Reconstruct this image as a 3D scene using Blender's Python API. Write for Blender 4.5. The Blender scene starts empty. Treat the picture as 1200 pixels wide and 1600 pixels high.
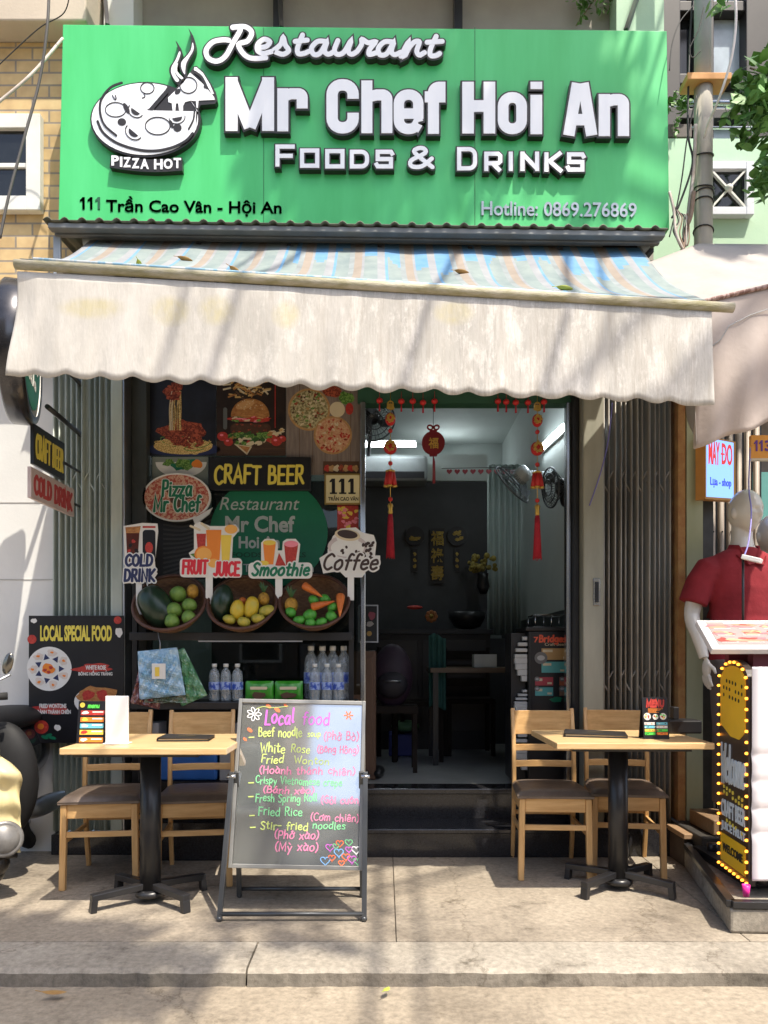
import bpy, bmesh, math, random, unicodedata
from mathutils import Vector, Matrix, Euler
random.seed(11)
R = math.radians
scene = bpy.context.scene
col = scene.collection

# ---------------------------------------------------------------- camera, light, exposure
F = 1164.0          # focal length in photograph pixels (1600 px tall picture)
CZ = 1.17           # camera height above the pavement
cd = bpy.data.cameras.new("camera")
cd.sensor_fit = 'VERTICAL'; cd.sensor_height = 36.0
cd.lens = F / 1600.0 * 36.0
cd.shift_y = 224.0 / 1600.0
cd.clip_start = 0.05; cd.clip_end = 2000
cam = bpy.data.objects.new("camera", cd); col.objects.link(cam)
cam.location = (0, 0, CZ); cam.rotation_euler = (R(90), 0, 0)
scene.camera = cam

SUN = Vector((0.31, -0.42, 1.0)).normalized()      # towards the sun
elev = math.asin(SUN.z); az = math.atan2(SUN.x, SUN.y)
world = bpy.data.worlds.new("World"); scene.world = world; world.use_nodes = True
wn = world.node_tree.nodes; wl = world.node_tree.links; wn.clear()
sky = wn.new('ShaderNodeTexSky'); sky.sky_type = 'NISHITA'; sky.sun_disc = False
sky.sun_elevation = elev; sky.sun_rotation = az
sky.air_density = 1.0; sky.dust_density = 3.0; sky.ozone_density = 0.6
bg = wn.new('ShaderNodeBackground'); bg.inputs['Strength'].default_value = 0.15
wo = wn.new('ShaderNodeOutputWorld')
wl.new(sky.outputs[0], bg.inputs[0]); wl.new(bg.outputs[0], wo.inputs[0])
sl = bpy.data.lights.new("sun", 'SUN'); sl.energy = 3.8; sl.angle = R(0.5); sl.color = (1.0, 0.92, 0.79)
so = bpy.data.objects.new("sun", sl); col.objects.link(so)
so.rotation_euler = (-SUN).to_track_quat('-Z', 'Y').to_euler(); so.location = SUN * 30
scene.view_settings.view_transform = 'Standard'; scene.view_settings.look = 'None'
scene.view_settings.gamma = 1.0; scene.view_settings.use_curve_mapping = False
scene.view_settings.exposure = 0.84
scene.cycles.use_denoising = True
scene.cycles.max_bounces = 8; scene.cycles.diffuse_bounces = 4; scene.cycles.transparent_max_bounces = 16
scene.cycles.sample_clamp_indirect = 6.0
scene.cycles.caustics_reflective = False; scene.cycles.caustics_refractive = False

# ---------------------------------------------------------------- materials
MATS = {}
def srgb(h):
    h = h.lstrip('#'); c = [int(h[i:i+2], 16) / 255 for i in (0, 2, 4)]
    return tuple(x / 12.92 if x <= .04045 else ((x + .055) / 1.055) ** 2.4 for x in c)
def mat(name, c, rough=0.6, metal=0.0, spec=0.5, var=0.12, scale=6.0, bump=0.0, bscale=60.0, coat=0.0, c2=None, stretch=None,
        emit=0.0, sub=0.0, detail=4.0, sharp=False, trans=0.0, alpha=1.0):
    if name in MATS: return MATS[name]
    if isinstance(c, str): c = srgb(c)
    if isinstance(c2, str): c2 = srgb(c2)
    m = bpy.data.materials.new(name); m.use_nodes = True
    nt = m.node_tree; N = nt.nodes; L = nt.links
    p = N['Principled BSDF']
    p.inputs['Roughness'].default_value = rough; p.inputs['Metallic'].default_value = metal
    p.inputs['Specular IOR Level'].default_value = spec
    p.inputs['Coat Weight'].default_value = coat; p.inputs['Coat Roughness'].default_value = 0.08
    p.inputs['Transmission Weight'].default_value = trans; p.inputs['Alpha'].default_value = alpha
    tc = N.new('ShaderNodeTexCoord'); mp = N.new('ShaderNodeMapping')
    L.new(tc.outputs['Object'], mp.inputs[0])
    if stretch: mp.inputs['Scale'].default_value = stretch
    nz = N.new('ShaderNodeTexNoise'); nz.inputs['Scale'].default_value = scale; nz.inputs['Detail'].default_value = detail
    nz.inputs['Roughness'].default_value = .6
    L.new(mp.outputs[0], nz.inputs[0])
    rp = N.new('ShaderNodeValToRGB')
    if c2 is None:
        a = tuple(max(0, x * (1 - var)) for x in c); b = tuple(min(1, x * (1 + var)) for x in c)
    else: a, b = c, c2
    lo, hi = (0.46, 0.54) if sharp else (0.3, 0.7)
    rp.color_ramp.elements[0].position = lo; rp.color_ramp.elements[1].position = hi
    rp.color_ramp.elements[0].color = (*a, 1); rp.color_ramp.elements[1].color = (*b, 1)
    L.new(nz.outputs['Fac'], rp.inputs[0]); L.new(rp.outputs[0], p.inputs['Base Color'])
    if bump:
        n2 = N.new('ShaderNodeTexNoise'); n2.inputs['Scale'].default_value = bscale; n2.inputs['Detail'].default_value = 5
        L.new(mp.outputs[0], n2.inputs[0])
        bp = N.new('ShaderNodeBump'); bp.inputs['Strength'].default_value = bump; bp.inputs['Distance'].default_value = .01
        L.new(n2.outputs['Fac'], bp.inputs['Height']); L.new(bp.outputs[0], p.inputs['Normal'])
    if emit:
        L.new(rp.outputs[0], p.inputs['Emission Color']); p.inputs['Emission Strength'].default_value = emit
    if sub:
        p.inputs['Subsurface Weight'].default_value = sub; p.inputs['Subsurface Radius'].default_value = (.02, .02, .02)
    MATS[name] = m
    return m
def flat(name, c, rough=.55, **k): return mat(name, c, rough, var=k.pop('var', .06), **k)

def glass_mat(name, tint=(.9, .95, .93), refl=1.0):
    if name in MATS: return MATS[name]
    m = bpy.data.materials.new(name); m.use_nodes = True
    N = m.node_tree.nodes; L = m.node_tree.links; N.clear()
    o = N.new('ShaderNodeOutputMaterial'); mx = N.new('ShaderNodeMixShader'); t = N.new('ShaderNodeBsdfTransparent')
    g = N.new('ShaderNodeBsdfGlossy'); g.inputs['Roughness'].default_value = .02
    fr = N.new('ShaderNodeFresnel'); fr.inputs[0].default_value = 1.5
    mu = N.new('ShaderNodeMath'); mu.operation = 'MULTIPLY'; mu.inputs[1].default_value = refl
    t.inputs[0].default_value = (*tint, 1)
    L.new(fr.outputs[0], mu.inputs[0]); L.new(mu.outputs[0], mx.inputs[0]); L.new(t.outputs[0], mx.inputs[1]); L.new(g.outputs[0], mx.inputs[2])
    L.new(mx.outputs[0], o.inputs[0]); MATS[name] = m; return m

def emis(name, c, s):
    if name in MATS: return MATS[name]
    if isinstance(c, str): c = srgb(c)
    m = bpy.data.materials.new(name); m.use_nodes = True
    p = m.node_tree.nodes['Principled BSDF']; p.inputs['Base Color'].default_value = (*[x * .6 for x in c], 1)
    p.inputs['Emission Color'].default_value = (*c, 1); p.inputs['Emission Strength'].default_value = s
    MATS[name] = m; return m

def wood(name, c1, c2, axis=0, rough=.42):
    if name in MATS: return MATS[name]
    st = [14, 14, 14]; st[axis] = 1.2
    m = mat(name, c1, rough, c2=c2, scale=4.0, stretch=tuple(st), bump=.06, bscale=30, detail=6); return m

# ---------------------------------------------------------------- geometry helpers
def P(px, py, d): return Vector(((px - 600) * d / F, d, CZ - (py - 1024) * d / F))
class Pl:
    """A flat drawing surface: pt(a, b, h) = o + U a + V b + N h."""
    def __init__(s, o, U, V, N): s.o, s.U, s.V, s.N = Vector(o), Vector(U), Vector(V), Vector(N)
    def pt(s, a, b, h=0): return s.o + s.U * a + s.V * b + s.N * h
def front(d, skew=0.0, x0=0.0):
    # upright surface facing the street at depth d, drawn in photograph units; skew = its own slope
    U = Vector((d / F, 0, -skew * d / F)); o = P(0, 0, d) + Vector((0, 0, skew * x0 * d / F))
    return Pl(o, U, (0, 0, -d / F), (0, -1, 0))

def crv(pts, n=6, closed=False):
    pts = [Vector(p) for p in pts]
    if len(pts) < 3 and not closed: return pts
    out = []; k = len(pts); rng = range(k) if closed else range(k - 1)
    for i in rng:
        if closed: p0, p1, p2, p3 = pts[(i-1) % k], pts[i], pts[(i+1) % k], pts[(i+2) % k]
        else: p0, p1, p2, p3 = pts[max(i-1, 0)], pts[i], pts[i+1], pts[min(i+2, k-1)]
        for j in range(n):
            t = j / n; t2 = t*t; t3 = t2*t
            out.append(.5 * ((2*p1) + (p2-p0)*t + (2*p0-5*p1+4*p2-p3)*t2 + (3*p1-p0-3*p2+p3)*t3))
    if not closed: out.append(pts[-1])
    return out
def ell2(cx, cy, rx, ry, n=32, rot=0, a0=0, a1=360):
    o = []; full = abs(a1 - a0) >= 360
    for i in range(n if full else n + 1):
        a = R(a0 + (a1 - a0) * i / n); x, y = rx*math.cos(a), ry*math.sin(a); c, s = math.cos(R(rot)), math.sin(R(rot))
        o.append((cx + x*c - y*s, cy + x*s + y*c))
    return o
def rrect(x0, y0, x1, y1, r, n=5):
    o = []
    for (cx, cy, a) in ((x1-r, y1-r, 0), (x0+r, y1-r, 90), (x0+r, y0+r, 180), (x1-r, y0+r, 270)):
        for i in range(n+1): o.append((cx + r*math.cos(R(a+90*i/n)), cy + r*math.sin(R(a+90*i/n))))
    return o
def rect2(x0, y0, x1, y1): return [(x0, y0), (x1, y0), (x1, y1), (x0, y1)]
def blob2(cx, cy, rx, ry, rnd, n=26, rough=.12, rot=0):
    ph = [rnd.uniform(0, 6.28) for _ in range(4)]; o = []
    for i in range(n):
        a = 2*math.pi*i/n; k = 1 + rough*(math.sin(2*a+ph[0])*.5 + math.sin(3*a+ph[1])*.5 + math.sin(5*a+ph[2])*.4 + math.sin(9*a+ph[3])*.3)
        x, y = rx*k*math.cos(a), ry*k*math.sin(a); c, s = math.cos(R(rot)), math.sin(R(rot))
        o.append((cx + x*c - y*s, cy + x*s + y*c))
    return o

ORG = {}
class MB:
    def __init__(s): s.v = []; s.f = []; s.m = []; s.s = []; s.jit = 0
    def add(s, vs, fs, mi=0, smooth=False):
        b = len(s.v); s.v += [Vector(v) for v in vs]
        for f in fs: s.f.append([b+i for i in f]); s.m.append(mi); s.s.append(smooth)
        return s
    def box(s, lo, hi, mi=0, M=None):
        x0, y0, z0 = lo; x1, y1, z1 = hi
        vs = [Vector(v) for v in ((x0,y0,z0),(x1,y0,z0),(x1,y1,z0),(x0,y1,z0),(x0,y0,z1),(x1,y0,z1),(x1,y1,z1),(x0,y1,z1))]
        if M is not None: vs = [M @ v for v in vs]
        return s.add(vs, [(0,3,2,1),(4,5,6,7),(0,1,5,4),(1,2,6,5),(2,3,7,6),(3,0,4,7)], mi)
    def bar(s, a, b, w, h=None, mi=0, up=(0,0,1)):
        a, b = Vector(a), Vector(b); h = h or w; d = (b-a); l = d.length; d.normalize()
        up = Vector(up)
        if abs(d.dot(up)) > .95: up = Vector((0,1,0))
        x = d.cross(up).normalized(); y = x.cross(d).normalized()
        M = Matrix((( *x, 0), (*y, 0), (*d, 0), (0,0,0,1))).transposed(); M.translation = a
        return s.box((-w/2,-h/2,0), (w/2,h/2,l), mi, M)
    def prism(s, pl, pts, h0, h1, mi=0, side=None):
        n = len(pts); vs = [pl.pt(a,b,h0) for a,b in pts] + [pl.pt(a,b,h1) for a,b in pts]
        s.add(vs, [list(range(n))[::-1], list(range(n, 2*n))], mi)
        b = len(s.v) - 2*n
        for i in range(n):
            j = (i+1) % n; s.f.append([b+i, b+j, b+n+j, b+n+i]); s.m.append(mi if side is None else side); s.s.append(False)
        return s
    def sheet(s, pl, pts, h=0, mi=0):
        return s.add([pl.pt(a,b,h) for a,b in pts], [list(range(len(pts)))], mi)
    def tube(s, pts, r, n=8, mi=0, closed=False, caps=True, smooth=True):
        pts = [Vector(p) for p in pts]; k = len(pts)
        rs = r if isinstance(r, (list, tuple)) else [r]*k
        if len(rs) != k: rs = [rs[0] + (rs[-1]-rs[0])*i/(k-1) for i in range(k)]
        vs = []; prev = None
        for i in range(k):
            if closed: t = pts[(i+1) % k] - pts[i-1]
            else: t = pts[min(i+1,k-1)] - pts[max(i-1,0)]
            if t.length < 1e-9: t = Vector((0,0,1))
            t.normalize()
            if prev is None:
                u = Vector((0,0,1)) if abs(t.z) < .9 else Vector((1,0,0))
                x = t.cross(u).normalized()
            else:
                x = prev - t * prev.dot(t)
                x = x.normalized() if x.length > 1e-6 else t.orthogonal().normalized()
            prev = x; y = t.cross(x)
            for j in range(n):
                a = 2*math.pi*j/n; vs.append(pts[i] + (x*math.cos(a) + y*math.sin(a))*rs[i])
        fs = []
        for i in range(k if closed else k-1):
            for j in range(n):
                a = i*n+j; b = i*n+(j+1) % n; c = ((i+1) % k)*n+(j+1) % n; d = ((i+1) % k)*n+j; fs.append((a,b,c,d))
        s.add(vs, fs, mi, smooth)
        if caps and not closed:
            b = len(s.v) - k*n
            s.f.append([b+j for j in range(n)][::-1]); s.m.append(mi); s.s.append(False)
            s.f.append([b+(k-1)*n+j for j in range(n)]); s.m.append(mi); s.s.append(False)
        return s
    def lathe(s, prof, M=None, n=24, mi=0, smooth=True, caps=True):
        M = M or Matrix.Identity(4); vs = []; k = len(prof)
        for r, z in prof:
            for j in range(n):
                a = 2*math.pi*j/n; vs.append(M @ Vector((r*math.cos(a), r*math.sin(a), z)))
        fs = []
        for i in range(k-1):
            for j in range(n): fs.append((i*n+j, i*n+(j+1) % n, (i+1)*n+(j+1) % n, (i+1)*n+j))
        s.add(vs, fs, mi, smooth)
        if caps:
            b = len(s.v) - k*n
            s.f.append([b+j for j in range(n)][::-1]); s.m.append(mi); s.s.append(False)
            s.f.append([b+(k-1)*n+j for j in range(n)]); s.m.append(mi); s.s.append(False)
        return s
    def ell(s, c, r, nu=16, nv=10, mi=0, M=None, fn=None):
        c = Vector(c); r = r if isinstance(r, (tuple, list)) else (r,r,r); vs = []; fs = []
        M = M or Matrix.Identity(3)
        for i in range(nv+1):
            th = math.pi*i/nv
            for j in range(nu):
                ph = 2*math.pi*j/nu
                p = Vector((math.sin(th)*math.cos(ph), math.sin(th)*math.sin(ph), math.cos(th)))
                k = fn(p) if fn else 1
                vs.append(c + M @ Vector((p.x*r[0]*k, p.y*r[1]*k, p.z*r[2]*k)))
        for i in range(nv):
            for j in range(nu): fs.append((i*nu+j, (i+1)*nu+j, (i+1)*nu+(j+1) % nu, i*nu+(j+1) % nu))
        return s.add(vs, fs, mi, True)
    def grid(s, fn, nu, nv, mi=0, smooth=True, mfn=None):
        vs = [fn(i/nu, j/nv) for j in range(nv+1) for i in range(nu+1)]
        b = len(s.v); s.v += [Vector(v) for v in vs]
        for j in range(nv):
            for i in range(nu):
                a = b + j*(nu+1)+i; s.f.append([a, a+1, a+nu+2, a+nu+1]); s.s.append(smooth)
                s.m.append(mfn((i+.5)/nu, (j+.5)/nv) if mfn else mi)
        return s
    def stroke(s, pl, pts, w, h0, h1, mi=0, rnd=True, closed=False, side=None):
        """A ribbon of width w along a 2-D path, as a prism."""
        s.jit += 1; e = (s.jit % 7) * 0.00022; h1 = h1 + e
        pts = [Vector((p[0], p[1])) for p in pts]
        q = [pts[0]]
        for p in pts[1:]:
            if (p-q[-1]).length > 1e-5: q.append(p)
        pts = q; k = len(pts)
        if k < 2: return s
        Lf = []; Rt = []
        for i in range(k):
            if closed: a, b, c = pts[i-1], pts[i], pts[(i+1) % k]
            else: a, b, c = pts[max(i-1,0)], pts[i], pts[min(i+1,k-1)]
            d1 = (b-a); d2 = (c-b)
            if d1.length < 1e-9: d1 = d2
            if d2.length < 1e-9: d2 = d1
            d1 = d1.normalized(); d2 = d2.normalized()
            n1 = Vector((-d1.y, d1.x)); n2 = Vector((-d2.y, d2.x)); m = n1+n2
            if m.length < 1e-4: m = n1
            m.normalize(); sc = 1/max(m.dot(n1), .45)
            Lf.append(b + m*w/2*sc); Rt.append(b - m*w/2*sc)
        vs = []
        for i in range(k): hh = h1 + (i if not closed else 0)*0.00003; vs += [pl.pt(Lf[i].x,Lf[i].y,h0), pl.pt(Rt[i].x,Rt[i].y,h0), pl.pt(Rt[i].x,Rt[i].y,hh), pl.pt(Lf[i].x,Lf[i].y,hh)]
        b = len(s.v); s.v += vs; sm = mi if side is None else side
        def F_(f, m_): s.f.append([b+x for x in f]); s.m.append(m_); s.s.append(False)
        for i in range(k if closed else k-1):
            a0 = 4*i; b0 = 4*((i+1) % k)
            F_((a0+3, a0+2, b0+2, b0+3), mi); F_((a0, b0, b0+1, a0+1), sm); F_((a0, a0+3, b0+3, b0), sm); F_((a0+1, b0+1, b0+2, a0+2), sm)
        if not closed:
            F_((0,1,2,3), sm); z = 4*(k-1); F_((z, z+3, z+2, z+1), sm)
            if rnd:
                for p, dr in ((pts[0], pts[0]-pts[1]), (pts[-1], pts[-1]-pts[-2])):
                    a = math.degrees(math.atan2(dr.y, dr.x)); s.jit += 1
                    s.prism(pl, ell2(p.x, p.y, w/2, w/2, 8, 0, a-90, a+90), h0, h1 + 0.0001*(s.jit % 5), mi, side)
        return s
    def text(s, st, pl, x0, yt, x1, yb, h0, h1, mi=0, bold=0.0, shear=0.0, side=None, skew=0.0):
        """Lettering whose outlines fill the box x0..x1, yt..yb of the surface."""
        cu = bpy.data.curves.new('t', 'FONT'); cu.body = st; cu.size = 1; cu.offset = bold; cu.shear = shear; cu.resolution_u = 3
        ob = bpy.data.objects.new('t', cu); me = bpy.data.meshes.new_from_object(ob)
        vs = [v.co.copy() for v in me.vertices]; fs = [list(p.vertices) for p in me.polygons]
        bpy.data.meshes.remove(me); bpy.data.objects.remove(ob); bpy.data.curves.remove(cu)
        if not vs: return s
        ax = min(v.x for v in vs); bx = max(v.x for v in vs); ay = min(v.y for v in vs); by = max(v.y for v in vs)
        def mp(v, h):
            a = x0 + (v.x-ax)/(bx-ax)*(x1-x0); bb = yb + (v.y-ay)/(by-ay)*(yt-yb) + (a-x0)*skew
            return pl.pt(a, bb, h)
        cnt = {}
        for f in fs:
            for i in range(len(f)):
                e = (f[i], f[(i+1) % len(f)]); cnt[e] = 1
        n = len(vs); b = len(s.v); s.v += [mp(v, h1) for v in vs]
        for f in fs: s.f.append([b+i for i in f]); s.m.append(mi); s.s.append(False)
        if abs(h1-h0) > 1e-6:
            s.v += [mp(v, h0) for v in vs]
            for (i, j) in cnt:
                if (j, i) not in cnt: s.f.append([b+i, b+j, b+n+j, b+n+i]); s.m.append(mi if side is None else side); s.s.append(False)
        return s
    def build(s, name, mats, parent=None, loc=None, bevel=0, solid=0, recalc=True, sub=0, remesh=0, seg=2):
        mats = mats if isinstance(mats, (list, tuple)) else [mats]
        me = bpy.data.meshes.new(name); o = bpy.data.objects.new(name, me)
        if parent is not None: org = ORG[parent]
        elif loc is not None: org = Vector(loc)
        else:
            lo = [min(v[i] for v in s.v) for i in range(3)]; hi = [max(v[i] for v in s.v) for i in range(3)]
            org = Vector(((lo[0]+hi[0])/2, (lo[1]+hi[1])/2, lo[2]))
        ORG[o] = org
        me.from_pydata([tuple(v - org) for v in s.v], [], s.f)
        for m_ in mats: me.materials.append(m_)
        for i, p in enumerate(me.polygons): p.material_index = min(s.m[i], len(mats)-1); p.use_smooth = s.s[i]
        if recalc:
            bm = bmesh.new(); bm.from_mesh(me); bmesh.ops.recalc_face_normals(bm, faces=bm.faces); bm.to_mesh(me); bm.free()
        me.validate(); me.update()
        col.objects.link(o)
        if parent is not None: o.parent = parent
        else: o.location = org
        if remesh:
            md = o.modifiers.new('r', 'REMESH'); md.mode = 'VOXEL'; md.voxel_size = remesh; md.use_smooth_shade = True
            ms = o.modifiers.new('s', 'SMOOTH'); ms.factor = .5; ms.iterations = 4
        if bevel:
            md = o.modifiers.new('b', 'BEVEL'); md.width = bevel; md.segments = seg; md.limit_method = 'ANGLE'; md.angle_limit = R(40)
        if solid:
            md = o.modifiers.new('s', 'SOLIDIFY'); md.thickness = solid; md.offset = 0
        if sub:
            md = o.modifiers.new('u', 'SUBSURF'); md.levels = sub; md.render_levels = sub
        return o
def tag(o, label=None, cat=None, group=None, kind=None):
    if label: o['label'] = label
    if cat: o['category'] = cat
    if group: o['group'] = group
    if kind: o['kind'] = kind
    return o
def thing(name, label, cat, loc=(0,0,0), group=None, kind=None):
    o = bpy.data.objects.new(name, None); o.empty_display_size = .1; col.objects.link(o)
    o.location = loc; ORG[o] = Vector(loc); return tag(o, label, cat, group, kind)
def copy_tree(o, parent=None):
    c = o.copy(); col.objects.link(c); c.parent = parent; ORG[c] = ORG[o].copy()
    for ch in [x for x in o.children]: copy_tree(ch, c)
    return c
def place(o, loc, rz=0, label=None):
    o.location = loc; o.rotation_euler = (0, 0, R(rz))
    if label: o['label'] = label
    return o
def mtx(loc, z=(0,0,1), x=None):
    z = Vector(z).normalized(); x = Vector(x) if x is not None else z.orthogonal(); x = (x - z*x.dot(z)).normalized(); y = z.cross(x)
    M = Matrix(((*x,0),(*y,0),(*z,0),(0,0,0,1))).transposed(); M.translation = Vector(loc); return M

# ---------------------------------------------------------------- handwriting (single-stroke letters on a 10-high grid)
G = {}
def g(ch, w, *paths):
    out = []
    for p in paths:
        sm = p.startswith('~'); p = p.lstrip('~'); pts = [tuple(float(q) for q in t.split(',')) for t in p.split()]
        out.append([(v.x, v.y) for v in crv([Vector((a, b)) for a, b in pts], 5)] if sm else pts)
    G[ch] = (w, out)
g('a',6,'~5,5.5 2.5,6.2 .6,3.5 1.8,.3 4,1.2 5.2,5','~5.3,6 5,2 5.6,.2'); g('b',6,'.8,10 .8,.2','~.8,4 3,6.2 5,3.5 3.5,.2 .8,1')
g('c',5.5,'~5,5.2 3,6.2 .7,3.5 2.2,.2 5,1'); g('d',6,'~5,5.3 2.6,6.2 .6,3.4 2,.2 5,1.6','5.2,10 5.2,.2')
g('e',5.5,'~.8,3.4 4.8,3.8 3.6,6.2 1,5 .8,1.6 2.8,.1 5,1.2'); g('f',4.5,'~4.6,9.4 3,10 2,8 2,4 1.9,0','.4,5.8 4,5.9')
g('g',6,'~5,5.4 2.6,6.2 .6,3.6 2,.8 4.6,2 5.1,5.5','~5.2,6 5,-2 3,-3.2 1,-2.4'); g('h',6,'.8,10 .8,0','~.8,3.5 3,6 4.8,4.5 5,0')
g('i',2.4,'1.2,6 1.2,0','1.1,8 1.3,8.3'); g('j',3,'~2,6 2,-1.5 .4,-2.8','1.9,8 2.1,8.3'); g('k',5.5,'.8,10 .8,0','4.6,6 .9,2.6 5,0')
g('l',2.6,'~1.2,10 1.1,2 1.6,.1 2.3,.4'); g('m',8.5,'.8,6 .8,0','~.8,3.6 2.6,6.2 4.1,4.6 4.1,0','~4.1,3.6 5.9,6.2 7.5,4.6 7.6,0')
g('n',6,'.8,6 .8,0','~.8,3.6 3,6.2 4.9,4.6 5,0'); g('o',6,'~3,6.2 .7,4.2 1.2,.8 3.6,.1 5.4,2.6 4.6,5.6 3,6.2'); g('p',6,'.8,6 .8,-3.4','~.8,4.6 3,6.2 5.2,3.6 3.4,.2 .8,1.4')
g('q',6,'~5,5.4 2.6,6.2 .6,3.4 2,.2 4.8,1.6','5.2,6 5.2,-3'); g('r',4.5,'.8,6 .8,0','~.8,3.4 2.2,5.8 4.2,5.9'); g('s',5,'~4.5,5.5 2.4,6.3 .9,4.8 4,2.6 3.8,.6 .7,.5')
g('t',4.5,'~2,9 2,1.4 2.8,.1 4.2,.7','.4,6.2 4,6.3'); g('u',6,'~.8,6 .8,1.6 2.6,.1 4.8,2','5.1,6 5.2,0'); g('v',5.5,'.5,6 2.8,.1 5,6'); g('w',8,'.5,6 2.2,.2 4,4.6 5.8,.2 7.6,6')
g('x',5.5,'.6,6 5,0','5,6 .6,0'); g('y',5.5,'.6,6 2.9,.8','5.1,6 1.6,-3.2'); g('z',5.5,'.7,5.8 4.8,5.8 .7,.2 5,.2')
g('A',7,'.4,0 3.5,10 6.6,0','1.5,3.6 5.5,3.6'); g('B',6.5,'.9,10 .9,0','~.9,9.9 4.4,9.4 4.4,6 .9,5.4','~.9,5.4 5.5,4.6 5.2,.8 .9,.1')
g('C',6.5,'~6,8.6 3.8,10 .9,7.4 .9,2.6 3.6,0 6.2,1.4'); g('D',7,'.9,10 .9,0','~.9,9.9 4.8,9 6.3,5 4.8,1 .9,.1'); g('E',6,'5.6,10 .9,10 .9,0 5.7,0','.9,5.2 4.8,5.2')
g('F',5.8,'.9,10 .9,0','.9,9.9 5.6,9.9','.9,5.3 4.6,5.3'); g('G',7,'~6.2,8.6 3.8,10 .9,7 1,2.4 3.8,0 6.2,1.6 6.3,4.4','6.4,4.5 3.8,4.5'); g('H',7,'.9,10 .9,0','6,10 6,0','.9,5.1 6,5.1')
g('I',2.4,'1.2,10 1.2,0'); g('J',5,'~4,10 4,2 2.6,.1 .6,1'); g('K',6.5,'.9,10 .9,0','6,10 1,4.6 6.2,0'); g('L',5.6,'.9,10 .9,.1 5.4,.1'); g('M',8.5,'.8,0 1,10 4.2,2 7.4,10 7.7,0')
g('N',7,'.9,0 .9,10 6,0 6,10'); g('O',7.2,'~3.6,10 .9,7.6 .9,2.4 3.6,0 6.3,2.4 6.3,7.6 3.6,10'); g('P',6,'.9,10 .9,0','~.9,9.9 4.8,9.6 5.2,6 3.6,4.8 .9,4.8'); g('R',6.5,'.9,10 .9,0','~.9,9.9 4.8,9.6 5,6.2 3.4,5 .9,5','2.8,5 6.2,0')
g('S',6,'~5.3,8.8 3,10 .9,8 2.8,5.5 5.2,3.4 4.6,.6 2.4,0 .6,1.4'); g('T',6.5,'3.3,10 3.3,0','.3,9.9 6.2,9.9'); g('U',7,'~.9,10 .9,2.6 3.4,0 6,2.6 6,10'); g('V',7,'.4,10 3.5,0 6.6,10'); g('W',9,'.4,10 2.6,0 4.6,7 6.6,0 8.8,10')
g('(',3.2,'~2.8,10.6 .9,7 .9,2.6 2.8,-1'); g(')',3.2,'~.4,10.6 2.3,7 2.3,2.6 .4,-1'); g('-',4.5,'.6,4 3.8,4.3'); g(' ',4.0); g('&',7,'~6.4,0 1.8,7.4 3,9.8 4.6,8 1,3 2.6,0 6.2,3.6')
MARK = {'\u0302': ['0,7.4 1.6,9 3.2,7.4'], '\u0300': ['.6,9.6 2.2,7.8'], '\u0301': ['1,7.8 2.6,9.6'], '\u0309': ['~1,9 2,9.6 2.4,8.6 1.6,7.8'], '\u031b': ['~3.6,6.2 4.6,7.6 4.6,6.6'], '\u0303': ['~.2,8 1.2,9 2.2,8.2 3.2,9'], '\u0323': ['1.4,-2 1.8,-2'], '\u0306': ['~.4,9 1.6,8 2.8,9']}
def hand(mb, st, pl, x0, base, x1, size, w, h0, h1, mi=0, rnd=None, shear=0.12, slope=0.0, wob=.35, track=1.0, fit=True):
    """Write st from x0 to x1 with letters size high; pl has V pointing down."""
    st = unicodedata.normalize('NFD', st); glyphs = []; x = 0; last = 0
    for ch in st:
        if ch in MARK:
            for p in MARK[ch]:
                sm = p.startswith('~'); q = [tuple(float(t) for t in a.split(',')) for a in p.lstrip('~').split()]
                glyphs.append((last + 1, q))
            continue
        if ch not in G: ch = ch.lower() if ch.lower() in G else ' '
        wd, ps = G[ch]; last = x; dy = rnd.uniform(-wob, wob) if rnd else 0
        for p in ps: glyphs.append((x, [(a, b + dy) for a, b in p]))
        x += (wd + 1.0) * track
    k = size / 10; kx = (x1 - x0) / x if fit else k
    for ox, p in glyphs:
        q = [(x0 + (ox + a + shear*b)*kx, base - b*k + (ox + a)*kx*slope) for a, b in p]
        mb.stroke(pl, q, w, h0, h1, mi, rnd=True)
    return mb

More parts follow.
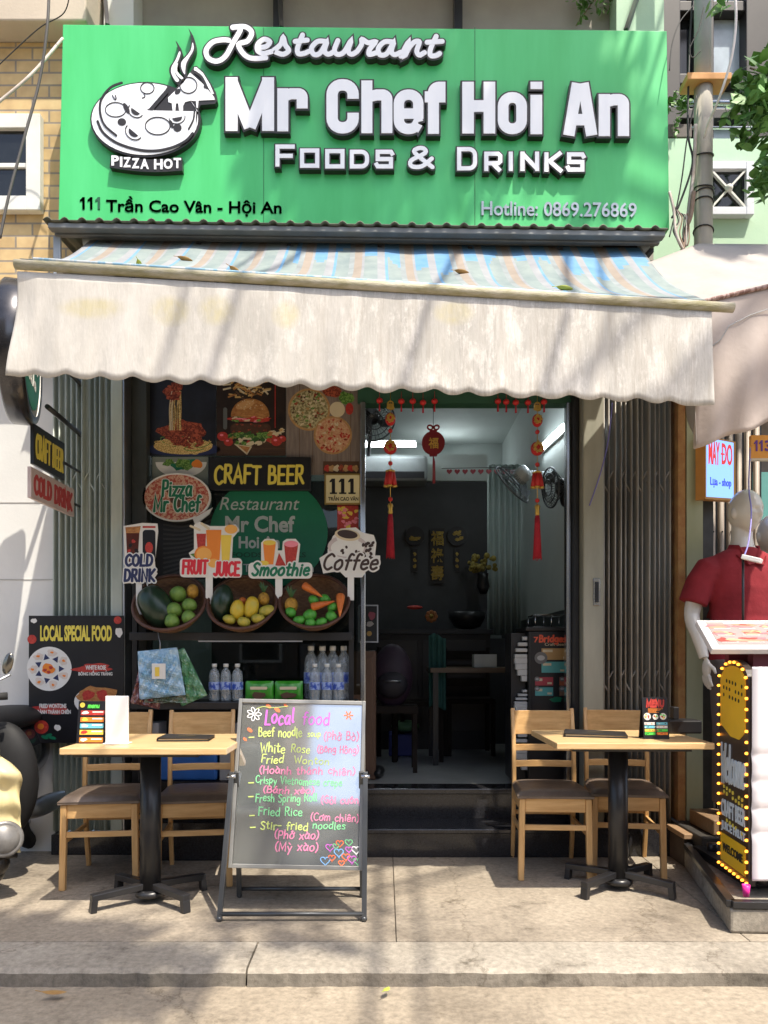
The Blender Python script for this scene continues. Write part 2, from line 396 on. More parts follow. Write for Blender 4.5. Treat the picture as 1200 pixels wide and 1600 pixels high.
# ================================================================ material library
def concrete(name, c1, c2, c3, rough=.85):
    m = bpy.data.materials.new(name); m.use_nodes = True; N = m.node_tree.nodes; L = m.node_tree.links
    p = N['Principled BSDF']; p.inputs['Roughness'].default_value = rough; p.inputs['Specular IOR Level'].default_value = .25
    tc = N.new('ShaderNodeTexCoord')
    def nz(s, d, r=.6):
        n = N.new('ShaderNodeTexNoise'); n.inputs['Scale'].default_value = s; n.inputs['Detail'].default_value = d; n.inputs['Roughness'].default_value = r
        L.new(tc.outputs['Object'], n.inputs[0]); return n
    n1 = nz(1.7, 6); n2 = nz(38, 5, .7); n3 = nz(9, 6, .7)
    r1 = N.new('ShaderNodeValToRGB'); r1.color_ramp.elements[0].position = .34; r1.color_ramp.elements[1].position = .66
    r1.color_ramp.elements[0].color = (*c1, 1); r1.color_ramp.elements[1].color = (*c2, 1); L.new(n1.outputs[0], r1.inputs[0])
    r2 = N.new('ShaderNodeValToRGB'); r2.color_ramp.elements[0].position = .56; r2.color_ramp.elements[1].position = .78
    r2.color_ramp.elements[0].color = (0,0,0,1); r2.color_ramp.elements[1].color = (.75,.75,.75,1); L.new(n3.outputs[0], r2.inputs[0])
    mx = N.new('ShaderNodeMixRGB'); mx.inputs[2].default_value = (*c3, 1); L.new(r2.outputs[0], mx.inputs[0]); L.new(r1.outputs[0], mx.inputs[1])
    mu = N.new('ShaderNodeMixRGB'); mu.blend_type = 'MULTIPLY'; mu.inputs[0].default_value = 1
    r3 = N.new('ShaderNodeValToRGB'); r3.color_ramp.elements[0].color = (.7,.7,.7,1); r3.color_ramp.elements[1].color = (1.22,1.22,1.22,1)
    r3.color_ramp.elements[0].position = .3; r3.color_ramp.elements[1].position = .7
    L.new(n2.outputs[0], r3.inputs[0]); L.new(mx.outputs[0], mu.inputs[1]); L.new(r3.outputs[0], mu.inputs[2])
    n4 = nz(.55, 8, .72); n5 = nz(4.5, 7, .75)
    r4 = N.new('ShaderNodeValToRGB'); r4.color_ramp.elements[0].position = .50; r4.color_ramp.elements[1].position = .66; r4.color_ramp.elements[0].color = (1,1,1,1); r4.color_ramp.elements[1].color = (.58,.57,.57,1); L.new(n4.outputs[0], r4.inputs[0])
    r5 = N.new('ShaderNodeValToRGB'); r5.color_ramp.elements[0].position = .58; r5.color_ramp.elements[1].position = .70; r5.color_ramp.elements[0].color = (1,1,1,1); r5.color_ramp.elements[1].color = (.62,.60,.57,1); L.new(n5.outputs[0], r5.inputs[0])
    vo = N.new('ShaderNodeTexVoronoi'); vo.feature = 'DISTANCE_TO_EDGE'; vo.inputs['Scale'].default_value = .48
    wv = N.new('ShaderNodeMixRGB'); wv.blend_type = 'ADD'; wv.inputs[0].default_value = .22; L.new(tc.outputs['Object'], wv.inputs[1]); L.new(n3.outputs[1], wv.inputs[2]); L.new(wv.outputs[0], vo.inputs[0])
    r6 = N.new('ShaderNodeValToRGB'); r6.color_ramp.elements[0].position = .0; r6.color_ramp.elements[1].position = .0035; r6.color_ramp.elements[0].color = (.66,.64,.61,1); r6.color_ramp.elements[1].color = (1,1,1,1); L.new(vo.outputs[0], r6.inputs[0])
    last = mu.outputs[0]
    for r_ in (r4, r5, r6):
        q = N.new('ShaderNodeMixRGB'); q.blend_type = 'MULTIPLY'; q.inputs[0].default_value = 1; L.new(last, q.inputs[1]); L.new(r_.outputs[0], q.inputs[2]); last = q.outputs[0]
    L.new(last, p.inputs['Base Color'])
    bp = N.new('ShaderNodeBump'); bp.inputs['Strength'].default_value = .5; bp.inputs['Distance'].default_value = .008
    ad = N.new('ShaderNodeMath'); ad.operation = 'ADD'; L.new(n2.outputs[0], ad.inputs[0]); L.new(n3.outputs[0], ad.inputs[1])
    L.new(ad.outputs[0], bp.inputs['Height']); L.new(bp.outputs[0], p.inputs['Normal'])
    MATS[name] = m; return m
def brick_mat(name, c1, c2, mortar, w, h):
    m = bpy.data.materials.new(name); m.use_nodes = True; N = m.node_tree.nodes; L = m.node_tree.links
    p = N['Principled BSDF']; p.inputs['Roughness'].default_value = .8
    tc = N.new('ShaderNodeTexCoord'); sp = N.new('ShaderNodeSeparateXYZ'); cb = N.new('ShaderNodeCombineXYZ')
    L.new(tc.outputs['Object'], sp.inputs[0]); L.new(sp.outputs[0], cb.inputs[0]); L.new(sp.outputs[2], cb.inputs[1])
    b = N.new('ShaderNodeTexBrick'); b.inputs['Scale'].default_value = 1; b.inputs['Brick Width'].default_value = w; b.inputs['Row Height'].default_value = h
    b.inputs['Mortar Size'].default_value = .006; b.inputs['Color1'].default_value = (*c1, 1); b.inputs['Color2'].default_value = (*c2, 1); b.inputs['Mortar'].default_value = (*mortar, 1)
    L.new(cb.outputs[0], b.inputs[0]); nz = N.new('ShaderNodeTexNoise'); nz.inputs['Scale'].default_value = 12; L.new(tc.outputs['Object'], nz.inputs[0])
    mu = N.new('ShaderNodeMixRGB'); mu.blend_type = 'OVERLAY'; mu.inputs[0].default_value = .35; L.new(b.outputs[0], mu.inputs[1]); L.new(nz.outputs[0], mu.inputs[2])
    L.new(mu.outputs[0], p.inputs['Base Color'])
    bp = N.new('ShaderNodeBump'); bp.inputs['Strength'].default_value = .5; bp.inputs['Distance'].default_value = .006; bp.invert = True
    L.new(b.outputs['Fac'], bp.inputs['Height']); L.new(bp.outputs[0], p.inputs['Normal'])
    MATS[name] = m; return m

m_pave = concrete('pavement concrete', (.285,.242,.188), (.365,.315,.248), (.195,.168,.135))
m_kerb = concrete('kerb concrete', (.29,.258,.21), (.375,.338,.28), (.165,.15,.125))
m_road = concrete('road concrete', (.29,.243,.182), (.37,.315,.24), (.20,.17,.13))
m_brick = brick_mat('ochre brick', (.50,.35,.165), (.60,.44,.23), (.27,.23,.18), .20, .075)
m_beige = mat('beige render', (.52,.45,.36), .85, scale=2, var=.12, bump=.1)
m_whitew = mat('white render', (.66,.66,.64), .8, scale=1.6, var=.08, bump=.08)
m_green_wall = mat('pale green render', (.40,.60,.44), .8, c2=(.50,.68,.50), scale=2.0, bump=.08)
m_yg_wall = mat('yellow green render', (.36,.39,.25), .8, c2=(.46,.48,.33), scale=3, stretch=(2,2,.6), bump=.08)
m_grey_conc = mat('grey upper concrete', (.33,.30,.27), .9, c2=(.42,.39,.35), scale=2.5, bump=.1)
m_black = flat('black paint', (.014,.014,.016), .4, var=.3)
m_blackm = flat('black satin metal', (.02,.02,.022), .32, var=.3, bump=.03)
m_granite = mat('black granite', (.012,.012,.014), .16, c2=(.035,.035,.04), scale=120, spec=.6)
m_chrome = mat('brushed steel', (.55,.56,.58), .22, 1.0, scale=20, var=.1, stretch=(1,1,.1))
m_steel = mat('dull steel', (.42,.43,.45), .4, 1.0, var=.15)
m_galv = mat('galvanised grey', (.38,.40,.40), .45, .6, var=.18, scale=5)
m_rust = mat('rusty metal', (.30,.13,.05), .85, c2=(.45,.27,.10), scale=14, bump=.2)
m_glass = glass_mat('clear glass'); m_glass_dim = glass_mat('tinted glass', (.55,.6,.58), 1.0)
m_dark_glass = mat('dark window glass', (.012,.014,.016), .06, spec=.6, var=.3)
m_white = flat('white paint', (.78,.78,.76), .4, var=.05)
m_wframe = mat('white wood frame', (.70,.70,.66), .5, var=.1, scale=8)
m_tile_floor = mat('grey floor tile', (.30,.31,.30), .25, c2=(.38,.39,.38), scale=3)
m_in_wall = mat('interior white wall', (.46,.51,.49), .8, var=.06, scale=2)
m_in_dark = mat('interior charcoal wall', (.045,.047,.051), .7, var=.2, scale=3)
m_dado = mat('interior dark dado', (.045,.055,.055), .5, var=.2, scale=4)
m_shutter = mat('grey green shutter steel', (.40,.45,.40), .38, .1, c2=(.56,.61,.55), scale=7, stretch=(1,1,.35))
m_shutter2 = mat('grimy dark shutter steel', (.20,.18,.155), .38, .1, c2=(.50,.47,.41), scale=6, stretch=(1.5,1.5,.25), detail=7)
m_post = mat('cream steel post', (.27,.27,.215), .5, .1, c2=(.37,.36,.29), scale=5, stretch=(2,2,.4), detail=7)

# ================================================================ ground
GND = [(-400, 400)]
mb = MB(); mb.grid(lambda u, v: ((u-.5)*900, -450 + v*452.78, -0.062), 60, 60); o = mb.build('road', m_road, loc=(0,0,-.062)); tag(o, kind='structure')
# kerb stones laid in four lengths with open joints
mb = MB(); ys = 2.77
xs = [-60, -9.2, -3.05, -0.512, 1.66, 5.2, 60]
for a, b in zip(xs, xs[1:]):
    n = max(2, int((b-a)/.05)) if b-a < 7 else 4; rr = random.Random(int(a*100))
    prof = []
    for i in range(n+1):
        x = a + .004 + (b-a-.008)*i/n; w = rr.uniform(-.006,.006); prof.append((x, w))
    rows = []
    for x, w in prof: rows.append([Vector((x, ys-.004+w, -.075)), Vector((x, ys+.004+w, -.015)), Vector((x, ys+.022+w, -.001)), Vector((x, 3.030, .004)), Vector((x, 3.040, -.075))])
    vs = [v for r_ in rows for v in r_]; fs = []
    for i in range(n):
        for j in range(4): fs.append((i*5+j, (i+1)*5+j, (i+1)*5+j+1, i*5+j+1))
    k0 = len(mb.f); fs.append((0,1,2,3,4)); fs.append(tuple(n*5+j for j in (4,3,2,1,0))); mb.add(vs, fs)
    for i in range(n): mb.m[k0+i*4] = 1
o = mb.build('kerb', [m_kerb, concrete('kerb face dirt and shade', (.15,.135,.11), (.25,.22,.18), (.10,.09,.075))], loc=(0,2.9,0)); tag(o, kind='structure')  # stains and shade are both put into the darker colour of the street face
mb = MB()
cuts = [-60, -2.9, 0.05, 1.5, 60]; rows_y = [3.052, 3.78, 5.3]
for a, b in zip(cuts, cuts[1:]):
    for c, d in zip(rows_y, rows_y[1:]): mb.box((a+.0015, c+.0015, -.1), (b-.0015, d-.0015, 0))
mb.box((-60, 3.05, -.12), (60, 5.3, -.012))
o = mb.build('pavement', m_pave, loc=(0,3.6,0), bevel=.004); tag(o, kind='structure')
# ground behind the houses reaching the horizon
mb = MB(); mb.box((-450, 9.6, -.3), (450, 450, -.07)); mb.box((-60,5.3,-.3),(60,9.6,-.02)); tag(mb.build('ground', m_road, loc=(0,20,-.07)), kind='structure')

# ================================================================ the restaurant building
bld = thing('shop_house', 'narrow shop house of the restaurant with an open glass front and black granite steps', 'building', (0, 4.6, 0))
FL = .34
mb = MB(); mb.box((-1.80, 4.62, 2.98), (1.70, 4.80, 3.62)); mb.box((-1.80, 4.70, 3.62), (1.70, 4.86, 8.8)); mb.build('upper_wall', m_grey_conc, bld)
mb = MB(); mb.box((1.42, 4.55, 4.0), (1.71, 4.69, 6.2)); mb.build('pillar', m_green_wall, bld)
mb = MB(); mb.box((-1.50, 3.96, 5.50), (1.41, 4.695, 5.64)); mb.build('balcony_slab', m_grey_conc, bld, bevel=.01)
for bx_ in (-.66, .46):
    mb = MB(); mb.box((bx_-.025, 4.60, 4.5), (bx_+.025, 4.69, 5.498)); mb.build('wall_strut', m_blackm, bld)
mb = MB(); mb.box((-1.70, 4.52, 4.0), (-1.52, 4.69, 6.2)); mb.build('pillar', m_whitew, bld)
mb = MB(); mb.box((-.16, 4.52, 2.70), (1.23, 4.615, 2.97)); mb.build('lintel', flat('dark green paint', (.03,.10,.06), .5), bld)
mb = MB(); mb.box((-1.82, 4.42, 2.98), (1.82, 4.615, 3.30)); mb.build('shutter_box', m_galv, bld, bevel=.01)
# room
mb = MB(); mb.box((-1.72, 4.63, .2), (1.72, 10.0, FL)); mb.build('interior_floor', m_tile_floor, bld)
mb = MB(); mb.box((-1.72, 4.87, 3.5), (1.72, 10.0, 3.62)); mb.build('ceiling', m_in_wall, bld)
mb = MB(); mb.box((1.30, 4.81, 1.50), (1.42, 8.2, 3.5)); mb.build('side_wall', m_in_wall, bld)
mb = MB(); mb.box((-1.72, 4.81, FL), (-1.62, 8.2, 3.5)); mb.build('side_wall', m_in_wall, bld)
mb = MB(); mb.box((1.296, 4.81, FL), (1.42, 8.2, 1.497)); mb.build('wall_dado', m_dado, bld)
mb = MB(); mb.box((-1.62, 8.2, FL), (1.42, 8.3, 3.5)); mb.build('back_wall', m_in_wall, bld)
mb = MB(); mb.box((-1.62, 7.0, FL), (.97, 7.08, 2.80)); mb.box((.97,7.0,FL),(1.296,7.08,1.33)); mb.build('partition', m_in_dark, bld)
# steps
mb = MB(); mb.box((-.30, 4.31, 0), (1.42, 4.62, .165)); mb.box((-.30, 4.295, .14), (1.42, 4.31, .168)); mb.build('lower_step', m_granite, bld, bevel=.006)
mb = MB(); mb.box((-.30, 4.622, .0), (1.42, 4.80, FL+.004)); mb.box((-.30, 4.605, .31), (1.42, 4.622, FL+.006)); mb.build('upper_step', m_granite, bld, bevel=.006)
mb = MB(); mb.box((1.422, 4.33, 0), (1.727, 4.6, .165)); mb.build('plinth', m_granite, bld, bevel=.006)
mb = MB(); mb.box((-1.95,4.36,0),(-1.46,4.6,.12)); mb.build('plinth', m_granite, bld, bevel=.006)
# door jambs and window frame
mb = MB(); mb.box((1.102, 4.50, .345), (1.131, 4.56, 2.70)); mb.build('door_jamb', m_chrome, bld, bevel=.004)
mb = MB(); mb.box((-.142, 4.49, .345), (-.112, 4.53, 2.70)); mb.build('door_jamb', m_chrome, bld, bevel=.004)
mb = MB(); mb.box((1.133, 4.44, .168), (1.164, 4.60, 2.98)); mb.box((1.1645, 4.47, .168), (1.295, 4.60, 2.98)); mb.build('door_post', m_black, bld, bevel=.004)
mb = MB(); mb.box((-1.515, 4.47, .02), (-1.425, 4.60, 2.98)); mb.build('window_post', mat('dark grey post', (.045,.05,.048), .4, var=.2), bld, bevel=.004)
mb = MB(); mb.box((-1.42, 4.545, .93), (-.145, 4.553, 2.95)); mb.build('window_pane', m_glass_dim, bld)
mb = MB(); mb.box((1.166, 4.36, .168), (1.288, 4.468, 2.98)); lp = mb.build('shutter_post', m_post, bld, bevel=.008)
mb = MB(); mb.box((1.243-.020, 4.352, 1.46), (1.243+.020, 4.3605, 1.62)); mb.box((1.243-.011, 4.347, 1.48), (1.243+.011, 4.3525, 1.60), 1); mb.build('latch', [m_chrome, m_blackm], lp, bevel=.005)
mb = MB(); mb.box((-1.53, 4.36, .125), (-1.517, 4.50, 2.98)); mb.box((-1.60,4.36,.125),(-1.532,4.46,2.98),1); lp = mb.build('shutter_post', [m_steel, m_shutter], bld, bevel=.005)
# folded accordion shutters: upright U channels standing side by side
def shutter(x0, x1, n, y0, m, zlo, nm='folding_shutter', lab=None):
    f = MB(); w = (x1-x0)/n; rr = random.Random(n)
    for i in range(n):
        xa = x0 + w*i; dy = rr.uniform(-.015,.02); k = rr.uniform(.55,.75)
        f.box((xa, y0+dy, zlo), (xa+w*.22, y0+.10+dy, 2.975))
        f.box((xa+w*.22, y0+.045+dy, zlo), (xa+w*(.22+k*.6), y0+.055+dy, 2.97))
        f.tube([(xa+w*.11, y0+dy-.006, zlo+.01), (xa+w*.11, y0+dy-.006, 2.96)], w*.13, 6)
    for z in (1.02, 2.2):
        for i in range(n-1):
            xa = x0 + w*i; f.bar((xa, y0+.02, z), (xa+w, y0+.02, z+.06*(1 if i % 2 else -1)), .018, .006, 1)
    o = f.build(nm, [m, m], bld)
    if lab: o['label'] = lab
    return o
shutter(-1.955, -1.61, 10, 4.40, m_shutter, .125, lab='grey green folding shutter on the left')
shutter(1.292, 1.725, 13, 4.40, m_shutter2, .17, lab='grimy dark folding shutter on the right')
mb = MB(); mb.box((1.730, 4.38, .02), (1.772, 4.5, 2.98)); mb.build('rusty_channel', m_rust, bld)

# ================================================================ neighbours
nb = thing('brick_house', 'ochre brick house with a white framed window beyond the left end of the sign', 'building', (-2.7, 4.6, 0))
mb = MB(); mb.box((-4.5, 4.45, 3.36), (-1.82, 4.6, 4.83)); mb.build('brick_wall', m_brick, nb)
mb = MB(); mb.box((-4.5, 4.30, 4.835), (-1.72, 4.69, 6.4)); mb.build('balcony_slab', m_beige, nb, bevel=.01)
mb = MB(); mb.box((-4.5, 4.45, 0), (-1.965, 4.6, 2.95)); mb.build('lower_wall', m_whitew, nb)
mb = MB()
for z in (2.08, 1.62): mb.box((-4.5, 4.447, z), (-1.966, 4.4505, z+.006))
mb.build('wall_groove', flat('groove grey', (.45,.44,.42), .8), nb)
mb = MB(); mb.box((-4.5, 4.28, 2.955), (-1.9, 4.6, 3.19)); mb.build('fascia', flat('grey blue fascia', (.12,.13,.14), .5), nb)
mb = MB(); mb.box((-4.5, 4.33, 3.195), (-1.86, 4.449, 3.28), 0); mb.box((-4.5, 4.36, 3.285), (-1.86, 4.449, 3.355), 1); mb.build('ledge', [mat('orange painted ledge', (.55,.25,.06), .7), mat('cream ledge', (.6,.52,.36), .7)], nb, bevel=.008)
def frame_win(parent, x0, z0, x1, z1, y, t, pane, bars, fm, gm):
    f = MB()
    f.box((x0, y-.05, z0), (x0+t, y, z1)); f.box((x1-t, y-.05, z0), (x1, y, z1)); f.box((x0+t, y-.05, z0), (x1-t, y, z0+t)); f.box((x0+t, y-.05, z1-t), (x1-t, y, z1))
    for k in bars:
        z = z0 + (z1-z0)*k; f.box((x0+t, y-.035, z-.014), (x1-t, y-.005, z+.014))
    w = f.build('window_frame', fm, parent, bevel=.004)
    f = MB(); f.box((x0+t, y-.02, z0+t), (x1-t, y-.012, z1-t)); f.build('window_pane', gm, w)
    return w
frame_win(nb, -2.70, 3.80, -2.03, 4.37, 4.447, .085, None, (.48,), m_wframe, m_dark_glass)

gh = thing('green_house', 'pale green rendered house with a dark balcony door beyond the right end of the sign', 'building', (2.6, 4.9, 0))
mb = MB(); mb.box((1.72, 4.80, 2.98), (6, 5.0, 4.50)); mb.build('green_wall', m_green_wall, gh)
mb = MB(); mb.box((1.78, 4.38, 0), (1.875, 4.79, 2.97)); mb.build('corner_pillar', m_yg_wall, gh)
mb = MB(); mb.box((1.878, 4.66, 0), (2.06, 4.79, 2.97)); mb.build('dark_pillar', flat('dark grey pillar', (.07,.07,.07), .6, var=.3), gh)
mb = MB(); mb.box((2.5, 5.6, 0), (6, 5.7, 3.0)); mb.box((2.06,5.3,0),(2.52,5.5,2.97)); mb.build('shop_wall', mat('mauve grey render', (.30,.27,.27), .8), gh)
mb = MB(); mb.box((1.72, 5.0, 2.98), (6, 5.7, 3.1)); mb.box((1.72,5.25,4.5),(6,5.4,6.6)); mb.build('floor_slab', m_whitew, gh)
w = frame_win(gh, 2.04, 3.98, 2.36, 4.32, 4.797, .05, None, (), flat('lavender white frame', (.66,.68,.76), .5), m_dark_glass)
x = MB()
for s_ in (1, -1): x.bar((2.09, 4.765, 4.15 - s_*.12), (2.31, 4.765, 4.15 + s_*.12), .022, .012)
x.ell((2.2, 4.75, 4.15), .024); x.build('cross_bar', m_wframe, w)
# balcony door with dark frames
dk = flat('dark brown frame', (.022,.018,.017), .45, var=.3)
mb = MB()
for a, b in ((1.85, 2.03), (2.15, 2.26), (2.48, 2.78), (2.92, 3.06)): mb.box((a, 5.10, 4.40), (b, 5.24, 6.6))
for z in (4.86, 5.1, 5.6): mb.box((1.85, 5.12, z), (3.4, 5.2, z+.07))
d = mb.build('balcony_door', dk, gh, bevel=.006)
mb = MB(); mb.box((2.255, 5.20, 4.40), (2.485, 5.22, 6.6)); mb.box((2.775,5.2,4.4),(2.925,5.22,6.6)); mb.build('door_pane', mat('pale glass panel', (.45,.52,.58), .15, var=.2), d)
mb = MB(); mb.box((2.025, 5.20, 4.40), (2.155, 5.22, 6.6)); mb.build('dark_pane', m_dark_glass, d)
mb = MB()
mb.tube([(1.70, 4.86, 4.77), (4, 4.86, 4.77)], .020, 10); mb.tube([(1.70, 4.86, 4.61), (4, 4.86, 4.61)], .011, 8)
for xx in (1.75, 2.42, 3.3): mb.tube([(xx, 4.88, 4.5), (xx, 4.88, 4.78)], .01, 8)
mb.build('balcony_rail', m_chrome, gh)
# neighbour's folding shutter seen behind the dummies
f = MB()
for i in range(7):
    xa = 2.10 + i*.058; f.tube([(xa, 4.9, .1), (xa, 4.9, 2.9)], .021, 8); f.box((xa+.022, 4.905, .1), (xa+.037, 4.915, 2.9), 1)
    f.ell((xa, 4.878, 1.98), .006, 8, 6, 1)
f.build('folding_shutter', [mat('beige shutter steel', (.33,.28,.23), .5), m_blackm], gh)
mb = MB(); mb.box((2.45, 5.0, 1.75), (3.1, 5.05, 2.40)); mb.build('teal_panel', flat('teal panel', (.12,.34,.32), .5), gh)

# ================================================================ the big green sign
SK = 0.0118                      # the sign hangs slightly low at its right end
sg = thing('restaurant_sign', 'wide bright green restaurant sign with raised white letters and a pizza logo', 'sign', (0, 4.3, 3.6))
m_sgreen = mat('sign green sheet', (.050,.47,.135), .42, c2=(.082,.58,.20), scale=2.2, stretch=(2.5,1,.35), spec=.4, coat=.1, detail=8)
m_sface = mat('brushed white letter face', (.80,.82,.85), .25, .08, c2=(.90,.91,.92), scale=7, stretch=(1,1,.3), spec=.6)
m_sback = mat('brown black letter side', (.02,.017,.016), .35, var=.3)
d0 = 4.20
A, B_, C_, D_ = P(98,38,d0), P(1042,48,d0), P(1046,358,d0), P(91,345,d0)
mb = MB(); th = Vector((0,.13,0)); mb.add([A,B_,C_,D_,A+th,B_+th,C_+th,D_+th], [(0,1,2,3),(7,6,5,4),(0,4,5,1),(1,5,6,2),(2,6,7,3),(3,7,4,0)])
mb.build('panel', m_sgreen, sg, bevel=.004)
sp = front(d0, 0)
mb = MB()
for xx in (412, 742): mb.box(P(xx-.6, 356, d0)+Vector((0,-.0012,0)), P(xx+.6, 43, d0)+Vector((0,.002,0)))
mb.build('panel_seam', flat('seam green', (.02,.22,.07), .5), sg)
T0, TF = 0.0, .040
def letter(paths, w, grow=5.5, rnd=False, closed=(), tf=TF, nm='letter'):
    b = MB(); f = MB()
    for i, p in enumerate(paths):
        c = i in closed; ww = w[i] if isinstance(w, (list, tuple)) else w
        pb = p
        if not rnd and not c:
            a0 = Vector(p[0]); a1 = Vector(p[1]); z0 = Vector(p[-1]); z1 = Vector(p[-2])
            pb = [tuple(a0 + (a0-a1).normalized()*grow/2)] + list(p[1:-1]) + [tuple(z0 + (z0-z1).normalized()*grow/2)]
        b.stroke(sp, pb, ww+grow, .001, tf, 0, rnd, c); f.stroke(sp, p, ww, tf-.004, tf+.0035, 0, rnd, c)
    o = b.build(nm, m_sback, sg); f.build('letter_face', m_sface, o); return o
def zc(s): return [tuple(float(q) for q in t.split(',')) for t in s.split()]
# script word: centre lines in a 3x drawing of the word
def Rz(s, n=5): return [(310 + v.x/3, 40 + v.y/3) for v in crv([Vector(p) for p in zc(s)], n)]
for ps in (["168,40 205,44 170,110 135,172 95,196 55,182 45,145 75,108 120,97 150,99", "168,38 225,36 256,62 238,102 196,118 215,158 245,180 285,184 322,180"],
           ["283,132 322,128 340,106 314,94 286,116 284,146 310,160 352,150"], ["352,150 390,118 402,86 412,120 428,146 402,164 368,154"],
           ["492,74 470,130 472,160 498,160 522,150", "458,104 514,98"], ["600,104 562,104 534,134 544,164 574,158 604,108 594,148 612,164 640,150"],
           ["656,100 640,144 654,164 684,154 716,102 704,148 720,164 744,152"], ["744,152 766,118 768,94 796,110 830,106 804,140 802,164 836,156"],
           ["908,106 872,106 844,136 852,166 884,160 914,110 904,150 920,166 948,154"], ["948,172 984,106 968,168 986,134 1012,106 1034,108 1022,148 1034,168 1058,156"],
           ["1112,80 1086,138 1086,168 1110,170 1128,160", "1070,108 1140,104"]):
    letter([Rz(p) for p in ps], 7.6, 5.0, True)
# block word: boxes in photograph units, each glyph drawn in its own 0..1 box (y down)
def glyph(ch, x0, y0, x1, y1, t, grow=5, xh=0.0):
    W = x1-x0; H = y1-y0; h = t/2; ax, bx = x0+h, x1-h; ay, by = y0+h, y1-h
    def rr(pts): return [(v.x, v.y) for v in crv([Vector(p) for p in pts], 4)]
    r = min(W, H)*.30; c = []
    def arcp(cx, cy, a0, a1, rx=r, ry=r): return ell2(cx, cy, rx, ry, 6, 0, a0, a1)
    if ch == 'M': ps = [[(ax,y1),(ax,y0)],[(bx,y1),(bx,y0)],[(ax,y0+t*.35),((x0+x1)/2,y1-t*.3)],[(bx,y0+t*.35),((x0+x1)/2,y1-t*.3)]]
    elif ch == 'r': ps = [[(ax,y1),(ax,y0)],[(ax,ay+h*.5),(x0+W*.45,ay)] + arcp(bx-h*.7,ay+h*.7,-90,0,h*.7,h*.7) + [(bx,y0+H*.47)]]
    elif ch == 'C': ps = [[(bx,y0+H*.36),(bx,ay+r)] + arcp(bx-r,ay+r,0,-90) + arcp(ax+r,ay+r,-90,-180) + arcp(ax+r,by-r,180,90) + arcp(bx-r,by-r,90,0) + [(bx,y0+H*.62)]]
    elif ch == 'h': ps = [[(ax,y1),(ax,y0)],[(ax,y0+H*xh+h*1.4),(x0+W*.5,y0+H*xh+h)] + arcp(bx-h*.8,y0+H*xh+h*1.8,-90,0,h*.8,h*.8) + [(bx,y1)]]
    elif ch == 'n': ps = [[(ax,y1),(ax,y0)],[(ax,ay+h*.4),(x0+W*.5,ay)] + arcp(bx-h*.8,ay+h*.8,-90,0,h*.8,h*.8) + [(bx,y1)]]
    elif ch == 'e': ps = [[(ax+h,y0+H*.54),(bx,y0+H*.54),(bx,ay+r)] + arcp(bx-r,ay+r,0,-90) + arcp(ax+r,ay+r,-90,-180) + arcp(ax+r,by-r,180,90) + arcp(bx-r,by-r,90,10) + [(bx,y0+H*.73)]]
    elif ch == 'f': ps = [[(x0+W*.42,y1),(x0+W*.42,ay+h)] + arcp(x0+W*.42+h,ay+h,180,270,h,h) + [(x1,ay)],[(x0,y0+H*.29),(x1,y0+H*.29)]]
    elif ch == 'H': ps = [[(ax,y1),(ax,y0)],[(bx,y1),(bx,y0)],[(ax,y0+H*.47),(bx,y0+H*.47)]]
    elif ch == 'o': ps = [arcp(bx-r,ay+r,0,-90) + arcp(ax+r,ay+r,-90,-180) + arcp(ax+r,by-r,180,90) + arcp(bx-r,by-r,90,0)]; c = (0,)
    elif ch == 'i': ps = [[((x0+x1)/2,y1),((x0+x1)/2,y0+H*xh)],[((x0+x1)/2,y0+H*.14),((x0+x1)/2,y0)]]
    elif ch == 'A': ps = [[(ax,y1),(x0+W*.42,y0)],[(bx,y1),(x0+W*.58,y0)],[(x0+W*.25,y0+H*.70),(x0+W*.75,y0+H*.70)]]
    elif ch == 'F': ps = [[(ax,y1),(ax,y0)],[(x0,ay),(x1,ay)],[(x0,y0+H*.52),(x0+W*.9,y0+H*.52)]]
    elif ch == 'O': ps = [[(ax,ay),(bx,ay),(bx,by),(ax,by)]]; c = (0,)
    elif ch == 'D': ps = [[(ax,ay),(bx-r,ay)] + arcp(bx-r,ay+r,-90,0) + arcp(bx-r,by-r,0,90) + [(ax,by)]]; c = (0,)
    elif ch == 'S': ps = [[(x1,y0+H*.3),(bx,ay),(ax,ay),(ax,(y0+y1)/2),(bx,(y0+y1)/2),(bx,by),(ax,by),(x0,y1-H*.3)]]
    elif ch == 'R': ps = [[(ax,y1),(ax,ay),(bx-h,ay),(bx,ay+h),(bx,y0+H*.5),(bx-h,y0+H*.6),(ax,y0+H*.6)],[(x0+W*.45,y0+H*.6),(bx,y1)]]
    elif ch == 'I': ps = [[((x0+x1)/2,y1),((x0+x1)/2,y0)]]
    elif ch == 'N': ps = [[(ax,y1),(ax,y0)],[(bx,y1),(bx,y0)],[(ax,y0+h),(bx,y1-h)]]
    elif ch == 'K': ps = [[(ax,y1),(ax,y0)],[(x1-1,y0),(ax+h,(y0+y1)/2)],[(ax+h*2,(y0+y1)/2),(x1,y1)]]
    elif ch == '&': ps = [rr([(x1,y1-2),(x0+W*.25,y0+H*.3),(x0+W*.35,ay),(x0+W*.62,ay),(x0+W*.68,y0+H*.3),(ax,y0+H*.64),(ax+1,by),(x0+W*.55,by),(x1-1,y0+H*.55)])]
    letter(ps, t, grow, ch == '&', c)
for ch, a, b, c, d, t, xh in (('M',355,130,430,213,18.5,0),('r',435,147,482,213.5,17,0),('C',511,133,561,217,17.5,0),('h',565,135,613,216.5,17,.17),('e',615,149,661,218,16,0),('f',663,137,695,217.5,17,0),
                        ('H',721,137,772,217,18,0),('o',776,153,821,218,16.5,0),('i',826,137,845,218,18,.25),('A',877,139,930,220,17.5,0),('n',932,156,979,221,17.5,0)):
    glyph(ch, a, b, c, d, t, 5.5, xh)
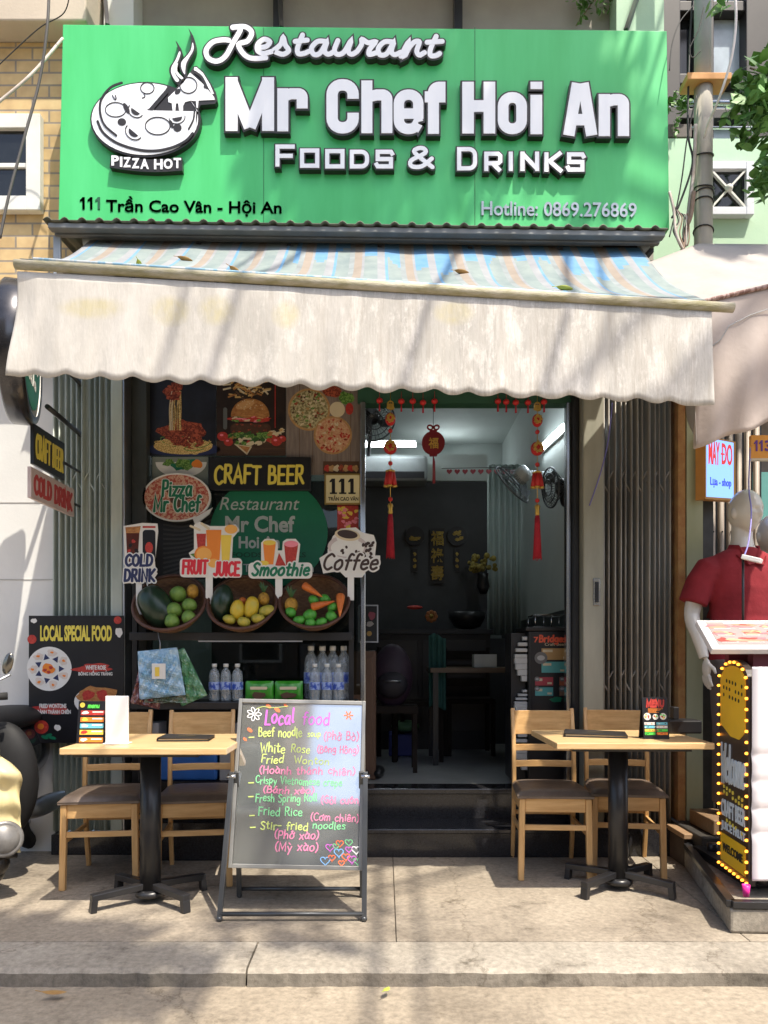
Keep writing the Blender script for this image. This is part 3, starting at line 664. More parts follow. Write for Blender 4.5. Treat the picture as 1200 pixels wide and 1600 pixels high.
for ch, a, b, c, d in (('F',432,234,462,268),('O',470,240,500,270),('O',509,241,539,271),('D',547,242,577,271),('S',587,242,614,271),('&',639,237,675,271),
                       ('D',713,238,744,274),('R',755,245,783,275),('I',792,245,800,275),('N',811,245,840,275),('K',848,246,875,276),('S',883,246,910,276)):
    glyph(ch, a, b, c, d, 6.4, 4.2)
# flat lettering along the bottom
def one(mb, pl, x, y0, y1, w, h0, h1, mi=0):
    h = y1-y0; mb.prism(pl, [(x+w*1.1,y0),(x+w*2.1,y0),(x+w*2.1,y1),(x+w*1.1,y1),(x+w*1.1,y0+h*.28),(x,y0+h*.36),(x,y0+h*.22),(x+w*.7,y0+h*.12)], h0, h1, mi)
spk = front(d0)
mb = MB(); mb.text('Trần Cao Vân - Hội An', spk, 166, 306.5, 440, 336, .0008, .0035, bold=.018, skew=.012)
for k in range(3): one(mb, spk, 125+12*k, 308.5, 327.5, 3.6, .0008, .0035); mb.build('address_lettering', flat('dark green lettering', (.015,.10,.045), .4), sg)
mb = MB(); mb.text('Hotline: 0869.276869', spk, 752, 315, 994, 338, .0008, .009, bold=.014, skew=.013); mb.build('phone_lettering', mat('mirror grey lettering', (.30,.33,.33), .18, .7, c2=(.5,.52,.52), scale=18), sg)
# pizza logo, drawn on a 5x grid
lp_ = Pl(P(120,40,d0), Vector((d0/F/5,0,0)), Vector((0,0,-d0/F/5)), (0,-1,0))
def cz(s, n=6, closed=True): return [(v.x, v.y) for v in crv([Vector(p) for p in zc(s)], n, closed)]
def scale2(pts, k, c=None):
    cx = sum(p[0] for p in pts)/len(pts) if c is None else c[0]; cy = sum(p[1] for p in pts)/len(pts) if c is None else c[1]
    return [(cx+(a-cx)*k, cy+(b-cy)*k) for a, b in pts]
bk = MB(); fc = MB()
bk.prism(lp_, ell2(553,772,428,292,56), .001, .038)
slice_o = zc("722,596 838,478 888,430 925,362 950,356 1000,400 1060,490 1098,560 1108,625 1092,650 980,660 962,700 944,690 936,720 722,720")
bk.prism(lp_, slice_o, .001, .0384)
fl1 = cz("800,500 745,430 738,370 770,320 800,270 805,220 786,160 815,200 838,250 826,310 806,360 800,420 840,470 862,470 845,500", 3)
fl2 = cz("872,455 826,400 818,340 850,290 890,240 906,180 904,120 886,66 920,120 940,180 936,240 905,300 880,350 872,400 880,440", 3)
bk.prism(lp_, fl1, .001, .0376); bk.prism(lp_, fl2, .001, .0379)
logo = bk.build('pizza_logo', m_sback, sg)
h0, h1 = .034, .0415
fc.prism(lp_, zc("722,522") + ell2(550,770,412,278,40,0,-66,-392) + zc("960,712 612,705"), h0, h1)
fc.prism(lp_, zc("730,605 850,490 900,412 1000,500 1085,600 1092,622 965,628 960,684 950,684 945,632 905,628 860,640 845,670 845,706 815,706 808,650 790,650 785,706 765,706 758,648 732,640"), h0, h1+.0004)
fc.prism(lp_, zc("932,372 950,370 1000,415 1052,500 1085,575 1070,580 1030,510 980,430 930,392"), h0, h1+.0008)
fc.prism(lp_, cz("790,480 756,420 756,370 790,310 815,250 826,260 812,310 795,350 785,420 815,470", 3), h0, h1); fc.prism(lp_, cz("835,465 790,420 788,360 805,340 800,400 850,455", 3), h0, h1+.0004)
fc.prism(lp_, cz("858,425 834,380 834,330 868,290 905,240 918,180 926,200 924,240 890,300 868,345 862,390", 3), h0, h1)
fobj = fc.build('logo_face', m_sface, logo)
mk = MB(); H0, H1 = .0405, .0436
def mline(s, w, n=6): mk.stroke(lp_, cz(s, n, False), w, H0, H1, 0, True)
def ring(cx, cy, rx, ry, w): mk.stroke(lp_, ell2(cx, cy, rx, ry, 26), w, H0, H1, 0, False, True)
mk.prism(lp_, zc("610,705 730,570 724,530 585,690 568,700"), H0, H1-.0004)
ring(570,533,52,44,7); ring(325,700,80,56,6); ring(650,826,96,68,7); ring(888,512,66,62,7)
mline("372,492 285,530 215,620 205,720 240,820 330,900", 16); mline("186,792 230,880 340,960 500,1010 640,1018 770,990 870,940 920,884", 20); mline("935,712 925,780 890,850", 12)
mline("940,410 990,450 1030,530", 20)
for cx, cy, rr_, rot in ((480,708,62,35), (465,872,70,40), (800,760,62,-10)):
    mk.stroke(lp_, ell2(cx, cy, rr_, rr_*.8, 14, rot, 0, 185), 6, H0, H1, 0, True); mk.prism(lp_, ell2(cx, cy, rr_*.62, rr_*.5, 14, rot, 0, 180), H0, H1)
mk.prism(lp_, ell2(373,795,33,28), H0, H1+.0003); mk.prism(lp_, ell2(803,840,32,30), H0, H1+.0003); mk.prism(lp_, ell2(408,690,18,46,14,-28), H0, H1+.0003); mk.prism(lp_, ell2(755,812,14,34,14,-20), H0, H1+.0002)
mline("300,590 318,620 330,612 322,590", 7); mline("540,570 552,598 530,610", 6); mk.prism(lp_, ell2(1020,522,15,13), H0, H1+.0003); mk.prism(lp_, ell2(805,560,26,18,14,-40), H0, H1+.0002)
mk.build('logo_linework', m_sback, fobj)
bn = MB(); arc = [(285+ (835-285)*i/14, 1040 + 26*math.sin(math.pi*i/14) + i*1.6) for i in range(15)]
bn.prism(lp_, arc + [(838-(838-275)*i/14, 1165 + 22*math.sin(math.pi*i/14) - 25*i/14) for i in range(15)], .001, .036)
bno = bn.build('logo_banner', m_sback, logo)
bt = MB(); xx = 290
for ch, w in zip("PIZZA HOT", (66,26,66,66,74,32,74,78,64)):
    if ch != ' ':
        u = (xx-285)/550; yy = 1050 + 22*math.sin(math.pi*u) + 14*u; bt.text(ch, lp_, xx, yy, xx+w-8, yy+78, .034, .0395, bold=.035)
    xx += w
bt.build('banner_lettering', m_sface, bno)
# stay rods above the sign
mb = MB()
for px, py, qx, qy in ((440,44,434,-60), (978,48,1008,-40), (168,40,160,-50)):
    a = P(px,py,4.24); b = P(qx,qy,4.66); mb.bar(a, b, .022, .022)
mb.build('stay_rod', m_blackm, sg)

# ================================================================ eave under the sign
ev = thing('metal_eave', 'corrugated metal eave with a steel beam under the green sign', 'eave', (0, 4.2, 3.5))
x0, x1 = P(72,0,4.02).x, P(1040,0,4.02).x
def eav(u, v):
    x = x0 + (x1-x0)*u; ph = (u*36) % 1.0; zz = .022*max(0, math.sin(ph*2*math.pi))
    return (x, 3.98 + .62*v, 3.497 - (x-x0)/(x1-x0)*.046 + zz*.75 + .05*v)
mb = MB(); mb.grid(eav, 36*8, 3); mb.build('corrugated_sheet', mat('green brown corrugated metal', (.07,.09,.07), .6, .3, c2=(.16,.15,.11), scale=9), ev, solid=.004)
mb = MB(); dz = -.046
mb.bar((x0+.02, 4.02, 3.478), (x1-.01, 4.02, 3.478+dz), .05, .028, 0); mb.bar((x0+.02, 4.09, 3.478), (x1-.01, 4.09, 3.478+dz), .03, .018, 0); mb.build('beam', mat('dark galvanised', (.20,.21,.21), .55, .4, var=.25, scale=5), ev, bevel=.004)
mb = MB(); mb.box((x0+.02, 4.06, 3.0), (x0+.06, 4.078, 3.455)); mb.box((x0+.16, 4.3, 3.0), (x0+.21, 4.35, 3.5)); mb.build('post', m_galv, ev, bevel=.003)
mb = MB()
for k in range(7):
    x = x0 + .3 + k*.5; mb.bar((x, 4.11, 3.445-.046*k/7), (x, 4.6, 3.46), .025, .02)
mb.build('bracket', m_blackm, ev)
mb = MB(); mb.box((x1-.30, 4.16, 3.26), (x1-.10, 4.4, 3.46)); mb.build('motor_box', m_black, ev, bevel=.008)

# ================================================================ awning
aw = thing('awning', 'retractable striped awning with a stained cream scalloped valance', 'awning', (0, 3.7, 2.8))
tl, tr = P(24,413,3.2), P(1146,481,3.2); bl, br = P(142,374,4.19), P(1000,384,4.19)
def ontube(u): return tl.lerp(tr, u)
c_mint = mat('pale mint stripe', (.165,.215,.22), .75, c2=(.25,.295,.28), scale=9, stretch=(1,.4,1), bump=.05)
c_blue = mat('blue stripe and eave shade', (.085,.23,.41), .7, c2=(.15,.30,.46), scale=8)
c_grey = mat('grey stripe', (.22,.23,.25), .75, c2=(.30,.31,.32), scale=8)
c_bge = mat('beige stripe', (.24,.20,.165), .75, c2=(.31,.262,.215), scale=8)
c_wht = mat('white stripe', (.235,.265,.27), .75, var=.25)
def stripe(u, v):
    p = (u*11.5) % 1.0
    if p < .13: return 2
    if p < .20: return 1
    if p < .45: return 0
    if p < .53: return 4
    if p < .72: return 3
    if p < .76: return 2
    return 0
def cloth(u, v):
    a = (bl + (br-bl)*u); b = ontube(.006 + u*.955) + Vector((0,.0,.026)); p = a.lerp(b, v)
    s = math.sin(math.pi*v)**1.0; p.z -= .065*s*(1-.15*math.sin(u*40)) ; p.z += .005*math.sin(u*73+v*4)*s
    p.y -= .0
    return p
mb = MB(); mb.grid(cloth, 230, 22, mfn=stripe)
# eave shade painted in as blue: the mint field changes behind a ragged limit
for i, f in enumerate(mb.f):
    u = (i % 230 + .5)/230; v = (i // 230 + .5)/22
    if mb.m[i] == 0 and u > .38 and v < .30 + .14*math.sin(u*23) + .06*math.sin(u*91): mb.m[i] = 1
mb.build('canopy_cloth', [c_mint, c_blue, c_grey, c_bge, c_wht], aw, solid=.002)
def valance_mat():
    m = bpy.data.materials.new('stained cream valance'); m.use_nodes = True; N = m.node_tree.nodes; L = m.node_tree.links; p = N['Principled BSDF']; p.inputs['Roughness'].default_value = .75
    p.inputs['Specular IOR Level'].default_value = .25
    tc = N.new('ShaderNodeTexCoord')
    def ns(scale, st, det=6, r=.65):
        mp = N.new('ShaderNodeMapping'); mp.inputs['Scale'].default_value = st; n = N.new('ShaderNodeTexNoise'); n.inputs['Scale'].default_value = scale; n.inputs['Detail'].default_value = det; n.inputs['Roughness'].default_value = r
        L.new(tc.outputs['Object'], mp.inputs[0]); L.new(mp.outputs[0], n.inputs[0]); return n
    def rmp(src, a, b, ca, cb):
        r = N.new('ShaderNodeValToRGB'); r.color_ramp.elements[0].position = a; r.color_ramp.elements[1].position = b; r.color_ramp.elements[0].color = (*ca,1); r.color_ramp.elements[1].color = (*cb,1); L.new(src, r.inputs[0]); return r
    def mix(fac, a, b, mode='MIX'):
        x = N.new('ShaderNodeMixRGB'); x.blend_type = mode
        if isinstance(fac, float): x.inputs[0].default_value = fac
        else: L.new(fac, x.inputs[0])
        L.new(a, x.inputs[1])
        if isinstance(b, tuple): x.inputs[2].default_value = (*b,1)
        else: L.new(b, x.inputs[2])
        return x.outputs[0]
    base = rmp(ns(2.4,(1.3,1,.8),7,.7).outputs[0], .36, .66, (.46,.44,.405), (.60,.575,.535)).outputs[0]
    sx = N.new('ShaderNodeSeparateXYZ'); L.new(tc.outputs['Object'], sx.inputs[0])
    mr = N.new('ShaderNodeMapRange'); mr.inputs[1].default_value = -1.1; mr.inputs[2].default_value = .2; mr.inputs[3].default_value = .22; mr.inputs[4].default_value = 1.0; L.new(sx.outputs[0], mr.inputs[0])
    # bleached blotches, rain streaks and fine soot, heavier towards the middle of the cloth
    blot = rmp(ns(7,(1.5,1,.7),9,.78).outputs[0], .50, .60, (0,0,0), (.75,.75,.75)).outputs[0]
    c = mix(mix(1.0, blot, mr.outputs[0], 'MULTIPLY'), base, (.73,.70,.655))
    streak = rmp(ns(13,(4,1,.30),9,.75).outputs[0], .47, .68, (0,0,0), (.75,.75,.75)).outputs[0]
    c = mix(mix(1.0, streak, mr.outputs[0], 'MULTIPLY'), c, (.40,.365,.32))
    thin = rmp(ns(46,(4,1,.22),6,.8).outputs[0], .54, .73, (0,0,0), (.60,.60,.60)).outputs[0]
    c = mix(mix(1.0, thin, mr.outputs[0], 'MULTIPLY'), c, (.27,.25,.215))
    speck = rmp(ns(120,(1,1,.8),4,.8).outputs[0], .66, .72, (0,0,0), (.7,.7,.7)).outputs[0]
    c = mix(mix(1.0, speck, mr.outputs[0], 'MULTIPLY'), c, (.20,.19,.15))
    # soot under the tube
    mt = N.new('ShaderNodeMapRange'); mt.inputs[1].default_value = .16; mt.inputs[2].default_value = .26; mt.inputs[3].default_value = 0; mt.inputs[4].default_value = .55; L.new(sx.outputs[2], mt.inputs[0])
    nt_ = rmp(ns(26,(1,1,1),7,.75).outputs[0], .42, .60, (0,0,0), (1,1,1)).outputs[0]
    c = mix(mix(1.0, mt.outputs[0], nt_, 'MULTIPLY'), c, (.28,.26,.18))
    # yellow stains left by old lettering
    acc = None
    for cx, cz_, rx, rz in ((-1.25,-.14,.17,.055), (-.92,-.15,.10,.075), (-.72,-.15,.09,.075), (-.42,-.17,.07,.07), (.3,-.16,.1,.06)):
        mp = N.new('ShaderNodeMapping'); mp.inputs['Location'].default_value = (-cx/rx, 0, -(cz_)/rz); mp.inputs['Scale'].default_value = (1/rx, 0.0, 1/rz); L.new(tc.outputs['Object'], mp.inputs[0])
        ln = N.new('ShaderNodeVectorMath'); ln.operation = 'LENGTH'; L.new(mp.outputs[0], ln.inputs[0])
        r = rmp(ln.outputs['Value'], .55, 1.10, (.6,.6,.6), (0,0,0)).outputs[0]
        acc = r if acc is None else mix(1.0, acc, r, 'ADD')
    pat = rmp(ns(16,(1,1,.6),6,.7).outputs[0], .35, .62, (.25,.25,.25), (1,1,1)).outputs[0]
    c = mix(mix(1.0, acc, pat, 'MULTIPLY'), c, (.50,.44,.23))
    L.new(c, p.inputs['Base Color'])
    n = ns(6,(2.2,1,.55),6,.6); bp = N.new('ShaderNodeBump'); bp.inputs['Strength'].default_value = .25; bp.inputs['Distance'].default_value = .03; L.new(n.outputs[0], bp.inputs['Height']); L.new(bp.outputs[0], p.inputs['Normal'])
    return m
vb0, vb1 = P(13,586,3.2), P(1113,632,3.2)
vt0, vt1 = P(27,424,3.2), P(1112,486,3.2)
def val(u, v):
    t = vt0.lerp(vt1, u); b = vb0.lerp(vb1, u); b = b.copy(); px = 13 + 1100*u
    sc = math.cos(2*math.pi*(px-628)/52.3)
    b.z += .0095*(sc + .25*sc*sc) - .003 if .02 < u < .965 else -.010
    p = t.lerp(b, v); w = v**.8
    p.y += w*(.008*math.sin(u*61) + .006*math.sin(u*27+1) + .004*math.sin(u*140+v*3)) - .012*v
    if u < .03: p.y += .02*(1-u/.03)*math.sin(v*5)
    return p
mb = MB(); mb.grid(val, 330, 14); mb.build('valance', valance_mat(), aw, solid=.002)
ORG_VAL = None
mb = MB(); mb.tube([tl + Vector((0,0,0)), tr], .021, 14); mb.build('front_tube', mat('mossy painted tube', (.50,.46,.38), .6, c2=(.25,.23,.10), scale=9, stretch=(1,3,3), bump=.3, detail=9), aw)
mb = MB(); mb.tube([tl + Vector((.08,-.004,.020)), tr + Vector((-.12,-.004,.020))], .008, 8); mb.build('cloth_hem', mat('white blue hem', (.62,.66,.68), .6, c2=(.25,.45,.60), scale=4, stretch=(3,1,1), sharp=True), aw)
mb = MB(); mb.tube([bl + Vector((-.04,.03,-.01)), br + Vector((.05,.03,-.01))], .05, 14); mb.build('roller', m_galv, aw)
for u in (.06, .93):
    mb = MB(); a = (bl+(br-bl)*u) + Vector((0,.03,-.10)); b = ontube(u) + Vector((0,.01,-.02)); e = a.lerp(b,.5) + Vector((.12*(1 if u < .5 else -1),0,-.02)); mb.bar(a, e, .03, .05); mb.bar(e, b, .03, .05); mb.build('arm', m_white, aw, bevel=.004)
# leaves fallen on the cloth
m_dry = mat('dry leaf', (.30,.16,.05), .7, c2=(.42,.26,.09), scale=30); m_fresh = mat('yellow green leaf', (.35,.45,.06), .5, c2=(.5,.55,.1), scale=30)
def leaf_mesh(L_, W_, curl, rr):
    mb = MB()
    def fn(u, v):
        x = (u-.5)*L_; w = W_*math.sin(math.pi*min(1,max(0,u*.96+.02)))**.8; y = (v-.5)*w; return (x, y, curl*((u-.5)**2)*4 + curl*.8*abs(v-.5)*2*math.sin(math.pi*u))
    mb.grid(fn, 10, 4); mb.tube([(-L_*.5,0,curl), (-L_*.75,.004,curl*1.2)], .0012, 5); return mb
def leaf(label, px, loc, rz, L_, W_, m_, group=None, tilt=0):
    mb = leaf_mesh(L_, W_, L_*.12, random); o = mb.build('fallen_leaf', m_, loc=(0,0,0), solid=.0006); tag(o, label, 'leaf', group); o.location = loc; o.rotation_euler = (R(tilt), R(6), R(rz)); return o
def oncloth(u, v): return cloth(u, v) + Vector((0,-.002,.006))
for u, v, rz, m_, lb in ((.20,.42,20,m_dry,'brown curled leaf lying on the awning, nearest its left end'), (.145,.66,100,m_fresh,'small yellowish leaf on the awning near its left front edge'), (.30,.72,60,m_dry,'tiny brown leaf at the front middle of the awning'),
                     (.66,.52,10,m_dry,'brown twig like leaf on the right half of the awning'), (.80,.93,5,m_fresh,'green leaf lying along the awning tube near its right end')):
    leaf(lb, 0, oncloth(u, v), rz, .075, .028, m_, 'leaves fallen on the awning', tilt=-30)
leaf('dry brown leaf lying on the road below the kerb', 0, P(84,1561,2.66) + Vector((0,0,.016)), 12, .085, .035, m_dry)
leaf('small green leaf on the road in front of the kerb', 0, P(604,1553,2.68) + Vector((0,0,.012)), 70, .05, .022, m_fresh)

# ================================================================ window: posters and signs
PD = 4.538; fp = front(PD); rnd = random.Random(5)
c_blk = flat('poster black', (.012,.012,.015), .35, var=.3); c_cream = flat('print cream', (.66,.56,.38), .5); c_pwhite = flat('print white', (.74,.73,.70), .45)
c_red = mat('print red', (.34,.02,.02), .45, c2=(.55,.06,.04), scale=90); c_org = flat('print orange', (.80,.24,.03), .45); c_yel = flat('print yellow', (.80,.58,.08), .45); c_lg = mat('print leaf green', (.05,.15,.02), .5, c2=(.20,.36,.08), scale=110, sharp=True)
c_navy = flat('print navy', (.02,.03,.10), .45); c_pgreen = flat('print green', (.008,.17,.085), .4, var=.08); c_brown = flat('print brown', (.09,.045,.025), .5); c_pink = flat('print pink', (.85,.25,.32), .45)
c_meat = mat('print meat sauce', (.42,.09,.04), .5, c2=(.14,.018,.012), scale=130, detail=6, sharp=True); c_noodle = mat('print noodle', (.46,.29,.08), .5, c2=(.80,.60,.26), scale=150, sharp=True)
c_pizza1 = mat('print green pizza', (.52,.46,.26), .5, c2=(.20,.17,.07), scale=70, detail=8, sharp=True); c_pizza2 = mat('print red pizza', (.68,.50,.30), .5, c2=(.50,.16,.08), scale=75, detail=6)
c_pizza3 = mat('print sausage pizza', (.42,.07,.05), .5, c2=(.62,.38,.26), scale=85, detail=7, sharp=True)
c_plank = mat('print grey planks', (.16,.125,.11), .5, c2=(.27,.22,.19), scale=8, stretch=(9,1,.8), detail=6); c_bun = mat('print bun', (.26,.09,.025), .4, c2=(.55,.27,.09), scale=34, stretch=(1,1,2.2))
c_crust = mat('print crust', (.55,.34,.14), .5, c2=(.36,.18,.07), scale=40)
HB = [0]
def lay(mb, pts, mi, pl=None, base=0.0):
    """One more printed shape; each lies a hair above the last."""
    mb.lc = getattr(mb, 'lc', 0) + 1; h = base + .0005 + mb.lc*.00002
    mb.prism(pl or fp, pts, base - .0002, h, mi)
def lst(mb, pts, w, mi, pl=None, base=0.0, rnd_=True):
    mb.lc = getattr(mb, 'lc', 0) + 1; mb.jit = 0; mb.stroke(pl or fp, pts, w, base-.0002, base + .0003 + mb.lc*.00002, mi, rnd_)
# spaghetti
mb = MB(); MA = [mat('poster night', (.010,.011,.016), .35, c2=(.022,.026,.045), scale=7), c_noodle, c_meat, c_lg, c_navy, c_cream, flat('print sauce light', (.48,.10,.05), .5), flat('print sauce dark', (.15,.02,.012), .5)]
mb.prism(fp, rect2(233, 585, 337.6, 712), -.004, 0, 0)
lay(mb, ell2(287,702,58,11), 4); lay(mb, ell2(286,697,46,13), 1)
for i in range(34):
    a = rnd.uniform(0, 6.28); cx = 286 + 30*math.cos(a); cy = 695 + 7*math.sin(a); lst(mb, ell2(cx, cy, rnd.uniform(8,17), rnd.uniform(3,6), 9, rnd.uniform(-25,25), 0, 230), 1.3, 1 if i % 5 else 3)
lay(mb, blob2(287,679,36,19,rnd,30,.22), 2); lay(mb, blob2(289,668,26,12,rnd,26,.2), 2)
rb = random.Random(41)
for i in range(60): a = rb.uniform(0,6.28); q = rb.random()**.5; lay(mb, blob2(287+33*q*math.cos(a), 676+17*q*math.sin(a), rb.uniform(1.5,3.6), rb.uniform(1.2,2.6), rb, 8, .35), rb.choice((2,6,7)))
for i in range(13):
    x = 262 + rnd.uniform(-1,22); lst(mb, [(v.x,v.y) for v in crv([Vector((x+rnd.uniform(-8,6),612)), Vector((x,640)), Vector((x-2+rnd.uniform(-4,4),672))],5)], 1.3, 1 if i % 4 else 5)
lay(mb, blob2(271,612,13,15,rnd,24,.3), 2)
for i in range(26): lay(mb, blob2(271+rb.uniform(-11,11), 612+rb.uniform(-10,13), rb.uniform(1.5,3.2), rb.uniform(1.2,2.4), rb, 8, .35), rb.choice((6,7,2,6)))
tag(mb.build('food_poster', MA), 'poster of spaghetti with meat sauce lifted on a fork, on black', 'poster', 'food posters stuck on the window')
# burger
mb = MB(); MA = [mat('poster dark brown', (.035,.019,.015), .4, c2=(.012,.008,.008), scale=12), c_bun, c_meat, c_lg, c_red, mat('print fries', (.50,.30,.10), .5, c2=(.68,.46,.18), scale=60), c_brown, c_cream, flat('print dark leaf', (.03,.09,.02), .5), flat('print patty', (.075,.03,.016), .5), c_pink, flat('print bun highlight', (.58,.32,.13), .4), flat('print grey glass', (.12,.13,.13), .4)]
mb.prism(fp, rect2(338.2, 585, 446.6, 712), -.004, 0, 0); lay(mb, rect2(338.5, 690, 446.3, 711.7), 6)
for i in range(44):
    x = rnd.uniform(346, 412); y = rnd.uniform(598, 621); a = rnd.uniform(-.9,.9); lst(mb, [(x,y),(x+13*math.cos(a),y+13*math.sin(a))], 2.6, (5,5,1,7,6)[i % 5], rnd_=False)
rb = random.Random(21)
for i in range(10): lst(mb, [(339, 692+i*2), (446, 692+i*2+rb.uniform(-1,1))], .5, 0, rnd_=False)
for i in range(26): lay(mb, blob2(391+rb.uniform(-40,40), 688+rb.uniform(-7,6), rb.uniform(3,8), rb.uniform(2,4), rb, 12, .35, rb.uniform(-40,40)), rb.choice((3,3,8,4,1,7)))
lay(mb, rrect(360,662,423,678,7), 9)
for i in range(34): lay(mb, blob2(rb.uniform(363,420), rb.uniform(663,677), 2.6, 1.6, rb, 9, .4), rb.choice((2,9,6)))
for i in range(30): lay(mb, blob2(rb.uniform(358,426), 679+rb.uniform(-3,4), rb.uniform(3,6), rb.uniform(1.6,3), rb, 11, .4, rb.uniform(-30,30)), rb.choice((3,3,8)))
lay(mb, blob2(391,655,31,5,rb,24,.2), 4)
for i in range(16): lay(mb, blob2(rb.uniform(364,418), 653+rb.uniform(-3,5), rb.uniform(3,7), 1.6, rb, 11, .4, rb.uniform(-20,20)), rb.choice((4,7,3,10,5)))
lay(mb, [(361,651)] + ell2(391,650,30,27,18,0,180,360) + [(421,651)] + [(421-60*i/10, 652+1.6*math.sin(i*1.3)) for i in range(1,10)], 1)
lay(mb, ell2(383,633,15,6,18,-16), 11)
for i in range(22): lay(mb, ell2(391+rb.uniform(-20,20), 630+rb.uniform(-5,10), 1.0, .6, 7, rb.uniform(0,180)), 7)
for cx, cy, r_ in ((348,682,7),(357,691,6),(432,690,7),(441,686,5)): lay(mb, ell2(cx,cy,r_*1.2,r_), 4); lay(mb, ell2(cx-1.5,cy-2,r_*.4,r_*.25), 10)
lay(mb, [(366,694),(394,698),(386,711)], 7); lay(mb, [(372,696),(391,699),(386,708)], 1); lst(mb, [(430,600),(430,668)], 1.2, 4); lst(mb, [(352,640),(352,668)], 6, 12)
for i in range(12): lay(mb, blob2(432+rb.uniform(-12,12), 676+rb.uniform(-5,4), 4, 2, rb, 9, .4), rb.choice((1,7,5)))
tag(mb.build('food_poster', MA), 'poster of a tall hamburger under french fries, dark brown ground', 'poster', 'food posters stuck on the window')
# pizza pair
mb = MB(); MA = [c_plank, c_crust, c_pizza1, c_pizza2, c_lg, c_red, c_cream, c_meat, c_brown]
mb.prism(fp, rect2(447.2, 585, 566, 742), -.004, 0, 0)
for x in (468,488,508,528,548): lst(mb, [(x,590),(x,722)], .7, 8)
for cx, cy, r_, k in ((483,640,33,2), (520,680,30,3)): lay(mb, ell2(cx,cy,r_,r_,40), 1); lay(mb, ell2(cx,cy,r_*.9,r_*.9,40), k)
rb = random.Random(31)
for cx, cy, r_, ks in ((483,640,29,(4,8,6,6,7,1)), (520,680,26,(5,7,6,5,1))):
    for i in range(60): a = rb.uniform(0,6.28); q = r_*rb.random()**.5; lay(mb, blob2(cx+q*math.cos(a), cy+q*math.sin(a), rb.uniform(1.4,3.6), rb.uniform(1,2.2), rb, 8, .4, rb.uniform(0,180)), rb.choice(ks))
lay(mb, ell2(527,640,12,12), 6); lay(mb, blob2(541,622,11,10,rnd,20,.2), 4); lay(mb, ell2(546,639,6,9), 5); lay(mb, blob2(519,612,16,8,rnd,20,.15), 7); lay(mb, rect2(505,721,561,741), 8)
for i in range(7): lay(mb, blob2(511+7.4*i,732,5,5,rnd,14,.2), (5,1,6,7,1,5,1)[i])
tag(mb.build('food_poster', MA), 'poster of two round pizzas on grey planks, right end of the window', 'poster', 'food posters stuck on the window')
# salad
mb = MB(); MA = [flat('poster grey', (.22,.25,.22), .4), c_pwhite, c_lg, c_org, c_pgreen]
mb.prism(fp, rect2(238, 714, 325, 800), -.004, 0, 0); lay(mb, ell2(283,722,40,24,30,0,0,180), 1)
for i in range(9): lay(mb, blob2(262+rnd.uniform(0,40),722+rnd.uniform(0,8),8,6,rnd,14,.3), 2 if i % 3 else 4)
lay(mb, blob2(308,725,8,7,rnd,14,.2), 3)
tag(mb.build('food_poster', MA), 'poster of a bowl of green salad, partly behind the oval pizza sign', 'poster', 'food posters stuck on the window')
# palm print
mb = MB(); mb.prism(fp, rect2(238, 800.5, 338, 905), -.005, -.001, 0)
for i in range(13):
    lst(mb, [(v.x,v.y) for v in crv([Vector((256,812+i*7.5)), Vector((290,816+i*6.2)), Vector((330,798+i*7))],6)], 3.0, 1, base=-.001)
tag(mb.build('palm_print', [c_blk, flat('print charcoal', (.035,.037,.036), .5)]), 'black panel with curved charcoal stripes below the oval pizza sign', 'panel')
# round green sticker
mb = MB(); mb.prism(fp, ell2(420, 832, 92, 86, 60), .0002, .002, 0)
st_ = mb.build('round_sticker', [c_pgreen]); tag(st_, 'big round green window sticker with the restaurant name', 'sticker')
mb = MB(); mb.text('Restaurant', fp, 343, 777, 468, 797, .0022, .003, shear=.25); mb.text('Mr Chef', fp, 352, 806, 461, 832, .0022, .003, bold=.03); mb.text('Hoi An', fp, 373, 838, 437, 857, .0022, .003, bold=.03)
mb.text('FOODS & DRINKS', fp, 362, 863, 478, 871, .0022, .0026, 1, bold=.02); mb.text('Trần Cao Vân', fp, 380, 877, 490, 894, .0022, .0028)
for k in range(3): one(mb, fp, 356+7*k, 881, 893, 1.8, .0022, .0028)
mb; mb.build('lettering', [flat('print silver', (.48,.52,.50), .4), flat('print dark green', (.004,.06,.03), .4)], st_)
# craft beer sign
ps = front(4.50)
mb = MB(); mb.prism(ps, rect2(325.5, 714, 485.5, 766), -.03, 0, 0); sgn = mb.build('beer_sign', c_blk, bevel=.003); tag(sgn, 'black board with yellow hand painted craft beer words, flat on the window', 'sign')
m_ylet = flat('yellow paint', (.80,.66,.10), .45)
mb = MB(); hand(mb, 'CRAFT BEER', ps, 335, 755, 476, 27, 4.4, -.0005, .0015, rnd=rnd, shear=.05, wob=.5); mb.build('lettering', m_ylet, sgn)
# house number plate
mb = MB(); mb.prism(ps, rect2(507, 740, 564, 788), -.02, 0, 0); mb.prism(ps, rect2(509.5, 742.5, 561.5, 785.5), -.001, .0015, 1); pl_ = mb.build('number_plate', [flat('gilt edge', (.42,.30,.10), .3, metal=.6), flat('cream plate', (.70,.62,.36), .4)]); tag(pl_, 'square cream house number plate reading 111', 'number plate')
mb = MB()
for cx in (521, 535.5, 550):
    mb.prism(ps, rect2(cx-2.6, 748, cx+2.6, 770), .001, .003); mb.prism(ps, rect2(cx-5.6, 769.6, cx+5.6, 772), .001, .0033); mb.prism(ps, [(cx-2.6,748),(cx-2.6,753),(cx-6,754),(cx-6,752)], .001, .0031)
mb.text('TRẦN CAO VÂN', ps, 513, 773.5, 560, 782.5, .001, .003, bold=.02); mb.build('lettering', c_blk, pl_)
mb = MB(); mb.prism(fp, rect2(527, 790, 560, 828), -.003, 0, 0)
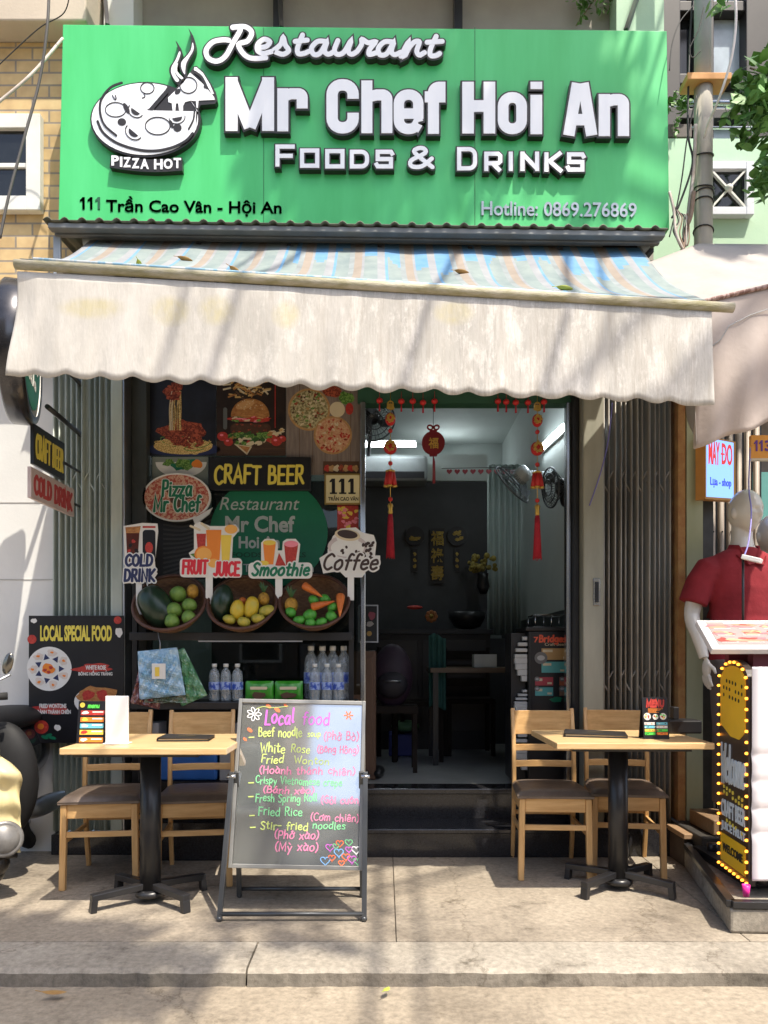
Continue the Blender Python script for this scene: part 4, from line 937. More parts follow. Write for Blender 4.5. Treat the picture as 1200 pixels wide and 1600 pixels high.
for i in range(26): lay(mb, blob2(rnd.uniform(530,557), rnd.uniform(793,826), 3.2, 2.6, rnd, 10, .3), 1 + i % 2)
tag(mb.build('lucky_sticker', [c_red, c_yel, c_pink]), 'small red and gold festive sticker under the number plate', 'sticker')
# oval pizza cut-out
pq = front(4.47)
mb = MB(); mb.prism(pq, ell2(276, 777, 53.5, 38, 48), -.012, 0, 0); mb.prism(pq, [(309,806),(332,793),(329,798),(327,803),(305,820),(301,810)], -.012, .0006, 0)
lay(mb, ell2(276, 777, 50.5, 35.5, 48), 1, pq); lay(mb, [(306,806),(324,797),(306,814)], 1, pq); lay(mb, blob2(280,775,20,13,rnd,24,.3), 2, pq)
ov = mb.build('pizza_sign', [c_pwhite, c_pizza3, c_brown]); tag(ov, 'oval cut-out sign shaped like a pizza with green words', 'sign')
mb = MB(); wb = MB()
for s_, a, b, y, z in (('Pizza', 253, 301, 775, 24), ('Mr Chef', 240, 314, 799, 24)):
    hand(wb, s_, pq, a, y, b, z, 6.4, .0015, .0022, shear=.1); hand(mb, s_, pq, a, y, b, z, 3.9, .002, .0038, shear=.1)
wb.build('letter_outline', c_pwhite, ov); mb.build('lettering', c_pgreen, ov)

# ---------------- die-cut placards on white sticks
pc = front(4.20)
def placard(label, outline_fn, art, words, stick, MA):
    mb = MB()
    for i, sh in enumerate(outline_fn): mb.prism(pc, sh, -.004 - .0002*i, .0002*i, 0)
    art(mb)
    o = mb.build('placard', MA); tag(o, label, 'placard', 'cut-out menu placards on sticks')
    ol = MB(); tx = MB()
    for (s_, a, b, y, z, w, ow, sh) in words:
        hand(ol, s_, pc, a, y, b, z, ow, -.003, .0028, shear=sh, rnd=rnd, wob=.3); hand(tx, s_, pc, a, y, b, z, w, .002, .0046, shear=sh, rnd=random.Random(1), wob=.0)
    ol.build('letter_outline', c_pwhite, o); return o, tx
def a_cold(mb):
    lay(mb, [(197,832),(218,830),(215,878),(199,878)], 1, pc, .001); lay(mb, rrect(223,828,243,880,5), 2, pc, .001); lay(mb, [(196,824),(220,822),(218,833),(197,833)], 3, pc, .001)
    for i in range(7): lay(mb, blob2(200+rnd.uniform(2,14), 845+rnd.uniform(0,28), 3, 3, rnd, 8, .2), 4 if i % 2 else 2, pc, .0016)
    lay(mb, ell2(233,856,6,9), 4, pc, .0016); lay(mb, rect2(223,822,243,825), 4, pc, .001)
o, tx = placard('white placard with a glass and can of cola reading cold drink', [[(193,822),(222,817),(246,818),(247,830),(242,880),(244,893),(195,893)], [(193,893),(240,886),(246,896),(238,908),(193,912)]], a_cold,
        [('COLD',196,240,884,17,4.0,8,.08), ('DRINK',194,243,908,18,4.0,8,.08)], None, [c_pwhite, flat('cola brown', (.10,.022,.012), .3, var=.4), c_blk, c_bun, c_red])
tx.build('lettering', c_navy, o); mb = MB(); mb.prism(pc, rect2(212,905,221,960), -.009, -.0045); mb.build('stick', c_pwhite, o)
def a_juice(mb):
    lay(mb, [(307,834),(322,834),(320,872),(310,872)], 1, pc, .001); lay(mb, [(322,828),(346,828),(343,876),(325,876)], 2, pc, .001); lay(mb, [(345,836),(362,836),(358,882),(347,882)], 3, pc, .001)
    lay(mb, ell2(319,866,15,13), 2, pc, .0018); lay(mb, ell2(319,866,12,10.5), 4, pc, .003); lay(mb, ell2(361,827,10,7), 4, pc, .0018); lay(mb, ell2(334,880,9,7), 4, pc, .002); lay(mb, [(297,866),(306,864),(308,874)], 5, pc, .001)
    lst(mb, [(315,818),(326,826)], 4, 6, pc, .001); lst(mb, [(298,822),(312,828)], 3.5, 6, pc, .001)
o, tx = placard('white placard with glasses of orange juice reading fruit juice', [[(303,820),(312,815),(328,822),(350,822),(368,819),(374,828),(364,840),(362,876),(300,876),(295,864),(303,858)], rrect(281,872,378,902,6)], a_juice,
        [('FRUIT',285,325,896,20,4.2,8,.1), ('JUICE',334,375,899,20,4.2,8,.1)], None, [c_pwhite, c_red, c_org, c_yel, flat('print light orange', (.85,.42,.10), .4), c_lg, c_cream])
tx.build('lettering', flat('print raspberry', (.66,.03,.05), .4), o); mb = MB(); mb.prism(pc, [(321,900),(332,900),(332,936),(326,950),(321,936)], -.009, -.0045); mb.build('stick', c_pwhite, o)
def a_smooth(mb):
    lay(mb, [(411,848),(431,848),(427,882),(414,882)], 1, pc, .001); lay(mb, [(444,850),(466,850),(461,884),(447,884)], 2, pc, .001); lay(mb, ell2(421,848,10,4), 3, pc, .0016); lay(mb, ell2(455,850,11,5), 4, pc, .0016)
    lay(mb, [(430,884),(436,864),(447,884)], 2, pc, .002); lay(mb, ell2(412,880,8,4), 3, pc, .002)
o, tx = placard('white placard with orange and red smoothie glasses reading smoothie', [[(408,848),(414,842),(428,842),(434,848),(434,860),(441,860),(442,846),(448,842),(462,842),(469,850),(466,880),(470,886),(408,886)], rrect(388,879,488,904,7)], a_smooth,
        [('Smoothie',393,484,899,19,3.8,8,.25)], None, [c_pwhite, c_org, c_red, c_yel, c_pink])
tx.build('lettering', c_pgreen, o); mb = MB(); mb.prism(pc, [(430,902),(441,902),(441,928),(436,938),(430,928)], -.009, -.0045); mb.build('stick', c_pwhite, o)
def a_coffee(mb):
    lay(mb, ell2(543,854,31,18), 1, pc, .001); lay(mb, ell2(543,856,26,14), 0, pc, .0016); lay(mb, [(524,836),(562,836),(556,858),(544,864),(532,858)], 0, pc, .0026); lay(mb, ell2(543,836,20,9,24,8), 2, pc, .0038); lay(mb, ell2(543,835,16,6.5,24,8), 3, pc, .005)
    for i in range(16): lay(mb, ell2(570+rnd.uniform(-4,14), 838+rnd.uniform(0,38), 3.2, 2.3, 10, rnd.uniform(0,180)), 3, pc, .002)
    for i in range(6): lay(mb, ell2(528+rnd.uniform(0,34), 858+rnd.uniform(-3,6), 2.6, 2, 10, rnd.uniform(0,180)), 3, pc, .0028)
o, tx = placard('white placard with a coffee cup and beans reading coffee', [[(512,858),(520,838),(532,826),(556,824),(566,832),(584,836),(588,848),(585,878),(512,880)], [(499,872),(512,864),(560,868),(594,868),(594,882),(575,888),(566,902),(540,902),(530,892),(505,896)]], a_coffee,
        [('Coffee',503,591,890,24,3.8,9,.3)], None, [c_pwhite, flat('print grey pink', (.55,.48,.47), .4), c_cream, flat('print coffee', (.045,.022,.014), .4)])
tx.build('lettering', flat('print dark coffee', (.05,.025,.018), .4), o); mb = MB(); mb.prism(pc, rect2(543,898,553,938), -.009, -.0045); mb.build('stick', c_pwhite, o)

# ---------------- fruit rack and counter
rk = thing('fruit_rack', 'black metal rack in front of the window carrying three fruit baskets', 'rack', (-.8, 4.35, .905))
mb = MB()
for px in (211, 549): x = P(px,0,4.34).x; mb.box((x-.014, 4.33, .907), (x+.014, 4.36, 1.62))
mb.build('upright', m_blackm, rk)
mb = MB(); xa, xb = P(209,0,4.3).x, P(551,0,4.3).x; mb.box((xa, 4.24, 1.262), (xb, 4.50, 1.284)); mb.box((xa, 4.225, 1.255), (xb, 4.238, 1.30)); mb.build('shelf', m_black, rk, bevel=.003)
mb = MB(); mb.box((P(315,0,4.3).x, 4.222, 1.246), (P(475,0,4.3).x, 4.2245, 1.254)); mb.build('price_strip', m_steel, rk)
m_bask = mat('brown woven cane', (.10,.045,.022), .6, c2=(.23,.12,.055), scale=40, stretch=(1,1,3), bump=.6, bscale=90); m_rim = mat('dark cane rim', (.06,.022,.014), .5, c2=(.11,.045,.025), scale=50, bump=.4)
NB = Vector((0, -.80, .60)).normalized()
def basket(cx, cy, rp, label, d=4.20):
    c = P(cx, cy, d); r = rp*d/F; M = mtx(c - NB*.125, NB, (1,0,0))
    mb = MB(); mb.lathe([(r*.02,0),(r*.5,.004),(r*.72,.03),(r*.90,.08),(r*.985,.125),(r*.955,.125),(r*.87,.082),(r*.69,.036),(r*.48,.012),(r*.02,.008)], M, 44, caps=False)
    o = mb.build('fruit_basket', m_bask, loc=c); tag(o, label, 'basket', 'cane baskets of fruit')
    mb = MB(); mb.tube([M @ Vector((r*math.cos(a)*.985, r*math.sin(a)*.985, .127)) for a in [2*math.pi*i/48 for i in range(48)]], .0105, 8, closed=True)
    mb.build('rim', m_rim, o); return c
def fp3(px, py, cy, out=.0, d=4.20): return P(px, py, d + (cy-py)*d/F*.62 + .02 - out)
basket(265, 941, 57, 'cane basket holding a dark watermelon and green limes, leftmost of three'); basket(379, 941, 54.5, 'cane basket holding yellow mangoes, middle of three'); basket(491, 939, 54.5, 'cane basket holding carrots and limes, rightmost of three')
m_melon = mat('dark green rind', (.008,.022,.012), .3, c2=(.018,.045,.022), scale=14); m_lime = mat('lime skin', (.08,.17,.022), .42, c2=(.22,.36,.07), scale=22, bump=.3, bscale=140, detail=7)
m_lime2 = mat('bright lime skin', (.03,.22,.018), .40, c2=(.11,.42,.05), scale=24, bump=.3, bscale=140, detail=7); m_mango = mat('mango skin', (.74,.44,.02), .4, c2=(.48,.42,.05), scale=16, bump=.15, detail=7); m_mang2 = mat('green mango skin', (.20,.25,.035), .45, c2=(.56,.42,.05), scale=16, bump=.15, detail=7)
m_carr = mat('carrot skin', (.78,.22,.035), .5, c2=(.52,.11,.02), scale=22, bump=.5, bscale=60, detail=8); m_pine = mat('pineapple skin', (.62,.34,.04), .6, c2=(.30,.14,.02), scale=60, bump=.8, bscale=70); m_pleaf = flat('pineapple leaf', (.05,.13,.05), .5, var=.3)
def fruit(nm, px, py, rx, ry, cy, m_, label, rot=0, out=.0, group=None, cat=None, stem=False, d=4.20):
    c = fp3(px, py, cy, out, d); k = d/F; mb = MB(); M = Matrix.Rotation(R(rot), 3, 'Y')
    mb.ell(c, (rx*k, min(rx,ry)*k, ry*k), 22, 16, 0, M, fn=(lambda p, a=px*1.7+py, b=py*2.3: 1 + .05*p.z**3 + .03*math.sin(3*p.x+a) + .025*math.sin(4*p.z+b) - .05*math.exp(-((p.z-1)/.12)**2)))
    if stem: mb.tube([c + M @ Vector((0,0,ry*k*.97)), c + M @ Vector((.002,-.002,ry*k*1.12))], .0025, 6, 1)
    o = mb.build(nm, [m_, c_brown], loc=c); tag(o, label, cat or nm, group); return o
fruit('watermelon', 246, 950, 25, 38, 941, m_melon, 'dark green watermelon in the leftmost fruit basket', rot=-32, cat='watermelon', stem=True)
for px, py, r_ in ((278,929,13),(272,954,12.5),(296,946,11.2),(295,965,11),(269,971,11.5)):
    fruit('lime', px, py, r_, r_*1.04, 941, m_lime, 'dull green round fruit beside the watermelon in the leftmost basket', group='green fruit in the leftmost basket', out=.02, stem=True, rot=px*7 % 60 - 30, cat='green fruit')
fruit('watermelon', 347, 943, 17, 31, 941, m_melon, 'narrow dark green melon at the left of the middle fruit basket', rot=6, stem=True)
fruit('mango', 371, 954, 11.5, 17, 941, m_mango, 'upright yellow mango in the middle basket, beside the dark melon', rot=4, out=.03, stem=True); fruit('mango', 393, 950, 11.5, 18, 941, m_mango, 'upright yellow mango in the middle basket, next to the pineapple', rot=12, out=.03, stem=True)
fruit('mango', 417, 955, 13, 9.5, 941, m_mang2, 'greenish yellow mango lying at the right of the middle basket', out=.02, rot=-14)
fruit('orange', 379, 940, 6.5, 7, 941, m_carr, 'small orange fruit between the two upright mangoes', out=.0)
for px, py, a, b in ((358,968,10,7.6),(381,972,10,8),(403,967,10.5,8)): fruit('passion_fruit', px, py, a, b, 941, m_mang2, 'small yellow green fruit along the front of the middle basket', group='small fruit in front of the mangoes', out=.03, cat='small fruit', stem=True, rot=px*5 % 60 - 30)
for px, py, r_ in ((454,957,8.5),(467,970,8.6),(484,962,10.5),(485,974,8.4),(502,973,8.6),(518,964,9.2),(490,938,8),(508,937,8.4),(520,949,8)):
    fruit('lime', px, py, r_*1.08, r_*.95, 939, m_lime2, 'bright green lime among the carrots in the rightmost basket', group='bright limes in the rightmost basket', out=.02, cat='lime', stem=True, rot=px*11 % 100 - 50)
def pineapple(px, py, r_, cy, label, leaves=True, tilt=0, d=4.20):
    c = fp3(px, py, cy, .01, d); k = d/F; mb = MB(); mb.ell(c, (r_*k, r_*k, r_*1.2*k), 18, 12, 0)
    o = mb.build('pineapple', m_pine, loc=c); tag(o, label, 'pineapple')
    if leaves:
        lf = MB()
        for i in range(16):
            a = i*2.4; l = r_*k*(1.2 + .8*((i*7) % 5)/5); b = c + Vector((0,0,r_*1.1*k)); s_ = .35 + .4*((i*3) % 4)/4
            e = b + Vector((math.cos(a)*l*s_, math.sin(a)*l*s_, l)); mm = b.lerp(e, .5) + Vector((0,0,l*.12)); lf.tube([b, mm, e], [.0065,.005,.0008], 5)
        lf.build('leaf_crown', m_pleaf, o)
    return o
pineapple(455, 946, 10.5, 939, 'small pineapple with a leafy crown in the rightmost basket'); pineapple(412, 936, 9, 941, 'small pineapple at the back of the middle basket')
pineapple(251, 940, 8.5, 941, 'yellow pineapple behind the watermelon in the leftmost basket', False); pineapple(301, 924, 9.5, 941, 'orange knobbly pineapple at the top right of the leftmost basket', False)
def carrot(a, b, cy, label, w=6.5):
    p = fp3(*a, cy, .055); q = fp3(*b, cy, .055); k = 4.2/F; mb = MB(); mb.tube([p.lerp(q, t) for t in (0,.03,.1,.3,.6,.9,1)], [w*k*.5,w*k*.9,w*k,w*k*.88,w*k*.6,w*k*.22,w*k*.05], 12)
    o = mb.build('carrot', m_carr, loc=p); tag(o, label, 'carrot')
carrot((474,914),(504,933),939,'carrot slanting down at the top of the rightmost basket'); carrot((486,949),(524,939),939,'carrot lying across the middle of the rightmost basket'); carrot((532,929),(531,964),939,'upright carrot at the right rim of the rightmost basket',7)

ct = thing('display_counter', 'black display counter under the shop window with an open shelf', 'counter', (-.8, 4.4, 0))
xa, xb = P(206,0,4.25).x, -.155
mb = MB(); mb.box((xa, 4.22, .862), (xb, 4.54, .905)); mb.build('counter_top', m_black, ct, bevel=.004)
mb = MB(); mb.box((xa+.01, 4.48, .02), (xb-.01, 4.53, .86)); mb.build('back_panel', flat('counter back', (.02,.02,.02), .6), ct)
mb = MB(); mb.box((xa+.01, 4.25, .42), (xb-.01, 4.478, .45)); mb.build('shelf', m_black, ct)
mb = MB(); mb.box((xa+.005, 4.24, 0), (xb-.005, 4.47, .22)); mb.build('base', m_granite, ct, bevel=.006)
for x in (xa+.02, (xa+xb)/2, xb-.02):
    mb = MB(); mb.box((x-.018, 4.245, .222), (x+.018, 4.28, .86)); mb.build('upright', m_black, ct)
bx = MB(); bx.box((P(248,0,4.27).x, 4.27, .452), (P(338,0,4.27).x, 4.46, .66)); o = bx.build('plastic_crate', mat('blue plastic', (.03,.13,.42), .4, var=.15), bevel=.012); tag(o, 'blue plastic crate on the shelf behind the left table', 'crate')
bx = MB(); bx.box((P(256,0,4.27).x, 4.262, .60), (P(330,0,4.27).x, 4.269, .635)); bx.build('crate_lip', flat('lighter blue plastic', (.05,.19,.52), .4), o)
for a, b, lb in ((214, 246, 'pale grey carton at the left end of the counter shelf'), (342, 378, 'pale grey carton at the right of the blue crate')):
    bx = MB(); bx.box((P(a,0,4.27).x, 4.29, .452), (P(b,0,4.27).x, 4.45, .78)); bx.box((P(a,0,4.27).x+.02, 4.2885, .60), (P(b,0,4.27).x-.02, 4.2898, .64), 1); tag(bx.build('carton', [mat('grey carton', (.34,.33,.33), .8, var=.1), m_steel], bevel=.006), lb, 'carton')
# water bottles
m_pet = mat('clear plastic', (.50,.56,.60), .08, alpha=.42, coat=1.0, spec=.8); m_lab = mat('blue bottle label', (.02,.07,.42), .35, c2=(.35,.45,.75), scale=30, sharp=True)
bt = thing('water_bottle', 'clear water bottle with a blue label in the row of three beside the green packets', 'water bottle', (0,0,0), 'small water bottles in the row of three')
mb = MB(); mb.lathe([(.002,.0),(.029,.002),(.032,.012),(.031,.05),(.033,.06),(.033,.115),(.031,.125),(.032,.145),(.026,.172),(.013,.188),(.012,.200)], n=20); mb.build('bottle_body', m_pet, bt)
mb = MB(); mb.lathe([(.0335,.068),(.0335,.112)], n=20, caps=False); mb.build('label', m_lab, bt)
mb = MB(); mb.lathe([(.002,.198),(.0145,.198),(.0145,.214),(.013,.217),(.002,.217)], n=16); mb.build('cap', m_white, bt)
zt = .905
for i, px in enumerate((335, 353, 371)):
    o = bt if i == 0 else copy_tree(bt); place(o, (P(px,0,4.31).x, 4.31, zt), i*40)
for i, px in enumerate((492, 511, 529)):
    o = copy_tree(bt); place(o, (P(px,0,4.29).x, 4.29, zt), i*33, 'clear water bottle with a blue label standing in front of taller bottles'); o['group'] = 'small water bottles in front of the tall ones'
for i, px in enumerate((486, 504, 520, 537)):
    o = copy_tree(bt); place(o, (P(px,0,4.40).x, 4.40, zt), i*70, 'tall water bottle in the back row at the right end of the counter'); o['group'] = 'tall water bottles at the back'; o.scale = (1.28,1.28,1.48)
m_pack = mat('green snack packet', (.03,.26,.02), .3, c2=(.07,.38,.03), scale=14, coat=.3)
for i, (a, b) in enumerate(((383, 427), (429, 473))):
    xa_, xb_ = P(a,0,4.30).x, P(b,0,4.30).x
    def fn(u, v, s_=1):
        bul = math.sin(math.pi*u)**.5*math.sin(math.pi*v)**.6; return (xa_+(xb_-xa_)*u, 4.31 - s_*.026*bul + .003*math.sin(u*19+i)*bul, zt+.002+.115*v)
    mb = MB(); mb.grid(lambda u, v: fn(u, v), 20, 12); mb.grid(lambda u, v: fn(u, v, -1), 20, 12)
    o = mb.build('snack_packet', m_pack); tag(o, ('green snack packet beside the row of three bottles', 'green snack packet nearest the tall bottles')[i], 'packet')
    pk = Pl((xa_, 4.2805, zt), (1,0,0), (0,0,-1), (0,-1,0)); w_ = xb_-xa_
    mb = MB(); mb.prism(pk, rrect(w_*.2, -.085, w_*.8, -.068, .004), -.002, .0006, 0); mb.prism(pk, blob2(w_*.5, -.035, w_*.26, .018, rnd, 18, .2), -.008, .0004, 1); mb.build('packet_print', [c_cream, c_brown], o)
# bags of rain capes hanging from the rack
def pillow(nm, c, w, h, t, m_, label, rot, seed, group=None):
    rr = random.Random(seed); ph = [rr.uniform(0,6) for _ in range(6)]; M = Matrix.Rotation(R(rot), 3, 'Y'); c = Vector(c); mb = MB()
    for s_ in (1,-1):
        def fn(u, v):
            b = (math.sin(math.pi*u)*math.sin(math.pi*v))**.45
            cr = .012*math.sin(u*17+v*9+ph[0]) + .009*math.sin(v*23-u*11+ph[1]) + .006*math.sin(u*41+v*37+ph[2])
            return c + M @ Vector(((u-.5)*w*(.86+.14*v), -s_*(t*b + cr*b), (.5-v)*h))
        mb.grid(fn, 26, 26, smooth=False)
    o = mb.build(nm, m_, loc=c + Vector((0,0,h/2))); tag(o, label, 'bag', group); return o, M, c
m_film = lambda n, a, b: mat(n, a, .12, c2=b, scale=16, detail=6, coat=1.0, spec=.7)
b0 = P(250, 1052, 4.17)
o, M, c = pillow('cape_bag', b0 + Vector((0,.0,0)), .26, .27, .028, m_film('pale blue cape', (.16,.38,.58), (.42,.58,.70)), 'clear bag with a folded pale blue rain cape hanging from the rack', -6, 1)
mb = MB(); mb.box(c+Vector((-.03,-.05,-.03)), c+Vector((.045,-.044,.055)), 0); mb.box(c+Vector((-.012,-.0525,-.015)), c+Vector((.012,-.0505,.035)), 1); mb.build('bag_card', [c_pwhite, c_yel], o)
mb = MB(); mb.tube([c+Vector((0,0,.13)), c+Vector((.0,.005,.17)), c+Vector((-.012,.02,.20)), c+Vector((-.02,.03,.235))], .003, 6); mb.build('hook', m_steel, o)
pillow('cape_bag', b0 + Vector((.12,.045,-.02)), .16, .30, .024, m_film('green cape', (.04,.22,.09), (.20,.38,.22)), 'clear bag with a green rain cape behind the pale blue one', -24, 2)
pillow('cape_bag', b0 + Vector((-.075,.05,-.06)), .17, .26, .024, m_film('wine red cape', (.16,.03,.035), (.30,.14,.13)), 'clear bag with a dark red rain cape at the left of the pale blue one', 12, 3)
pillow('cape_bag', b0 + Vector((.02,.04,-.13)), .25, .08, .022, m_film('mixed cape', (.10,.22,.14), (.34,.30,.28)), 'flat clear bag lying under the hanging rain capes', 0, 4)

# ---------------- poster on the left shutter, perpendicular signs
lp2 = front(4.30)
mb = MB(); mb.prism(lp2, rect2(45, 962, 193, 1161), -.012, 0, 0)
lay(mb, ell2(77, 1045, 35, 34.5, 44), 1, lp2, .0006); 
for i in range(7):
    a = i*51; lay(mb, [(77+16*math.cos(R(a-18)),1045+16*math.sin(R(a-18))),(77+24*math.cos(R(a)),1045+24*math.sin(R(a))),(77+16*math.cos(R(a+18)),1045+16*math.sin(R(a+18)))], 2, lp2, .0014)
    lay(mb, blob2(77+25*math.cos(R(a+25)),1045+25*math.sin(R(a+25)),7,6,rnd,14,.25), 3, lp2, .0018); lay(mb, blob2(77+26*math.cos(R(a+25)),1045+26*math.sin(R(a+25)),2.6,2,rnd,9,.3), 4, lp2, .003)
lay(mb, ell2(75,1045,12.5,12), 1, lp2, .003); lay(mb, blob2(76,1045,9.5,8.5,rnd,16,.15), 4, lp2, .0046)
for cx, cy in ((71,1047),(80,1043),(77,1050)): lay(mb, blob2(cx,cy,3,2.6,rnd,9,.2), 5, lp2, .006)
lay(mb, blob2(146,1044,28,7,rnd,30,.25), 5, lp2, .0006); lay(mb, blob2(80,1108,30,7,rnd,30,.25), 5, lp2, .0006)
lay(mb, ell2(150,1096,34,22), 1, lp2, .0006); lay(mb, blob2(150,1088,30,16,rnd,24,.2), 6, lp2, .0022)
for cx in (138,160): lay(mb, blob2(cx,1086,9,8,rnd,16,.2), 5, lp2, .0036)
lay(mb, ell2(65,1136,11,10.5), 5, lp2, .0006); lay(mb, ell2(64,1135,5,4.5), 4, lp2, .0022); lay(mb, ell2(50,999,7,7), 5, lp2, .0006); lay(mb, ell2(184,969,6,6), 5, lp2, .0006); lay(mb, blob2(186,988,6,7,rnd,14,.15), 1, lp2, .0006); lay(mb, blob2(53,970,4.5,4,rnd,12,.2), 1, lp2, .0006); lay(mb, blob2(90,1137,5,5,rnd,12,.2), 1, lp2, .0006)
for cx, cy, r_ in ((70,1152,20),(76,1149,-20),(82,1153,10)): lay(mb, ell2(cx,cy,6,2.5,12,r_), 7, lp2, .0006)
fpst = mb.build('food_board', [c_blk, c_pwhite, c_navy, flat('print dumpling', (.66,.58,.52), .5), c_org, c_red, c_bun, c_pgreen]); tag(fpst, 'black hanging board of local special food dishes on the left shutter', 'menu board')
mb = MB(); mb.text('LOCAL SPECIAL FOOD', lp2, 63, 977, 175, 1002, .0008, .002, 0, bold=.045)
for s_, a, y0_, b, y1_ in (('WHITE ROSE',134,1039.5,166,1046.5), ('BÔNG HỒNG TRẮNG',123,1047.5,176,1055.5), ('FRIED WONTONS',62,1099.5,104,1106.5), ('HOÀNH THÁNH CHIÊN',54,1107.5,111,1115.5)): mb.text(s_, lp2, a, y0_, b, y1_, .003, .0046, 1, bold=.03)
mb.build('lettering', [m_ylet, c_pwhite], fpst)
def side_sign(nm, label, words, z0, z1, xs_, d0_, d1_, mb_, ml, bold):
    # board square to the street, its printed face towards the shop
    pl = Pl((xs_, d0_, z1), (0,1,0), (0,0,-1), (1,0,0)); mb = MB(); mb.prism(pl, rect2(0,0,d1_-d0_,z1-z0), -.02, 0, 0)
    o = mb.build(nm, mb_, bevel=.003); tag(o, label, 'sign'); L_ = d1_-d0_; H_ = z1-z0
    t = MB(); hand(t, words, pl, L_*.06, H_*.80, L_*.94, H_*.56, bold, 0, .002, shear=.04); t.build('lettering', ml, o)
    mb = MB(); mb.tube([(xs_-.01, d1_-.03, (z0+z1)/2), (xs_-.01, 4.43, (z0+z1)/2)], .008, 6); mb.build('bracket', m_blackm, o); return o
side_sign('beer_sign', 'small black craft beer sign seen edge on beside the left shutter', 'CRAFT BEER', 2.155, 2.365, -1.80, 3.83, 4.20, c_blk, m_ylet, .016)
side_sign('drink_sign', 'faded red and white cold drink sign under the small black beer sign', 'COLD DRINK', 1.975, 2.135, -1.80, 3.80, 4.33, mat('pinkish white board', (.52,.40,.38), .5, c2=(.62,.52,.50), scale=6), flat('faded red paint', (.45,.05,.05), .5), .02)
# round projecting sign
rs = thing('round_sign', 'round double sided light box sign jutting out at the left end of the awning', 'sign', (-1.76, 3.72, 2.65))
RA = R(17); RN = Vector((math.cos(RA), math.sin(RA), 0)); RU = Vector((-math.sin(RA), math.cos(RA), 0)); M = mtx((-1.885, 3.74, 2.69), RN, RU)
mb = MB(); mb.lathe([(.30,.0),(.335,.0),(.345,.012),(.345,.10),(.335,.112),(.30,.112)], M, 48, caps=False); mb.build('rim', mat('dark steel rim', (.035,.035,.04), .22, .7, c2=(.10,.10,.11), scale=6), rs)
mb = MB(); mb.lathe([(.001,.10),(.315,.10),(.315,.106)], M, 48, caps=False); mb.lathe([(.001,.012),(.315,.012)], M, 48, caps=False); fco = mb.build('sign_face', m_white, rs)
pr = Pl(Vector((-1.885, 3.74, 2.69)) + RN*.106, RU, (0,0,-1), RN)
mb = MB(); mb.prism(pr, ell2(0,0,.268,.268,44), -.003, .002); mb.build('green_disc', c_pgreen, fco)
mb = MB(); mb.text('Mr Chef', pr, -.20, -.07, .20, .05, .002, .004, bold=.03); mb.text('Hoi An', pr, -.12, .08, .12, .15, .002, .004, bold=.03); mb.build('lettering', c_pwhite, fco)
mb = MB(); mb.tube([(-1.80, 3.98, 2.5), (-1.80, 4.44, 2.48)], .014, 8); mb.tube([(-1.80, 3.98, 2.8), (-1.80, 4.44, 2.78)], .014, 8); mb.build('bracket', m_blackm, rs)

# ================================================================ chairs and tables
m_beech = wood('beech', (.54,.30,.11), (.74,.47,.21), 2); m_beechx = wood('beech rail', (.54,.30,.11), (.74,.47,.21), 0); m_vinyl = mat('brown vinyl', (.14,.105,.08), .35, c2=(.19,.145,.115), scale=14, bump=.35, bscale=28, detail=8)
m_top = wood('maple top', (.56,.36,.16), (.74,.53,.28), 0, .35)
ch = thing('wooden_chair', 'beech chair at the outer side of the left table, nearest the scooter', 'chair', (0,0,0), 'beech chairs with brown seats')
def side(x0): return Pl((x0, 0, 0), (0,1,0), (0,0,1), (1,0,0))
for s_ in (-1, 1):
    mb = MB(); mb.bar((s_*.195, -.20, 0), (s_*.187, -.195, .425), .034, .036); mb.build('leg', m_beech, ch, bevel=.005)
    mb = MB(); pts = [(v.x, v.y) for v in crv([Vector(p) for p in ((.275,0),(.232,.16),(.195,.36),(.190,.48),(.208,.66),(.268,.862))], 6)]
    mb.stroke(side(s_*.185-.012), pts, .036, 0, .024, rnd=False); mb.build('leg', m_beech, ch, bevel=.005)
mb = MB()
ax = Pl((0,0,.428), (1,0,0), (0,1,0), (0,0,1)); mb.prism(ax, [(-.216,-.222),(.216,-.222),(.196,.205),(-.196,.205)], 0, .012, 0)
def seat(u, v):
    w = .218 - .02*v; e = (1-abs(2*u-1)**6)*(1-abs(2*v-1)**6); return ((u-.5)*2*w, -.225 + .435*v, .441 + .032*max(0,e)**.5)
mb.grid(seat, 24, 24); mb.build('seat', m_vinyl, ch)
mb = MB(); mb.box((-.17,-.205,.355), (.17,-.185,.426)); mb.box((-.172,.185,.355), (.172,.203,.426)); mb.box((-.195,-.18,.355), (-.176,.175,.426)); mb.box((.176,-.18,.355), (.195,.175,.426)); mb.build('apron', m_beechx, ch, bevel=.003)
mb = MB(); mb.bar((-.175,-.197,.275), (.175,-.197,.275), .018, .028); mb.build('stretcher', m_beechx, ch, bevel=.003)
mb = MB(); mb.bar((-.175,.212,.275), (.175,.212,.275), .018, .024); mb.build('stretcher', m_beechx, ch, bevel=.003)
for s_ in (-1,1):
    mb = MB(); mb.bar((s_*.186,-.18,.24), (s_*.184,.205,.24), .016, .024); mb.build('stretcher', m_beechx, ch, bevel=.003)
def rail(z0, z1, y, nm, th=.016):
    mb = MB(); n = 12; cy = lambda x: y + .022*(1-(x/.175)**2)
    vs = []; fs = []
    for i in range(n+1):
        x = -.175 + .35*i/n; yy = cy(x); vs += [(x,yy-th/2,z0),(x,yy-th/2,z1),(x,yy+th/2,z1),(x,yy+th/2,z0)]
    for i in range(n):
        for j in range(4): fs.append((i*4+j, i*4+(j+1) % 4, (i+1)*4+(j+1) % 4, (i+1)*4+j))
    fs += [(0,1,2,3), (n*4+3,n*4+2,n*4+1,n*4)]; mb.add(vs, fs); mb.build(nm, m_beechx, ch, bevel=.003)
